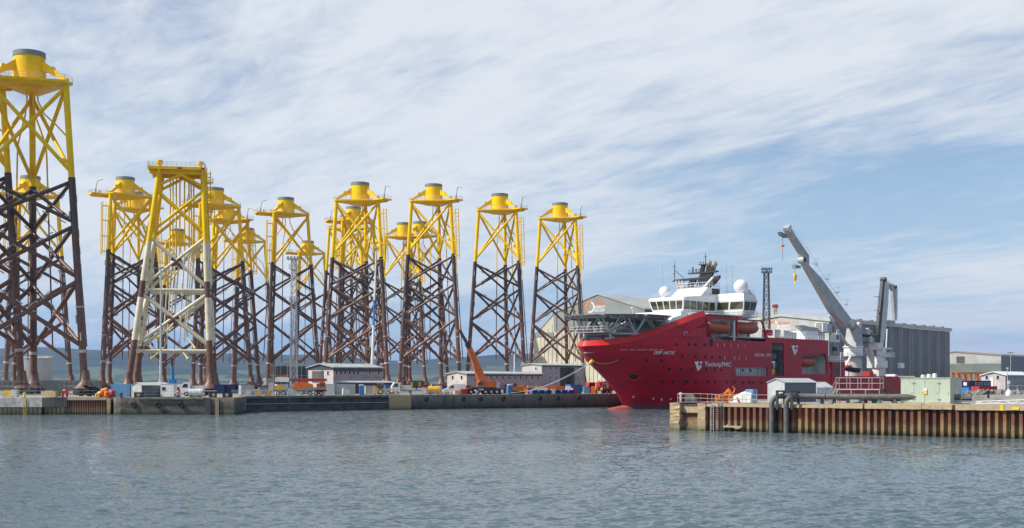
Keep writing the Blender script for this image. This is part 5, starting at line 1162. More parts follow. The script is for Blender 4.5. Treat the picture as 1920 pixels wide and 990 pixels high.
MB().prism([c2(*p, C2 + .45) for p in [(1645.5, 652), (1650.5, 652), (1652, 612), (1655, 580), (1660, 529), (1656, 526), (1651.5, 570), (1647.5, 610)]], (0, .9, 0)).build('boom_rack', M['dark'], SH)
MB().prism([c2(*p, C2 + .4) for p in [(1668, 531), (1682, 537.5), (1682, 575), (1681.5, 601), (1678.5, 601), (1676, 575), (1674, 545)]], (0, .8, 0)).build('jib', M['craneg'], SH)
for px, py, r in ((1681, 538, .5), (1661, 524, .7)): q = c2(px, py, C2 + .8); MB().tube(q, q + Vector((0, 1.6, 0)), r, 14).build('sheave', M['dark'], SH, True)
a = c2(1661, 524); member('luffing_wire', a, c2(1681, 537), .05, M['dark'], SH, 5); member('hoist_wire', c2(1683, 540), c2(1683, 598), .05, M['dark'], SH, 5)
q = c2(1667, 603, C2 + .8); MB().box(q.x, q.x + 3.6, q.y - .2, q.y + 1.8, q.z - 1.1, q.z + .4).build('jib_rest', M['craneg'], SH)
rl = MB()
for k in range(9):
    f = k/8; a = c2(1646 + 9*f, 605 - 78*f, C2 + .8); b = a + Vector((-1.4, 0, .1)); rl.tube(a, b, .05, 5)
    if k: rl.tube(pa, b, .04, 5); rl.tube(pa + Vector((.6, 0, 0)), b + Vector((.6, 0, 0)), .04, 5)
    pa = b
rl.build('boom_ladder', M['rim'], SH)
for y_ in (557, 582): a = c2(1650, y_, C2 + .8); MB().box(a.x - 1.8, a.x, a.y, a.y + 1.2, a.z, a.z + .12).build('rest_platform', M['rim'], SH)
member('jib_strut', c2(1661.5, 652), c2(1663.5, 617), .22, M['white'], SH, 8)
# mooring lines from the bow to the quay
def rope(a, b, sag, label, m=None, r=0.05):
    a = Vector(a); b = Vector(b); pts = []
    for k in range(17): f = k/16; p = a.lerp(b, f); p.z -= sag * 4*f*(1-f); pts.append(p)
    o = MB().pipe(pts, r, 6).build('mooring_line', m or M['rope'], None, True); return tag(o, label, 'rope', 'mooring lines at the bow')
lh, zh = hull_hit(1109, 677.5); bw = Vector((TIP.x + ca*lh + sa*hb(lh, zh), TIP.y + sa*lh - ca*hb(lh, zh), zh))
rope(bw, (X_(985, 300), 300.5, QZ + .4), .7, 'upper pale mooring line from the bow to the quay edge')
rope(bw + Vector((-.4, -.2, -.35)), (X_(958, 298), 298, QZ + .4), 1.5, 'lower slack mooring line from the bow to the quay edge')
lh2, zh2 = hull_hit(1158, 674.5); b2 = Vector((TIP.x + ca*lh2 + sa*(hb(lh2, zh2)+.15), TIP.y + sa*lh2 - ca*(hb(lh2, zh2)+.15), zh2))
rope(bw + Vector((0, -.3, .1)), b2, .8, 'thin yellow line slung along the bow from its fairlead', M['sand'], .05)
o = MB().tube(bw + Vector((-.5, -.3, -.5)), bw + Vector((.2, -.4, .4)), .42, 10).build('rope_guard', M['sand'], None, True); tag(o, 'yellow chafing guard where the mooring lines meet the bow', 'rope guard')

# ------------------------------------------------------------------ halls, offices, yard things
def edgeY(px):
    k = (px - 960) / F
    for (x0, y0), (x1, y1) in ((Q[2], Q[3]), (Q[3], Q[4])):
        dx, dy = x1 - x0, y1 - y0; t = (k*y0 - x0) / (dx - k*dy)
        if -0.3 <= t <= 1.05: return y0 + dy*t
    return 240
def at(px, Y, z=QZ): return (X_(px, Y), Y, z)
def plane_hit(t, px, py, axis, val):
    """picture point on the local plane axis=val of thing t (rotated about z) -> local coordinates"""
    o = Vector(t.location); a = t.rotation_euler.z; d = Vector(((px - 960)/F, 1, (HOR - py)/F)); c = Vector((0, 0, EYE))
    rot = Matrix.Rotation(-a, 3, 'Z'); lo = rot @ (c - o); ld = rot @ d; s = (val - lo[axis]) / ld[axis]; return lo + ld*s
def wall_text(t, body, a, b, top, m, axis_pts, shear=0, bold=0.01):
    v, f = text_geo(body, shear, bold); A, B, C = [Vector(p) for p in (a, b, top)]
    return MB().add([A + (B - A)*u + (C - A)*w for u, w in v], f).build('lettering', m, t)
def ring_logo(t, c, r, e1, e2, m1, m2):
    for m, a0, a1, r0 in ((m1, 70, 250, .62), (m2, -110, 70, .72)):
        n = 14; vs = []
        for k in range(n + 1):
            a = R(a0 + (a1 - a0)*k/n)
            for q in (r*r0, r): vs.append(c + e1*q*math.cos(a) + e2*q*math.sin(a))
        MB().add(vs, [(2*k, 2*k+1, 2*k+3, 2*k+2) for k in range(n)]).build('emblem', m, t)

# ---- big grey hall behind the bow
AB = R(50)
pk = W(1121, 553, 640); hw, eave, ridge = 29.0, 42.8 - QZ, pk.z - QZ
org = Vector((pk.x + math.sin(AB)*hw, pk.y - math.cos(AB)*hw, QZ))
t = thing('assembly_hall', 'large grey gabled hall with ring emblem sign behind the ship bow', 'hall', org, AB)
ln = 150
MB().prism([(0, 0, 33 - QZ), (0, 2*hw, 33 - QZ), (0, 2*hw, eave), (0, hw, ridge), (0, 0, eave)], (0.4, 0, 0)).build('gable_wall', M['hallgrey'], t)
MB().box(0.4, ln, 0, 0.4, 0, eave).box(0.4, ln, 2*hw - .4, 2*hw, 0, eave).build('side_wall', M['hallshade'], t)
MB().prism([(-.4, -.5, eave - .2), (-.4, hw, ridge + .2), (-.4, 2*hw + .5, eave - .2), (-.4, 2*hw + .5, eave + .4), (-.4, hw, ridge + .8), (-.4, -.5, eave + .4)], (ln, 0, 0)).build('roof', M['hallroof'], t)
MB().box(0.02, 0.4, 0, 2*hw, 0, 33 - QZ - .02).build('lower_wall', M['hallcream'], t)
rb_ = MB().box(-0.25, 0.0, 0, 1.1, 0, 1).mesh('cladding_rib', M['hallcream'])
for k in range(22): o = link('cladding_rib', rb_, t); o.location = (0, 0.6 + k*2.6, 0); o.scale = (1, 1, 33 - QZ - .1)
MB().prism([(0, 2*hw + .02, 0), (0, 2*hw + 13.5, 0), (0, 2*hw + 13.5, 27.5), (0, 2*hw + .02, 39)], (.4, 0, 0)).build('aisle_wall', M['hallcream'], t)
MB().prism([(-.3, 2*hw + .1, 38.8), (-.3, 2*hw + 14.3, 26.8), (-.3, 2*hw + 14.3, 27.4), (-.3, 2*hw + .1, 39.6)], (60, 0, 0)).build('aisle_roof', M['hallroof'], t)
for k in range(5): o = link('cladding_rib', rb_, t); o.location = (0, 2*hw + 1 + k*2.6, 0); o.scale = (1, 1, 37 - QZ - 2.4*k)
MB().box(-.3, 0, 2*hw + .1, 2*hw + 13.4, 27.2, 29.5).build('aisle_band', M['hallgrey'], t)
ex, ez = Vector((0, -1, 0)), Vector((0, 0, 1)); G = lambda px, py: plane_hit(t, px, py, 0, -0.06)
ring_logo(t, G(1106, 576), 3.0, ex, ez, M['signo'], M['signw'])
for body, y0_, y1_, m, px1 in (('GLOBAL', 572, 566.2, 'signo', 1135.5), ('ENERGY', 578.6, 573.2, 'signw', 1135), ('GROUP', 585, 579.6, 'signw', 1133.5)):
    wall_text(t, body, G(1114.2, y0_), Vector((G(1114.2, y0_).x, G(px1, y0_).y, G(1114.2, y0_).z)), G(1114.2, y1_), M[m], 0, 0, .03)
# ---- slate hall behind the cranes
c2_ = W(1554, 603, 520); t = thing('fabrication_hall', 'long slate hall with beige vertical strips behind the ship cranes', 'hall', (c2_.x, c2_.y, QZ), AB)
ln, wd, ev, rd = 137.0, 44.6, c2_.z - QZ, 34.4 - QZ
MB().box(0.4, ln, 0, .4, 0, ev).box(.4, ln, wd - .4, wd, 0, ev).box(ln - .4, ln, .4, wd - .4, 0, ev).build('side_wall', M['hallshade'], t)
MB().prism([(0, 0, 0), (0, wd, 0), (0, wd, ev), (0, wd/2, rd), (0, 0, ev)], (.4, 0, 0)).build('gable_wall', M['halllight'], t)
MB().prism([(-.5, -.8, ev), (-.5, wd/2, rd + .2), (-.5, wd + .8, ev), (-.5, wd + .8, ev + 1.6), (-.5, wd/2, rd + 1.2), (-.5, -.8, ev + 1.6)], (ln + 1, 0, 0)).build('roof', M['halllight'], t)
MB().box(-.3, ln + .5, -1.0, -.5, ev + .9, ev + 1.75).build('gutter', M['officepink'], t)
for k in range(11): MB().box(4 + k*12, 7 + k*12, -.9, .4, ev + 1.75, ev + 2.2).build('roof_vent', M['rim'], t)
sm = MB().box(0, .8, -.12, 0, 0, 1).mesh('cladding_strip', M['hallbeige'])
for k in range(12):
    for j in range(3): o = link('cladding_strip', sm, t); o.location = (5 + k*11.4 + j*1.7, 0, 0.2); o.scale = (1, 1, ev - .4)
G2 = lambda px, py: plane_hit(t, px, py, 0, -0.06)
ring_logo(t, G2(1450, 612), 2.6, Vector((0, -1, 0)), ez, M['signo'], M['signw'])
for body, y0_, y1_, m in (('GLOBAL', 608.5, 603.6, 'signo'), ('ENERGY', 614.4, 609.5, 'signw'), ('GROUP', 620.2, 615.4, 'signw')):
    wall_text(t, body, G2(1457.5, y0_), Vector((-.06, G2(1483, y0_).y, G2(1457.5, y0_).z)), G2(1457.5, y1_), M[m], 0, 0, .03)
G3 = lambda px, py: plane_hit(t, px, py, 1, -0.16)
a, b = G3(1683.5, 690), G3(1695.5, 681); MB().box(a.x, b.x, -.2, -.1, a.z, b.z).build('wall_sign', M['signw'], t)
a, b = G3(1684.5, 688), G3(1686.8, 683); MB().box(a.x, b.x, -.24, -.2, a.z, b.z).build('wall_sign_mark', M['officeplum'], t)
# ---- far grey works hall
c3 = W(1877, 667.5, 640); t = thing('works_hall', 'low pale and grey-green works hall beyond the orange trestle', 'hall', (c3.x, c3.y, QZ), AB)
ln, wd, ev = 90, 47, c3.z - QZ
MB().prism([(0, 0, 12.5), (0, wd, 12.5), (0, wd, ev - .2), (0, wd/2, ev + 2.2), (0, 0, ev)], (.4, 0, 0)).build('gable_wall', M['halllight'], t)
MB().box(0.05, .4, 0, wd, 0, 12.5).build('lower_wall', M['hallgreen'], t)
MB().box(.4, ln, 0, .4, 0, ev).build('side_wall', M['hallshade'], t)
MB().prism([(-.3, -.5, ev), (-.3, wd/2, ev + 2.3), (-.3, wd + .5, ev), (-.3, wd + .5, ev + .8), (-.3, wd/2, ev + 3.0), (-.3, -.5, ev + .8)], (ln, 0, 0)).build('roof', M['hallbeige'], t)
a = plane_hit(t, 1801, 674, 0, 0); MB().box(-.1, 0, a.y - 2.2, a.y + 2.2, a.z - 2, a.z + 1.6).build('louvre', M['pipe'], t)
# orange trestle
t = thing('pipe_trestle', 'orange steel trestle in front of the works hall', 'trestle', at(1792, 560), R(28))
sx = 20.0
for k in range(6):
    x = k*4.0
    for w in (-1.2, 1.2):
        if k < 3 or k == 4: member('trestle_leg', (x + w*.9, -1.5, 0), (x + w*.2, -1.5, 6.8), .28, M['orange'], t, 8); member('trestle_leg', (x + w*.9, 1.5, 0), (x + w*.2, 1.5, 6.8), .28, M['orange'], t, 8)
        else: member('trestle_leg', (x + w*.3, -1.5, 0), (x + w*.9, -1.5, 6.8), .28, M['orange'], t, 8)
for y in (-1.6, 1.6): MB().box(-1, 21.5, y - .25, y + .25, 6.6, 7.4).build('trestle_beam', M['orange'], t)
for k in range(8): MB().box(k*2.8, k*2.8 + .3, -1.6, 1.6, 7.0, 7.3).build('cross_beam', M['orange'], t)

# ---- site offices
def windows(t, ln, zs, n, x0=1.2, step=None, w=.75, h=1.1, gable_w=None, zg=None):
    step = step or (ln - 2*x0) / max(1, n - 1)
    for z in zs:
        for k in range(n):
            x = x0 + k*step; o = MB().box(x - w/2 - .1, x + w/2 + .1, -.05, 0, z - .1, z + h + .1).build('window', M['signw'], t); MB().box(x - w/2, x + w/2, -.08, -.05, z, z + h).build('pane', M['glass'], o)
    for y, z in (gable_w or []): o = MB().box(-.08, -.03, y - .45, y + .45, z - .1, z + h + .1).build('window', M['signw'], t); MB().box(-.11, -.08, y - .33, y + .33, z, z + h).build('pane', M['glass'], o)
def panel_joints(t, ln, z1, step, m):
    for k in range(1, int(ln/step)): MB().box(k*step - .03, k*step + .03, -.03, 0, .1, z1).build('panel_joint', m, t)
Y0 = 330; t = thing('site_office', 'grey two-storey gabled office behind the folded truck crane', 'office', at(625, Y0), ALPHA)
ZB = lambda py, Y: Z_(py, Y) - QZ
gable(t, 17.2, 10.8, ZB(689, Y0), ZB(682.5, Y0), M['officeplum'], M['officepink'], M['rooff'], .5, rt=.25)
MB().box(-.1, 17.3, -.12, -.01, ZB(690, Y0) - .9, ZB(690, Y0) - .05).build('fascia', M['fascia'], t)
MB().prism([(-.06, .0, ZB(690, Y0) - .5), (-.06, 10.8, ZB(690, Y0) - .5), (-.06, 10.8, ZB(689, Y0)), (-.06, 5.4, ZB(682.5, Y0)), (-.06, 0, ZB(689, Y0))], (.04, 0, 0)).build('gable_fascia', M['fascia'], t)
windows(t, 17.2, [ZB(702, Y0)], 6, 1.0, 1.5, .6, 1.0, [(2.2, ZB(703, Y0))])
for x in (12.6, 15.9): o = MB().box(x - .45, x + .45, -.05, 0, ZB(703, Y0), ZB(694, Y0)).build('window', M['signw'], t); MB().box(x - .3, x + .3, -.08, -.05, ZB(702, Y0), ZB(695, Y0)).build('pane', M['glass'], o)
MB().box(-.12, -.06, 5.0, 9.0, ZB(717, Y0), ZB(695.5, Y0)).build('loading_door', M['pipe'], t); MB().box(-.14, -.06, 4.1, 4.8, ZB(716, Y0), ZB(694.5, Y0)).build('door', M['fascia'], t)
panel_joints(t, 17.2, ZB(692, Y0), 5.6, M['officepink'])
t = thing('lean_to_store', 'low dark green-grey lean-to store attached beside the grey office', 'store', at(652, 318), ALPHA)
MB().box(0, 17, 0, 4.5, 0, ZB(717.5, 318)).build('wall', M['fascia'], t); MB().hexa([(-.3, -.3, ZB(718, 318)), (17.3, -.3, ZB(718, 318)), (17.3, 4.7, ZB(718, 318)), (-.3, 4.7, ZB(718, 318)), (-.3, -.3, ZB(717, 318)), (17.3, -.3, ZB(717, 318)), (17.3, 4.7, ZB(714, 318)), (-.3, 4.7, ZB(714, 318))]).build('roof', M['rooff'], t)
Y0 = 338; t = thing('site_office', 'long single-storey plum-grey office behind the orange mobile crane', 'office', at(875, Y0), ALPHA)
gable(t, 31, 7.6, ZB(701, Y0), ZB(697, Y0), M['officeplum'], M['officepink'], M['rooff'], .45, rt=.22)
MB().box(0, 31, -.1, -.01, ZB(702, Y0) - .35, ZB(702, Y0)).build('fascia', M['fascia'], t)
windows(t, 31, [ZB(711.5, Y0)], 11, 4.6, 2.45, .62, 1.0, [(1.9, ZB(711, Y0)), (5.4, ZB(711, Y0))]); panel_joints(t, 31, ZB(703, Y0), 2.45, M['officepink'])
Y0 = 367; t = thing('site_office', 'two-storey plum-grey office with stair recess beside the ship bow', 'office', at(1016, Y0), ALPHA)
gable(t, 19.6, 8.0, ZB(685.0, Y0), ZB(682, Y0), M['officeplum'], M['officepink'], M['rooff'], .4, rt=.22)
MB().box(0, 19.6, -.1, -.01, ZB(685.5, Y0) - .35, ZB(685.5, Y0)).build('fascia', M['fascia'], t)
for z in (ZB(695, Y0), ZB(712, Y0)):
    for x in (3.9, 6.4, 16.6): o = MB().box(x - .4, x + .4, -.05, 0, z, z + 1.25).build('window', M['signw'], t); MB().box(x - .28, x + .28, -.08, -.05, z + .1, z + 1.15).build('pane', M['glass'], o)
MB().box(8.3, 14.8, -.06, 0, .1, ZB(686, Y0) - .4).build('stair_recess', M['dark'], t)
st = MB()
for k in range(10): st.box(12.2, 14.2, -.9, -.1, .4 + k*.72, .48 + k*.72)
st.tube((12.2, -.9, 0), (12.2, -.9, 8), .06, 5).tube((14.2, -.9, 0), (14.2, -.9, 8), .06, 5); st.build('stairs', M['pipe'], t)
o = MB().box(-.08, -.03, 1.9, 2.8, ZB(694.5, Y0), ZB(687.5, Y0)).build('window', M['signw'], t); MB().box(-.11, -.08, 2.05, 2.65, ZB(693.5, Y0), ZB(688.5, Y0)).build('pane', M['glass'], o)
panel_joints(t, 19.6, ZB(687, Y0), 2.6, M['officepink'])
Y0 = 330; t = thing('site_office', 'pale office with white roof near the stacked blue containers', 'office', at(1885, Y0), ALPHA)
gable(t, 20, 6.5, ZB(703.5, Y0), ZB(697.5, Y0), M['officeplum'], M['officepink'], M['white'], .4, rt=.22)
windows(t, 20, [ZB(712, Y0)], 7, 2, 2.2, .5, 1.0, [(2.0, ZB(711, Y0)), (5.0, ZB(711, Y0))]); MB().box(-.1, -.03, 3.2, 4.1, 0.1, ZB(707, Y0)).build('door', M['signw'], t)

# ---- containers and cabins
def container(px, Y, ln, h, m, label, rz=0.0, dep=2.44, group='shipping containers in the yard', z=QZ, name='shipping_container'):
    t = thing(name, label, 'container', at(px, Y, z), rz, group)
    n = int(ln/0.28); pts = []
    for k in range(n): x = .1 + (ln - .2)*k/n; w = (ln - .2)/n; pts += [(x, 0.04), (x + w*.25, 0.04), (x + w*.5, 0), (x + w*.75, 0)]
    pts += [(ln - .1, .04), (ln - .1, dep), (.1, dep)]
    MB().prism([(x, y, .12) for x, y in pts], (0, 0, h - .24)).build('corrugated_wall', m, t)
    MB().box(0, ln, 0, dep, h - .12, h).box(0, ln, 0, dep, 0, .12).box(0, .1, -.01, .12, .12, h - .12).box(ln - .1, ln, -.01, .12, .12, h - .12).box(0, .1, dep - .12, dep, .12, h - .12).build('corner_frame', m, t)
    d = MB().box(-.02, .1, .12, dep/2 - .02, .14, h - .14).box(-.02, .1, dep/2 + .02, dep - .12, .14, h - .14).build('end_door', m, t)
    b = MB()
    for y in (.35, .95, 1.5, 2.1): b.tube((-.05, y, .15), (-.05, y, h - .15), .03, 5)
    b.build('locking_bar', M['galv'], d); return t
container(207.5, 243, 3.7, 2.55, M['skyblue'], 'light blue container on the concrete block beside the grey shed', R(2))
t = thing('quay_shed', 'pale grey gabled shed between light blue container and white cabin', 'shed', at(265.5, 241.5), R(60)); gable(t, 7.5, 2.7, 2.35, 2.85, M['hallshade'], M['shed'], M['shed'], .15, rt=.06)  # long side darker than the gable, its shade painted into the colour
t = thing('site_cabin', 'white site cabin with one square window on the quay block', 'cabin', at(301, 244), R(0))
MB().box(0, 2.6, 0, 2.4, .1, 2.55).build('wall', M['white'], t); MB().box(-.05, 2.65, -.05, 2.45, 2.55, 2.63).build('roof', M['offwhite'], t); o = MB().box(.25, 1.0, -.05, 0, 1.3, 2.0).build('window', M['rim'], t); MB().box(.32, .93, -.07, -.05, 1.37, 1.93).build('pane', M['glass'], o); MB().box(.1, 2.5, .1, 2.3, 0, .1).build('skid', M['dark'], t)
for k, (px, dz) in enumerate(((401, 0), (421.5, 0), (442, 0))): container(px, 322 + k*1.0, 2.75, 2.35, M['navy'], ['navy container nearest the white tank bags', 'navy container in the middle of the navy row', 'navy container at the end of the navy row beside the blue sheet'][k], R(4))
container(594, 297, 2.0, 2.6, M['redp'], 'red container end-on beside the silver container', R(10)); container(607.5, 287, 2.5, 2.55, M['galv'], 'silver mesh-doored container in front of the office', R(8)); container(629, 288, 4.6, 2.5, M['craneg'], 'grey container on the quay next to the blue portable toilet', R(12))
container(1015, 311.5, 3.9, 1.9, M['orange'], 'orange open-sided container nearest the long office', R(10)); container(1038, 314, 2.8, 1.9, M['orange'], 'orange container with dark opening beside the blue one', R(10)); container(1069.5, 312, 3.4, 2.3, M['blue'], 'bright blue container behind the small red box', R(30)); container(1072, 308, 1.4, 1.0, M['redp'], 'small red box container in front of the blue one', R(20))
container(1817, 306, 7.5, 1.6, M['blue'], 'blue container under the windowed blue cabin', R(25)); container(1836, 296, 6.2, 1.75, M['redp'], 'dark red container near the rubble bank', R(28), z=QZ + .2)
t = thing('site_cabin', 'blue cabin with a row of windows stacked on a blue container', 'cabin', (*at(1816, 306.3)[:2], QZ + 1.6), R(25)); MB().box(0, 7.5, 0, 2.5, 0, 1.7).build('wall', M['navy'], t)
for k in range(5): o = MB().box(2.2 + k*1.05, 2.7 + k*1.05, -.04, 0, .6, 1.25).build('window', M['signw'], t); MB().box(2.28 + k*1.05, 2.62 + k*1.05, -.06, -.04, .68, 1.17).build('pane', M['glass'], o)
MB().box(-.04, 0, .6, 1.6, .5, 1.3).build('end_window', M['signw'], t)
for k, px in enumerate((998, 1011, 1024, 1041, 1054, 1067)):
    t = thing('pontoon_block', ['blue pontoon block at the near end of the row on the quay edge', 'second blue pontoon block from the mooring line foot', 'third blue pontoon block from the mooring line foot', 'blue pontoon block after the gap with the yellow bag', 'blue pontoon block next to last before the red box', 'blue pontoon block beside the small red box'][k], 'pontoon', at(px, edgeY(px) + 1.6), R(27), 'blue pontoon blocks along the quay edge')
    MB().box(0, 1.55, 0, 1.2, .1, 1.0).build('float', M['blue'], t); MB().box(.1, 1.45, -.03, 0, .2, .9).build('recess', M['navy'], t); MB().box(.1, .4, .1, 1.1, 0, .1).box(1.1, 1.4, .1, 1.1, 0, .1).build('runner', M['dark'], t)
# ---- skips, toilets, tanks
def skip(px, Y, m, label, ln=1.7):
    t = thing('waste_skip', label, 'skip', at(px, Y), R(8), 'skips on the quay'); MB().hexa([(.25, .2, .1), (ln - .25, .2, .1), (ln - .25, 1.3, .1), (.25, 1.3, .1), (0, 0, 1.25), (ln, 0, 1.25), (ln, 1.5, 1.25), (0, 1.5, 1.25)]).build('tub', m, t); MB().box(-.06, ln + .06, -.06, .04, 1.18, 1.3).box(-.06, ln + .06, 1.46, 1.56, 1.18, 1.3).build('rim', m, t); MB().box(.2, ln - .2, .3, 1.2, 0, .1).build('skid', M['dark'], t)
skip(476, edgeY(476) + 4, M['yel2'], 'yellow skip nearer the navy containers'); skip(494.5, edgeY(494) + 4, M['yel2'], 'yellow skip nearer the folded truck crane'); skip(864.5, edgeY(864) + 3.5, M['redp'], 'red skip beside the mobile crane front')
def toilet(px, Y, label):
    t = thing('portable_toilet', label, 'toilet', at(px, Y), R(12), 'portable toilets'); MB().box(0, 1.1, 0, 1.1, .1, 2.15).build('body', M['blue'], t); MB().prism([(-.05, -.05, 2.15), (1.15, -.05, 2.15), (1.05, -.05, 2.35), (.55, -.05, 2.45), (.05, -.05, 2.35)], (0, 1.2, 0)).build('roof', M['white'], t); MB().box(.15, .9, -.04, 0, .15, 2.0).build('door', M['blue'], t); MB().box(.05, 1.05, .05, 1.05, 0, .1).build('skid', M['dark'], t)
toilet(674, edgeY(674) + 9, 'blue portable toilet with white roof by the backhoe'); toilet(953, edgeY(953) + 6, 'blue portable toilet between mobile crane and orange digger')
t = thing('storage_tank', 'pale round storage tank behind the tallest jacket', 'tank', at(62, 640), 0)
MB().lathe([(9.7, 0), (9.7, ZB(672, 640))], n=48).build('shell', M['tank'], t, True); MB().lathe([(9.9, ZB(672, 640)), (9.9, ZB(671.3, 640)), (.1, ZB(668.5, 640))], n=48).build('roof', M['tank'], t, True); MB().rail([(9.7*math.cos(R(a)), 9.7*math.sin(R(a)), ZB(671.3, 640)) for a in range(0, 361, 15)], 1.1, .06, 3).build('railing', M['galv'], t)
o = MB().box(0, 40, 0, .5, 0, 3.5).build('bund_wall', M['fascia'], None); o.location = at(-30, 420); tag(o, 'dark low bund wall behind the tallest jacket legs', 'wall')
t = thing('water_tank', 'white ribbed horizontal tank on the quay block', 'tank', at(353, 243), R(5))
n = MB().tube((0, .8, .85), (2.6, .8, .85), .8, 18).build('shell', M['tarp'], t, True)
for k in range(4): MB().tube((.4 + k*.6, .8, .85), (.48 + k*.6, .8, .85), .84, 18).build('band', M['offwhite'], t)
MB().box(.3, .6, .2, 1.4, 0, .3).box(2.0, 2.3, .2, 1.4, 0, .3).build('cradle', M['dark'], t)
for px, col, lab, s in ((186, 'tarp', 'white bags piled by the orange buoys on the quay', .9), (196, 'ropeo', 'orange buoys and rope heap beside the light blue container', 1.25), (208, 'redp', 'red buoy heap in front of the light blue container', 1.0), (333, 'ropeo', 'orange and blue gear heap between white cabin and ribbed tank', .85), (183, 'yel2', 'yellow bag at the sheet pile quay end', .6)):
    t = thing('gear_heap', lab, 'gear', at(px, 241.5 if px > 185 else 240.8), 0, 'gear heaps on the quay'); rg = random.Random(px)
    for k in range(7): q = Vector((rg.uniform(-.6, .6)*s, rg.uniform(-.3, .3), 0)); r = (.28 + rg.random()*.25)*s; MB().ball((q.x, q.y, r*.8 + (k % 3)*.35*s), r, 9, 6, .9).build('buoy', M[col if k % 4 or px != 333 else 'blue'], t, True)
t = thing('chain_heap', 'black heap of rubber fenders and chain at the jacket foot', 'heap', at(168, 252), 0); rg = random.Random(4)
for k in range(60):
    x = rg.gauss(0, 1.3); z = rg.random()*max(.3, 2.3 - abs(x)*.8); a = rg.random()*3.14; c = Vector((x, rg.uniform(-.8, .8), .35 + z)); r = .35 + rg.random()*.25
    e1 = Vector((math.cos(a), math.sin(a), rg.uniform(-.5, .5))).normalized(); e2 = e1.cross(Vector((.3, .2, 1))).normalized(); pts = [c + e1*r*math.cos(q*.785) + e2*r*math.sin(q*.785) for q in range(9)]
    MB().path(pts, .13, 5).build('fender_ring', M['black'], t)
t = thing('timber_stack', 'square stack of pale timber on the white quay edge', 'timber', at(77, 241), R(-6))
for r in range(5):
    for c in range(9): MB().box(c*.33, c*.33 + .3, 0, 1.2, .05 + r*.23, .05 + r*.23 + .2).build('timber', M['timber'], t)
t = thing('pump_unit', 'red pump unit on legs next to the timber stack', 'pump', at(115, 242), 0); MB().box(0, 1.05, 0, 1.0, .75, 1.7).build('housing', M['redp'], t)
for x in (.05, .85): MB().box(x, x + .15, .1, .3, 0, .75).box(x, x + .15, .7, .9, 0, .75).build('leg', M['redp'], t)
MB().box(.3, .75, -.03, 0, 1.3, 1.5).build('label_plate', M['signw'], t)
for px, Y, m, lab in ((45.5, 239.6, 'sand', 'yellow bollard on the white quay edge'), (227.5, 238.6, 'dark', 'dark bollard on the round concrete block')):
    t = thing('bollard', lab, 'bollard', at(px, Y), 0); MB().lathe([(.28, 0), (.24, .2), (.2, .55), (.3, .7), (.3, .8), (.12, .92)], n=14).build('post', M[m], t, True); MB().lathe([(.4, 0), (.4, .06)], n=14).build('base_plate', M['dark'], t)
for k, px in enumerate((251, 392, 417)):
    t = thing('fender_panel', ['black fender panel with white cross-shaped mark by the grey shed', 'black fender panel with white mark above the recess', 'black fender panel with white marks at the block corner'][k], 'fender', at(px, 237.9), 0, 'black panels on the quay block'); MB().box(0, 1.9 if k != 1 else 1.45, 0, .25, 0, 1.0).build('panel', M['black'], t)
    for dx, dz in ((0, .2), (0, -.2), (.2, 0), (-.2, 0)): MB().box(.85 + dx - .08, .85 + dx + .08, -.02, 0, .5 + dz - .08, .5 + dz + .08).build('mark', M['signw'], t)
def railing(pts, label, h=1.1, step=1.6, mids=1, m='rim', r=.024):
    o = MB().rail(pts, h, r, step, mids).build('guard_rail', M[m], None); return tag(o, label, 'railing', 'guard rails along the quay')
railing([at(225, 237.9), at(384, 237.9)], 'guard rail along the round concrete block'); railing([at(-20, 243), at(182, 243)], 'guard rail behind the timber stack', 1.3, 1.8)
def fence(px0, px1, off, label, h=1.15):
    t = thing('barrier_fence', label, 'fence', (0, 0, QZ), 0, 'crowd barriers along the quay'); n = int(abs(px1 - px0)/17)
    for k in range(n):
        a = px0 + (px1 - px0)*k/n; b = px0 + (px1 - px0)*(k + .93)/n; A = Vector((X_(a, edgeY(a) + off), edgeY(a) + off, .1)); B = Vector((X_(b, edgeY(b) + off), edgeY(b) + off, .1)); m_ = MB()
        m_.tube(A, B, .03, 5).tube(A + Vector((0, 0, h)), B + Vector((0, 0, h)), .035, 5)
        for q in range(9): p = A.lerp(B, q/8); m_.tube(p, p + Vector((0, 0, h)), .02 if 0 < q < 8 else .035, 4)
        m_.build('barrier', M['galv'], t)
fence(435, 610, 1.6, 'grey crowd barriers along the dark masonry quay'); fence(690, 850, 2.2, 'grey crowd barriers from the backhoe to the white van')

# ---- masts and poles
def lattice(t, w0, w1, h, bays, m, r=.09):
    pr = None
    for k in range(bays + 1):
        f = k/bays; w = w0 + (w1 - w0)*f; z = h*f; c = [Vector((sx*w/2, sy*w/2, z)) for sx, sy in ((-1, -1), (1, -1), (1, 1), (-1, 1))]
        if pr:
            for i in range(4): member('chord', pr[i], c[i], r, m, t, 6); member('lacing', pr[i], c[(i+1) % 4], r*.55, m, t, 5); member('lacing', pr[(i+1) % 4], c[i], r*.55, m, t, 5)
            for i in range(4): member('lacing', c[i], c[(i+1) % 4], r*.55, m, t, 5)
        pr = c
t = thing('light_mast', 'tall lattice light mast in front of the round dark silo', 'mast', at(551, 305), 0); hM = ZB(487, 305); lattice(t, 1.7, 1.05, hM, 20, M['galv'], .1)
for z in (hM*.38, hM*.69, hM*.93): MB().box(-1.0, 1.0, -1.0, 1.0, z, z + .12).rail([(-1, -1, z + .1), (1, -1, z + .1), (1, 1, z + .1), (-1, 1, z + .1), (-1, -1, z + .1)], 1.0, .04, 1).build('rest_platform', M['galv'], t)
MB().box(-1.6, 1.6, -1.2, 1.2, hM, hM + .2).build('head_platform', M['galv'], t)
for k in range(4): MB().box(-1.5 + k*.8, -1.0 + k*.8, -1.3, -1.0, hM + .2, hM + .7).build('floodlight', M['rim'], t)
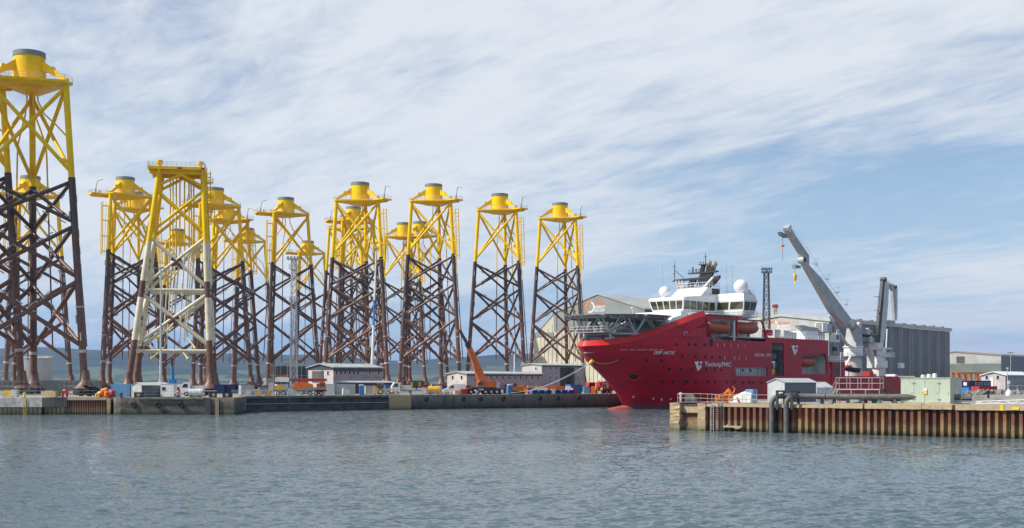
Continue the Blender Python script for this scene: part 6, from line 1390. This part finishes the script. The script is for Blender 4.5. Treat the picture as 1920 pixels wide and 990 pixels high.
t = thing('light_mast', 'dark lattice floodlight tower rising behind the ship bridge', 'mast', at(1437, 470), 0); hM = ZB(512, 470); lattice(t, 3.4, 1.6, hM, 13, M['dark'], .17)
for z in (hM, hM + 1.2): MB().box(-2.0, 2.0, -1.0, 1.0, z, z + .15).build('light_rack', M['dark'], t)
for k in range(6):
    for z in (hM + .2, hM + 1.4): MB().box(-2.1 + k*.72, -1.6 + k*.72, -1.3, -.9, z, z + .6).build('floodlight', M['pipe'], t)
MB().tube((0, 0, hM), (0, 0, hM + 1.3), .2, 6).build('head_post', M['dark'], t)
t = thing('crane_stub', 'red-topped pale lattice stub beside the floodlight tower', 'mast', at(1453.5, 600), 0); lattice(t, 2.2, 1.8, ZB(577, 600), 14, M['hallcream'], .28); MB().box(-1.2, 1.2, -1.2, 1.2, ZB(577, 600), ZB(571, 600)).build('red_head', M['redp'], t)
t = thing('lamp_post', 'tall slim grey lamp post in front of the cream-banded frame', 'lamp post', at(301.5, 262), 0); hL = ZB(504, 262)
MB().lathe([(.32, 0), (.2, hL*.6), (.13, hL)], n=12).build('pole', M['galv'], t, True)
for a in range(4): MB().tube((0, 0, hL), (1.3*math.cos(a*1.57 + .5), 1.3*math.sin(a*1.57 + .5), hL + .1), .06, 5).box(1.4*math.cos(a*1.57 + .5) - .35, 1.4*math.cos(a*1.57 + .5) + .35, 1.4*math.sin(a*1.57 + .5) - .2, 1.4*math.sin(a*1.57 + .5) + .2, hL, hL + .25).build('lamp_head', M['rim'], t)
t = thing('lamp_post', 'white pole standing behind the long plum-grey office', 'lamp post', at(964.5, 420), 0); MB().lathe([(.25, 0), (.2, ZB(665, 420))], n=10).build('pole', M['white'], t, True); MB().box(-.5, .5, -.2, .2, ZB(665, 420), ZB(664, 420)).build('lamp_head', M['white'], t)
t = thing('lamp_post', 'lamp post with floodlight bracket above the works hall', 'lamp post', at(1895, 420), 0); MB().lathe([(.12, 0), (.09, ZB(662, 420))], n=8).build('pole', M['galv'], t, True); MB().box(-1, 1, -.2, .2, ZB(662, 420), ZB(660.5, 420)).build('lamp_head', M['rim'], t)
t = thing('flood_pole', 'short light pole standing by the pale office', 'lamp post', at(1889, 250), 0); MB().lathe([(.09, 0), (.07, ZB(692, 250))], n=8).build('pole', M['galv'], t); MB().box(-.15, .15, -.15, .15, ZB(692, 250), ZB(689, 250)).build('lamp_head', M['offwhite'], t)
# silo with scaffolding
t = thing('round_silo', 'dark round sheeted silo with conical roof and scaffolding', 'silo', at(546, 345), 0); rS = 4.9; zS = ZB(687, 345)
MB().lathe([(rS, 0), (rS, zS)], n=32).build('shell', M['fascia'], t, True); MB().lathe([(rS + .2, zS), (.2, ZB(676, 345))], n=32).build('roof', M['rim'], t, True)
sc2 = MB()
for k in range(9):
    a = R(190 + k*20); p = Vector(((rS + .7)*math.cos(a), (rS + .7)*math.sin(a), 0)); sc2.tube(p, p + Vector((0, 0, zS + .3)), .05, 5)
    if k:
        for z in (1.6, 3.2, 4.8): sc2.tube(pv + Vector((0, 0, z)), p + Vector((0, 0, z)), .045, 5)
    pv = p
sc2.build('scaffold', M['galv'], t, kind='stuff')
# scaffolding round the nearest jacket feet
for k, (px0, px1, Y, lab) in enumerate(((-6, 68, 279, 'tube scaffolding around the tallest jacket feet by the tank'), (112, 178, 284, 'tube scaffolding around the tallest jacket outer foot'))):
    t = thing('scaffolding', lab, 'scaffold', (0, 0, QZ), 0); n = 7; rg = random.Random(k); m_ = MB()
    for j in (0, 1):
        for i in range(n + 1):
            p = Vector((X_(px0 + (px1 - px0)*i/n, Y), Y + j*2.5, 0)); hh = 3.6 + rg.random()*1.6; m_.tube(p, p + Vector((0, 0, hh)), .028, 4)
            if i:
                for z in (.9, 2.0, 3.1): m_.tube(pv + Vector((0, 0, z)), p + Vector((0, 0, z)), .022, 4)
                if rg.random() < .4: m_.tube(pv, p + Vector((0, 0, 2)), .03, 4)
            pv = p
    m_.build('scaffold_tubes', M['rim'], t, kind='stuff'); a = Vector((X_(px0 + 12, Y), Y, 2.0)); MB().box(a.x, a.x + 4.5, a.y, a.y + 1.2, 2.0, 2.08).build('scaffold_board', M['timber'], t)
# ---- boom lifts
def boom(px0, py0, px1, py1, Y, cols, r, lab, basket):
    b = at(px0, Y); t = thing('boom_lift', lab, 'boom lift', b, 0, 'boom lifts among the jackets'); o = Vector(b)
    A = W(px0, py0, Y) - o; B = W(px1, py1, Y) - o
    MB().box(-1.5, 1.5, -1.2, 1.2, .5, 1.6).build('chassis', M['blue'], t)
    for x in (-1.1, 1.1):
        for y in (-1.25, 1.25): MB().tube((x, y - .2, .55), (x, y + .2, .55), .55, 14).build('wheel', M['black'], t, True)
    MB().box(-.8, .8, -.8, .8, 1.6, A.z + .3).build('turret', M['blue'], t)
    n = len(cols)
    for k, m in enumerate(cols): member('boom_section', A.lerp(B, k/n), A.lerp(B, (k+1)/n), r*(1 - .12*k), M[m], t, 8)
    if basket: MB().box(B.x - .9, B.x + .9, B.y - .5, B.y + .5, B.z, B.z + .15).rail([(B.x - .9, B.y - .5, B.z), (B.x + .9, B.y - .5, B.z), (B.x + .9, B.y + .5, B.z), (B.x - .9, B.y + .5, B.z), (B.x - .9, B.y - .5, B.z)], 1.1, .06, .8).build('basket', M['rim'], t)
boom(697, 705, 705.5, 468, 470, ['white', 'white', 'blue', 'white', 'white'], .55, 'long white and blue boom raised beside the front jacket behind the grey office', True)
boom(324, 714, 322.5, 672, 330, ['blue', 'blue', 'dark'], .45, 'short dark blue boom raised behind the white cabin', False)

# ---- vehicles
def wheels(t, xs, r, y0, y1, hub='offwhite', w=.32):
    tm = MB().tube((0, 0, 0), (0, w, 0), r, 16).mesh('wheel', M['black'], True); hm = MB().tube((0, -.02, 0), (0, w + .02, 0), r*.45, 10).mesh('hub', M[hub])
    for x in xs:
        for y in (y0, y1 - w): o = link('wheel', tm, t); o.location = (x, y, r); link('hub', hm, o)
def mobile_crane():
    px, Y = 873, edgeY(873) + 5.5; t = thing('mobile_crane', 'orange all-terrain mobile crane with raised telescopic boom on the quay', 'mobile crane', at(px, Y), R(14))
    wheels(t, (1.3, 2.9, 4.9, 6.3, 7.7, 8.9), .62, -.1, 2.6, 'offwhite', .5)
    MB().box(.4, 9.8, .1, 2.4, .75, 1.35).build('chassis', M['dark'], t); MB().box(.0, 1.6, .15, 2.4, .95, 1.9).build('carrier_nose', M['dark'], t)
    MB().prism([(-.3, .1, .9), (1.5, .1, .9), (1.5, .1, 2.3), (.35, .1, 2.3), (-.3, .1, 1.7)], (0, 2.3, 0)).build('driver_cab', M['orange'], t); MB().prism([(.05, .05, 1.65), (1.3, .05, 1.65), (1.3, .05, 2.15), (.4, .05, 2.15)], (0, .05, 0)).build('cab_window', M['glass'], t)
    MB().box(1.8, 7.6, .3, 2.3, 1.35, 1.7).build('deck', M['dark'], t); MB().box(3.2, 4.4, -.08, .1, 1.0, 1.35).build('side_locker', M['offwhite'], t)
    MB().prism([(3.2, .2, 1.75), (7.6, .2, 1.75), (7.6, .2, 3.0), (6.6, .2, 3.4), (5.0, .2, 3.2), (4.3, .2, 2.7), (3.2, .2, 2.7)], (0, 2.1, 0)).build('superstructure', M['orange'], t)
    MB().prism([(2.9, -.1, 1.8), (4.5, -.1, 1.8), (4.6, -.1, 3.3), (3.4, -.1, 3.3), (2.8, -.1, 2.6)], (0, .9, 0)).build('operator_cab', M['orange'], t); MB().prism([(2.95, -.14, 2.2), (4.3, -.14, 2.2), (4.3, -.14, 3.15), (3.5, -.14, 3.15), (2.95, -.14, 2.6)], (0, .04, 0)).build('cab_window', M['glass'], t)
    MB().box(7.6, 8.5, .3, 2.2, 1.75, 3.0).build('counterweight', M['offwhite'], t); MB().rail([(4.6, .25, 3.2), (8.4, .25, 3.3)], .7, .04, 1).build('handrail', M['rim'], t)
    H = lambda x, y: plane_hit(t, x, y, 1, .75)
    def sec(a, b, w0, w1, m, y0, dy, name):
        A, B = H(*a), H(*b); d = (B - A).normalized(); n_ = Vector((-d.z, 0, d.x)); MB().prism([A - n_*w0, B - n_*w1, B + n_*w1, A + n_*w0], (0, dy, 0)).build(name, M[m], t)
    sec((908, 716), (880.5, 652), .78, .62, 'orange', 0, 1.1, 'boom_section'); sec((881, 653), (876, 644), .5, .5, 'dark', 0, 1.0, 'boom_section'); sec((877, 645), (862.5, 619), .34, .27, 'fascia', 0, .8, 'boom_section'); sec((866, 620.5), (856, 619.5), .22, .3, 'orange', 0, .8, 'boom_head'); sec((864, 622), (863.5, 613.5), .2, .15, 'orange', 0, .8, 'boom_head')
    for dy in (0, .7): a = H(898, 716); b = H(888, 684); member('luffing_cylinder', a + Vector((0, dy, 0)), b + Vector((0, dy, 0)), .2, M['orange'], t, 8)
    member('hoist_wire', H(861, 621), H(889, 680), .035, M['dark'], t, 5)
    for x in (2.2, 8.8): MB().box(x, x + .35, -.9, .1, .8, 1.1).box(x - .1, x + .45, -1.1, -.7, 0, .12).tube((x + .17, -.9, .1), (x + .17, -.9, 1.0), .09, 6).build('outrigger', M['offwhite'], t)
    for y in (.3, 1.0, 1.7): MB().box(-.35, -.28, y, y + .3, 1.15, 1.35).build('headlight', M['signw'], t)
mobile_crane()
def van(px, Y, rz, label, m='white'):
    t = thing('panel_van', label, 'van', at(px, Y), rz); wheels(t, (1.0, 4.2), .36, -.02, 1.95)
    MB().prism([(0, 0, .4), (5.4, 0, .4), (5.4, 0, 2.3), (5.2, 0, 2.45), (2.2, 0, 2.45), (1.25, 0, 1.55), (.15, 0, 1.25), (0, 0, .9)], (0, 1.95, 0)).build('body', M[m], t)
    MB().prism([(1.35, -.02, 1.5), (2.5, -.02, 1.5), (2.5, -.02, 2.2), (2.1, -.02, 2.2)], (0, .02, 0)).build('side_window', M['glass'], t); MB().hexa([(1.22, .15, 1.6), (1.22, 1.8, 1.6), (1.28, 1.8, 1.6), (1.28, .15, 1.6), (2.02, .2, 2.33), (2.02, 1.75, 2.33), (2.1, 1.75, 2.36), (2.1, .2, 2.36)]).build('windscreen', M['glass'], t); MB().box(-.05, 5.45, .1, 1.85, .35, .5).build('bumper', M['dark'], t)
    for y in (.15, 1.5): MB().box(-.03, .02, y, y + .3, .95, 1.15).build('headlight', M['signw'], t)
van(831.5, edgeY(832) + 7, R(10), 'white panel van parked beside the mobile crane')
def lorry(px, Y, rz, label):
    t = thing('flatbed_lorry', label, 'lorry', at(px, Y), rz); wheels(t, (.9, 4.6, 5.8), .48, 0, 2.3)
    MB().box(0, 6.8, .3, 2.0, .75, 1.0).build('chassis', M['dark'], t); MB().prism([(-.3, 0, .7), (1.7, 0, .7), (1.7, 0, 2.9), (.3, 0, 2.9), (-.3, 0, 1.9)], (0, 2.3, 0)).build('cab', M['white'], t); MB().prism([(-.02, -.02, 1.8), (1.2, -.02, 1.8), (1.2, -.02, 2.6), (.4, -.02, 2.6)], (0, .02, 0)).build('side_window', M['glass'], t); MB().box(1.9, 6.9, 0, 2.3, 1.0, 1.15).build('flatbed', M['craneg'], t); MB().box(2.0, 4.5, .2, 2.1, 1.15, 2.2).build('load', M['offwhite'], t)
lorry(737, edgeY(737) + 9, R(12), 'white flatbed lorry behind the crowd barriers'); lorry(341, 262, R(5), 'white lorry cab showing above the orange gear heap')
t = thing('backhoe_loader', 'yellow backhoe loader next to the blue portable toilet', 'loader', at(706, edgeY(706) + 5), R(10)); wheels(t, (.9,), .75, 0, 1.9, 'sand'); wheels(t, (2.7,), .5, .1, 1.8, 'sand')
MB().prism([(.2, .3, .7), (3.3, .3, .7), (3.3, .3, 1.4), (1.9, .3, 1.5), (.2, .3, 1.5)], (0, 1.3, 0)).build('body', M['yel2'], t); MB().box(.3, 1.7, .35, 1.55, 1.5, 2.5).build('cab', M['glass'], t); MB().box(.2, 1.8, .25, 1.65, 2.5, 2.62).build('cab_roof', M['yel2'], t); MB().prism([(3.0, .3, 1.3), (4.2, .3, .7), (4.3, .3, .9), (3.1, .3, 1.6)], (0, 1.3, 0)).build('loader_arm', M['yel2'], t); MB().prism([(4.2, .1, .2), (4.9, .1, .1), (4.6, .1, .9), (4.2, .1, 1.0)], (0, 1.8, 0)).build('bucket', M['yel2'], t); MB().box(-.7, 0, .5, 1.3, .3, 2.0).build('backhoe_arm', M['yel2'], t)
t = thing('excavator', 'orange tracked excavator between blue toilet and orange containers', 'excavator', at(958, edgeY(958) + 9), R(14))
for y in (0, 1.9): MB().prism([(.2, y, 0), (3.4, y, 0), (3.7, y, .35), (3.4, y, .75), (.2, y, .75), (-.1, y, .35)], (0, .5, 0)).build('track', M['black'], t)
MB().box(.4, 3.4, .2, 2.2, .85, 1.7).build('body', M['orange'], t); MB().box(.5, 1.7, .2, 1.2, 1.7, 2.7).build('cab', M['orange'], t); MB().box(.45, 1.55, .15, .2, 1.8, 2.6).build('cab_window', M['glass'], t); MB().prism([(1.8, 1.2, 1.7), (3.8, 1.2, 2.4), (4.9, 1.2, 1.3), (4.7, 1.2, 1.1), (3.7, 1.2, 2.0), (2.2, 1.2, 1.4)], (0, .4, 0)).build('boom', M['orange'], t); MB().prism([(4.6, 1.0, 1.3), (5.0, 1.0, .5), (4.4, 1.0, .2), (4.2, 1.0, .7)], (0, .8, 0)).build('bucket', M['dark'], t)
# folded truck crane
t = thing('truck_crane', 'orange truck crane with long boom folded flat over dark trailer', 'truck crane', at(512, edgeY(512) + 7), R(8))
wheels(t, (1.0, 2.2, 3.4, 8.0, 9.2, 10.4), .5, 0, 2.4); MB().box(0, 11.5, .2, 2.2, .9, 1.3).build('chassis', M['dark'], t); MB().box(.3, 2.2, .2, 2.2, 1.3, 2.2).build('nose', M['yel2'], t); MB().prism([(4.3, .1, 1.3), (8.6, .1, 1.3), (8.6, .1, 2.4), (6.5, .1, 3.1), (4.3, .1, 2.6)], (0, 2.0, 0)).build('superstructure', M['orange'], t); MB().box(6.8, 9.8, -.05, 2.2, 1.3, 1.8).build('engine_cover', M['rim'], t)
MB().box(-1.6, 11.6, .6, 1.5, 3.1, 3.75).build('boom', M['rim'], t); MB().box(4.0, 11.0, .5, .62, 3.15, 3.7).build('boom_stripe', M['redp'], t); MB().box(.4, 3.4, .3, 1.7, 3.0, 4.0).build('boom_cover', M['white'], t); MB().box(.8, 3.0, .4, 1.6, 4.0, 4.2).build('boom_top', M['orange'], t); MB().tube((-1.9, .6, 3.5), (-1.9, 1.5, 3.5), .35, 12).build('boom_sheave', M['white'], t); MB().prism([(9.6, .1, 1.3), (11.4, .1, 1.3), (11.2, .1, 3.0), (10.0, .1, 3.0)], (0, 1.6, 0)).build('driver_cab', M['orange'], t); MB().prism([(9.9, .05, 2.0), (11.2, .05, 2.0), (11.1, .05, 2.8), (10.1, .05, 2.8)], (0, .05, 0)).build('cab_window', M['glass'], t); MB().box(-1.0, .1, .3, 1.6, 0, 2.9).build('boom_rest', M['officepink'], t)
# red generator truck by the bow
t = thing('generator_truck', 'red generator truck with white side panel by the ship bow', 'truck', at(1103, edgeY(1103) + 5), R(20)); wheels(t, (1.2, 5.2, 6.2), .45, 0, 2.3)
MB().box(0, 8.2, .1, 2.3, .75, 1.0).build('chassis', M['dark'], t); MB().box(3.2, 8.0, 0, 2.4, 1.0, 3.0).build('generator_box', M['redp'], t); MB().box(3.7, 5.6, -.04, 0, 1.4, 2.7).build('side_panel', M['offwhite'], t); MB().box(4.0, 4.3, -.07, -.04, 1.5, 2.4).box(4.6, 4.9, -.07, -.04, 1.5, 2.4).build('louvre', M['dark'], t); MB().prism([(0, 0, .8), (2.0, 0, .8), (2.0, 0, 2.9), (.4, 0, 2.9), (0, 0, 1.8)], (0, 2.3, 0)).build('cab', M['redp'], t); MB().prism([(.2, -.03, 1.7), (1.5, -.03, 1.7), (1.5, -.03, 2.6), (.55, -.03, 2.6)], (0, .03, 0)).build('cab_window', M['glass'], t)
for k in range(6): MB().tube((3.6 + k*.75, 1.2, 3.0), (3.6 + k*.75, 1.2, 3.35), .18, 8).build('exhaust_cap', M['rim'], t)
for k, (px, Y, lab) in enumerate(((746, 352, 'black and yellow generator set nearest the grey office'), (766, 354, 'black and yellow generator set in the middle of the three'), (781, 356, 'black and yellow generator set nearest the mobile crane'))):
    t = thing('generator_set', lab, 'generator', (*at(px, Y)[:2], QZ), R(10), 'generator sets on a stand behind the lorry'); MB().box(0, 2.3, 0, 1.2, 1.3, 3.3).build('housing', M['fascia'], t); MB().box(.4, 1.3, -.04, 0, 1.7, 3.0).build('panel', M['yel2'], t); MB().box(0, .2, 0, 1.2, 0, 1.3).box(2.1, 2.3, 0, 1.2, 0, 1.3).build('stand', M['dark'], t)
t = thing('bulk_tank', 'yellow rounded bulk tank behind the barriers near the van', 'tank', at(803, edgeY(803) + 5), R(8)); MB().tube((0, .8, 1.15), (2.7, .8, 1.15), .85, 16).build('shell', M['yel2'], t, True); MB().box(.2, .5, .2, 1.4, 0, .6).box(2.2, 2.5, .2, 1.4, 0, .6).build('cradle', M['dark'], t)
# assorted crates and bags on the quay
rg = random.Random(21); CR = [(540, 'offwhite', 'white crate stacked under the truck crane'), (643, 'tarp', 'white bulk bags in front of the grey container'), (773, 'offwhite', 'white box behind the barriers by the yellow tank'), (790, 'galv', 'grey cage pallet before the yellow tank'), (820, 'yel2', 'yellow bag beside the van on the quay'), (853, 'timber', 'timber pallet behind the red skip'), (990, 'redp', 'red machine crate near the mooring line foot'), (1003, 'timber', 'timber pallet stack behind the blue pontoons'), (1012, 'offwhite', 'white drums behind the blue pontoons'), (1034, 'sand', 'yellow bag between the pontoon blocks'), (1060, 'white', 'white cabinet between orange and blue containers'), (1095, 'skyblue', 'light blue crate beside the red truck'), (1108, 'orange', 'orange pallet in front of the red truck'), (465, 'blue', 'blue sheeted crate at the end of the navy row'), (461, 'galv', 'grey cage pallet beside the yellow skip'), (100, 'green', 'green sheeted machine under the scaffolding'), (20, 'galv', 'grey crate on the white quay edge'), (6, 'sand', 'yellow crate on the white quay edge')]
for px, m, lab in CR:
    Y = edgeY(px) + 4 + rg.random()*3 if px > 440 else 247; t = thing('pallet_load', lab, 'crate', at(px, Y), R(rg.uniform(-5, 25)), 'crates and pallets on the quay'); w = 1.2 + rg.random()*.8; h_ = .8 + rg.random()*.8; MB().box(0, w, 0, 1.1, .16, h_).build('load', M[m], t); MB().box(-.05, w + .05, -.05, 1.15, .1, .16).box(0, .12, 0, 1.1, 0, .1).box(w - .12, w, 0, 1.1, 0, .1).build('pallet', M['timber'], t)
    if rg.random() < .6: MB().box(.1, w*.7, .1, .9, h_, h_ + .35).build('top_load', M[m], t)
for px, off, m, w, h_, lab in ((452, 14, 'craneg', 3.0, 2.2, 'grey tool store behind the navy container row end'), (486, 16, 'skyblue', 3.4, 1.8, 'light blue tool store behind the yellow skips'), (520, 17, 'offwhite', 2.6, 2.4, 'off-white cabin behind the folded boom tip'), (566, 18, 'green', 2.6, 2.0, 'green store beside the round silo foot'), (686, 16, 'craneg', 2.6, 2.0, 'grey store behind the blue toilet and backhoe'), (722, 18, 'blue', 2.4, 2.2, 'blue store behind the flatbed lorry cab'), (795, 15, 'redp', 2.2, 1.8, 'red store behind the yellow bulk tank'), (812, 18, 'navy', 2.6, 2.3, 'navy store between bulk tank and white van'), (846, 16, 'offwhite', 2.4, 2.2, 'off-white store behind the white van roof'), (946, 14, 'navy', 2.6, 2.2, 'navy store behind the blue toilet near the mobile crane'), (975, 13, 'yel2', 2.0, 1.6, 'yellow store behind the orange excavator'), (990, 15, 'craneg', 2.4, 2.0, 'grey store by the long office end wall')):
    t = thing('tool_store', lab, 'store', at(px, edgeY(px) + off), R(rg.uniform(5, 30)), 'tool stores in the second row of the yard'); MB().box(0, w, 0, 1.8, .12, h_).build('body', M[m], t); MB().box(-.06, w + .06, -.06, 1.86, h_, h_ + .08).build('lid', M[m], t); MB().box(w*.15, w*.5, -.03, 0, .2, h_ - .15).box(w*.52, w*.87, -.03, 0, .2, h_ - .15).build('door', M['offwhite'] if m == 'navy' else M[m], t); MB().box(.1, .3, 0, 1.8, 0, .12).box(w - .3, w - .1, 0, 1.8, 0, .12).build('skid', M['dark'], t)
# ---- two workers on the quay
def skin_mesh(name, pts, edges, material, parent):
    me = bpy.data.meshes.new(name); me.from_pydata([p[:3] for p in pts], edges, []); o = link(name, me, parent); me.materials.append(material)
    sk = o.modifiers.new('skin', 'SKIN'); sk.use_smooth_shade = True
    for v, p in zip(me.skin_vertices[0].data, pts): v.radius = (p[3], p[3] * p[4] if len(p) > 4 else p[3])
    me.skin_vertices[0].data[0].use_root = True
    s = o.modifiers.new('subdivision', 'SUBSURF'); s.levels = s.render_levels = 1
    return o
M['skin'] = mat('skin', (0.48, 0.27, 0.19), 0.6); M['vest'] = mat('high_visibility_vest', (0.62, 0.75, 0.03), 0.6); M['trouser'] = mat('work_trousers', (0.02, 0.03, 0.08), 0.8)
def worker(px, Y, rz, label, helmet):
    t = thing('person', label, 'person', at(px, Y), rz)
    B = [(0, 0, .95, .14, .8), (0, 0, 1.2, .15, .75), (0, 0, 1.42, .16, .7), (0, 0, 1.53, .055), (0, -.01, 1.64, .085), (0, -.01, 1.74, .075),
         (-.2, 0, 1.40, .06), (-.27, -.02, 1.12, .045), (-.26, -.12, .90, .035), (-.26, -.15, .80, .04), (.2, 0, 1.40, .06), (.27, -.02, 1.12, .045), (.27, -.08, .88, .035), (.27, -.1, .78, .04),
         (-.1, 0, .88, .095), (-.12, -.03, .48, .065), (-.12, .02, .1, .05), (-.12, -.14, .04, .045), (.1, 0, .88, .095), (.13, .02, .48, .065), (.14, .06, .1, .05), (.14, -.08, .04, .045)]
    E = [(0, 1), (1, 2), (2, 3), (3, 4), (4, 5), (2, 6), (6, 7), (7, 8), (8, 9), (2, 10), (10, 11), (11, 12), (12, 13), (0, 14), (14, 15), (15, 16), (16, 17), (0, 18), (18, 19), (19, 20), (20, 21)]
    skin_mesh('body', B, E, M['skin'], t)
    g_ = lambda p, k: (*p[:3], p[3] + k, *(p[4:] if len(p) > 4 else ()))
    skin_mesh('jacket', [g_(B[i], .022) for i in (0, 1, 2, 6, 7, 8, 10, 11, 12)], [(0, 1), (1, 2), (2, 3), (3, 4), (4, 5), (2, 6), (6, 7), (7, 8)], M['vest'], t)
    skin_mesh('trousers', [g_(B[i], .02) for i in (0, 14, 15, 16, 17, 18, 19, 20, 21)], [(0, 1), (1, 2), (2, 3), (3, 4), (0, 5), (5, 6), (6, 7), (7, 8)], M['trouser'], t)
    MB().lathe([(.14, 1.72), (.125, 1.74), (.115, 1.82), (.06, 1.88), (.01, 1.895)], (0, -.01), 14).build('helmet', helmet, t, True)
worker(1117.5, edgeY(1117) + 2.2, R(20), 'person in yellow vest and dark trousers standing before the red truck', M['signw'])
worker(1128, edgeY(1128) + 1.6, R(-40), 'person in yellow vest standing at the quay end under the bow', M['orange'])
# ---- right-hand bank, buoy, fence, beam
def rock_mesh(r, seed):
    bm = bmesh.new(); bmesh.ops.create_icosphere(bm, subdivisions=1, radius=r); rg = random.Random(seed)
    for v in bm.verts: v.co *= .75 + rg.random()*.5; v.co.z *= .7
    me = bpy.data.meshes.new('rock'); bm.to_mesh(me); bm.free(); me.materials.append(M['rock']); return me
bank = thing('rubble_bank', 'grey rubble stone bank in front of the red container', 'rubble', at(1815, 268), R(0)); rms = [rock_mesh(.55, k) for k in range(5)]; rg = random.Random(9)
for k in range(150): o = link('stone', rg.choice(rms), bank); x = rg.random()*15; o.location = (x, rg.uniform(-1.5, 1.5), .25 + rg.random()*.9*(1 - abs(x - 6)/14)); o.rotation_euler = (rg.random()*3, rg.random()*3, rg.random()*3); s_ = .5 + rg.random()*.7; o.scale = (s_, s_, s_)
MB().prism([(0, -1.2, -.2), (15, -1.2, -.2), (15, 1.6, -.2), (0, 1.6, -.2)], (0, 0, .6)).build('bank_core', M['rock'], bank)
t = thing('channel_buoy', 'white channel buoy stored ashore near the pale office', 'buoy', at(1891.5, 240), 0); MB().lathe([(.45, 0), (.6, .3), (.6, 1.0), (.25, 1.5)], n=14).build('float', M['white'], t, True); MB().lathe([(.1, 1.5), (.05, 3.3)], n=8).build('mast', M['galv'], t); MB().box(-.25, .25, -.05, .05, 2.6, 3.2).build('top_mark', M['white'], t)
t = thing('mesh_fence', 'wire mesh fence along the bank before the pale office', 'fence', at(1876, 245), R(-6))
for k in range(8): member('post', (k*1.6, 0, 0), (k*1.6, 0, 2.3), .05, M['galv'], t, 6)
for z in (.4, 1.3, 2.25): member('wire', (0, 0, z), (11.2, 0, z), .025, M['galv'], t, 4)
t = thing('gangway', 'pale lattice gangway lying along the pier behind the coping', 'gangway', pier_pt(38.0, 3.4, 3.72), rzp + R(3))
for y in (0, 1.0):
    member('chord', (0, y, .05), (16, y, .35), .07, M['offwhite'], t, 6); member('chord', (0, y, .3), (16, y, 1.0), .07, M['offwhite'], t, 6)
    for k in range(8): member('lacing', (k*2, y, .05 + k*.04), (k*2 + 1, y, .33 + k*.09), .05, M['offwhite'], t, 5); member('lacing', (k*2 + 1, y, .33 + k*.09), (k*2 + 2, y, .09 + k*.04), .05, M['offwhite'], t, 5)
MB().box(5, 15, .1, .9, .1, .16).build('deck_board', M['orange'], t)
t = thing('dock_bollard', 'small black bollard standing before the rubble bank', 'bollard', at(1853, 205, PZ), 0); MB().lathe([(.2, 0), (.16, .8), (.3, .95), (.3, 1.2), (.1, 1.3)], n=12).build('post', M['black'], t, True); MB().lathe([(.35, 0), (.35, .05)], n=12).build('base_plate', M['black'], t)
t = thing('roof_vessel', 'three pale round tanks just behind the pale green cabinet', 'tank', pier_pt(pier_s(1731, 12), 12, PZ), rzp)
for k in range(3): MB().lathe([(.3, 0), (.3, 3.45 + .08*k), (.22, 3.6 + .08*k)], (k*.72, 0), 14).build('vessel', M['offwhite'], t, True)
MB().box(-.5, 2.0, -.5, .5, 0, .12).build('skid', M['dark'], t)
t = thing('white_store', 'low white-roofed store glimpsed between second crane and green cabinet', 'store', at(1657, 470), R(10)); MB().box(0, 14, 0, 6, 0, 3.4).build('wall', M['offwhite'], t); MB().prism([(-.3, -.3, 3.4), (-.3, 6.3, 3.4), (-.3, 3, 5.2)], (14.6, 0, 0)).build('roof', M['white'], t)

# ------------------------------------------------------------------ air
hz = bpy.data.materials.new('sea_haze'); hz.use_nodes = True; N = hz.node_tree.nodes; N.clear()
ho = N.new('ShaderNodeOutputMaterial'); hv = N.new('ShaderNodeVolumePrincipled'); hv.inputs['Color'].default_value = (0.24, 0.50, 1.0, 1); hv.inputs['Density'].default_value = 0.000052; hv.inputs['Anisotropy'].default_value = 0.2
hz.node_tree.links.new(hv.outputs[0], ho.inputs['Volume'])
MB().box(-13900, 13900, -2900, 12900, -4, 420).build('haze', hz, None, kind='stuff')
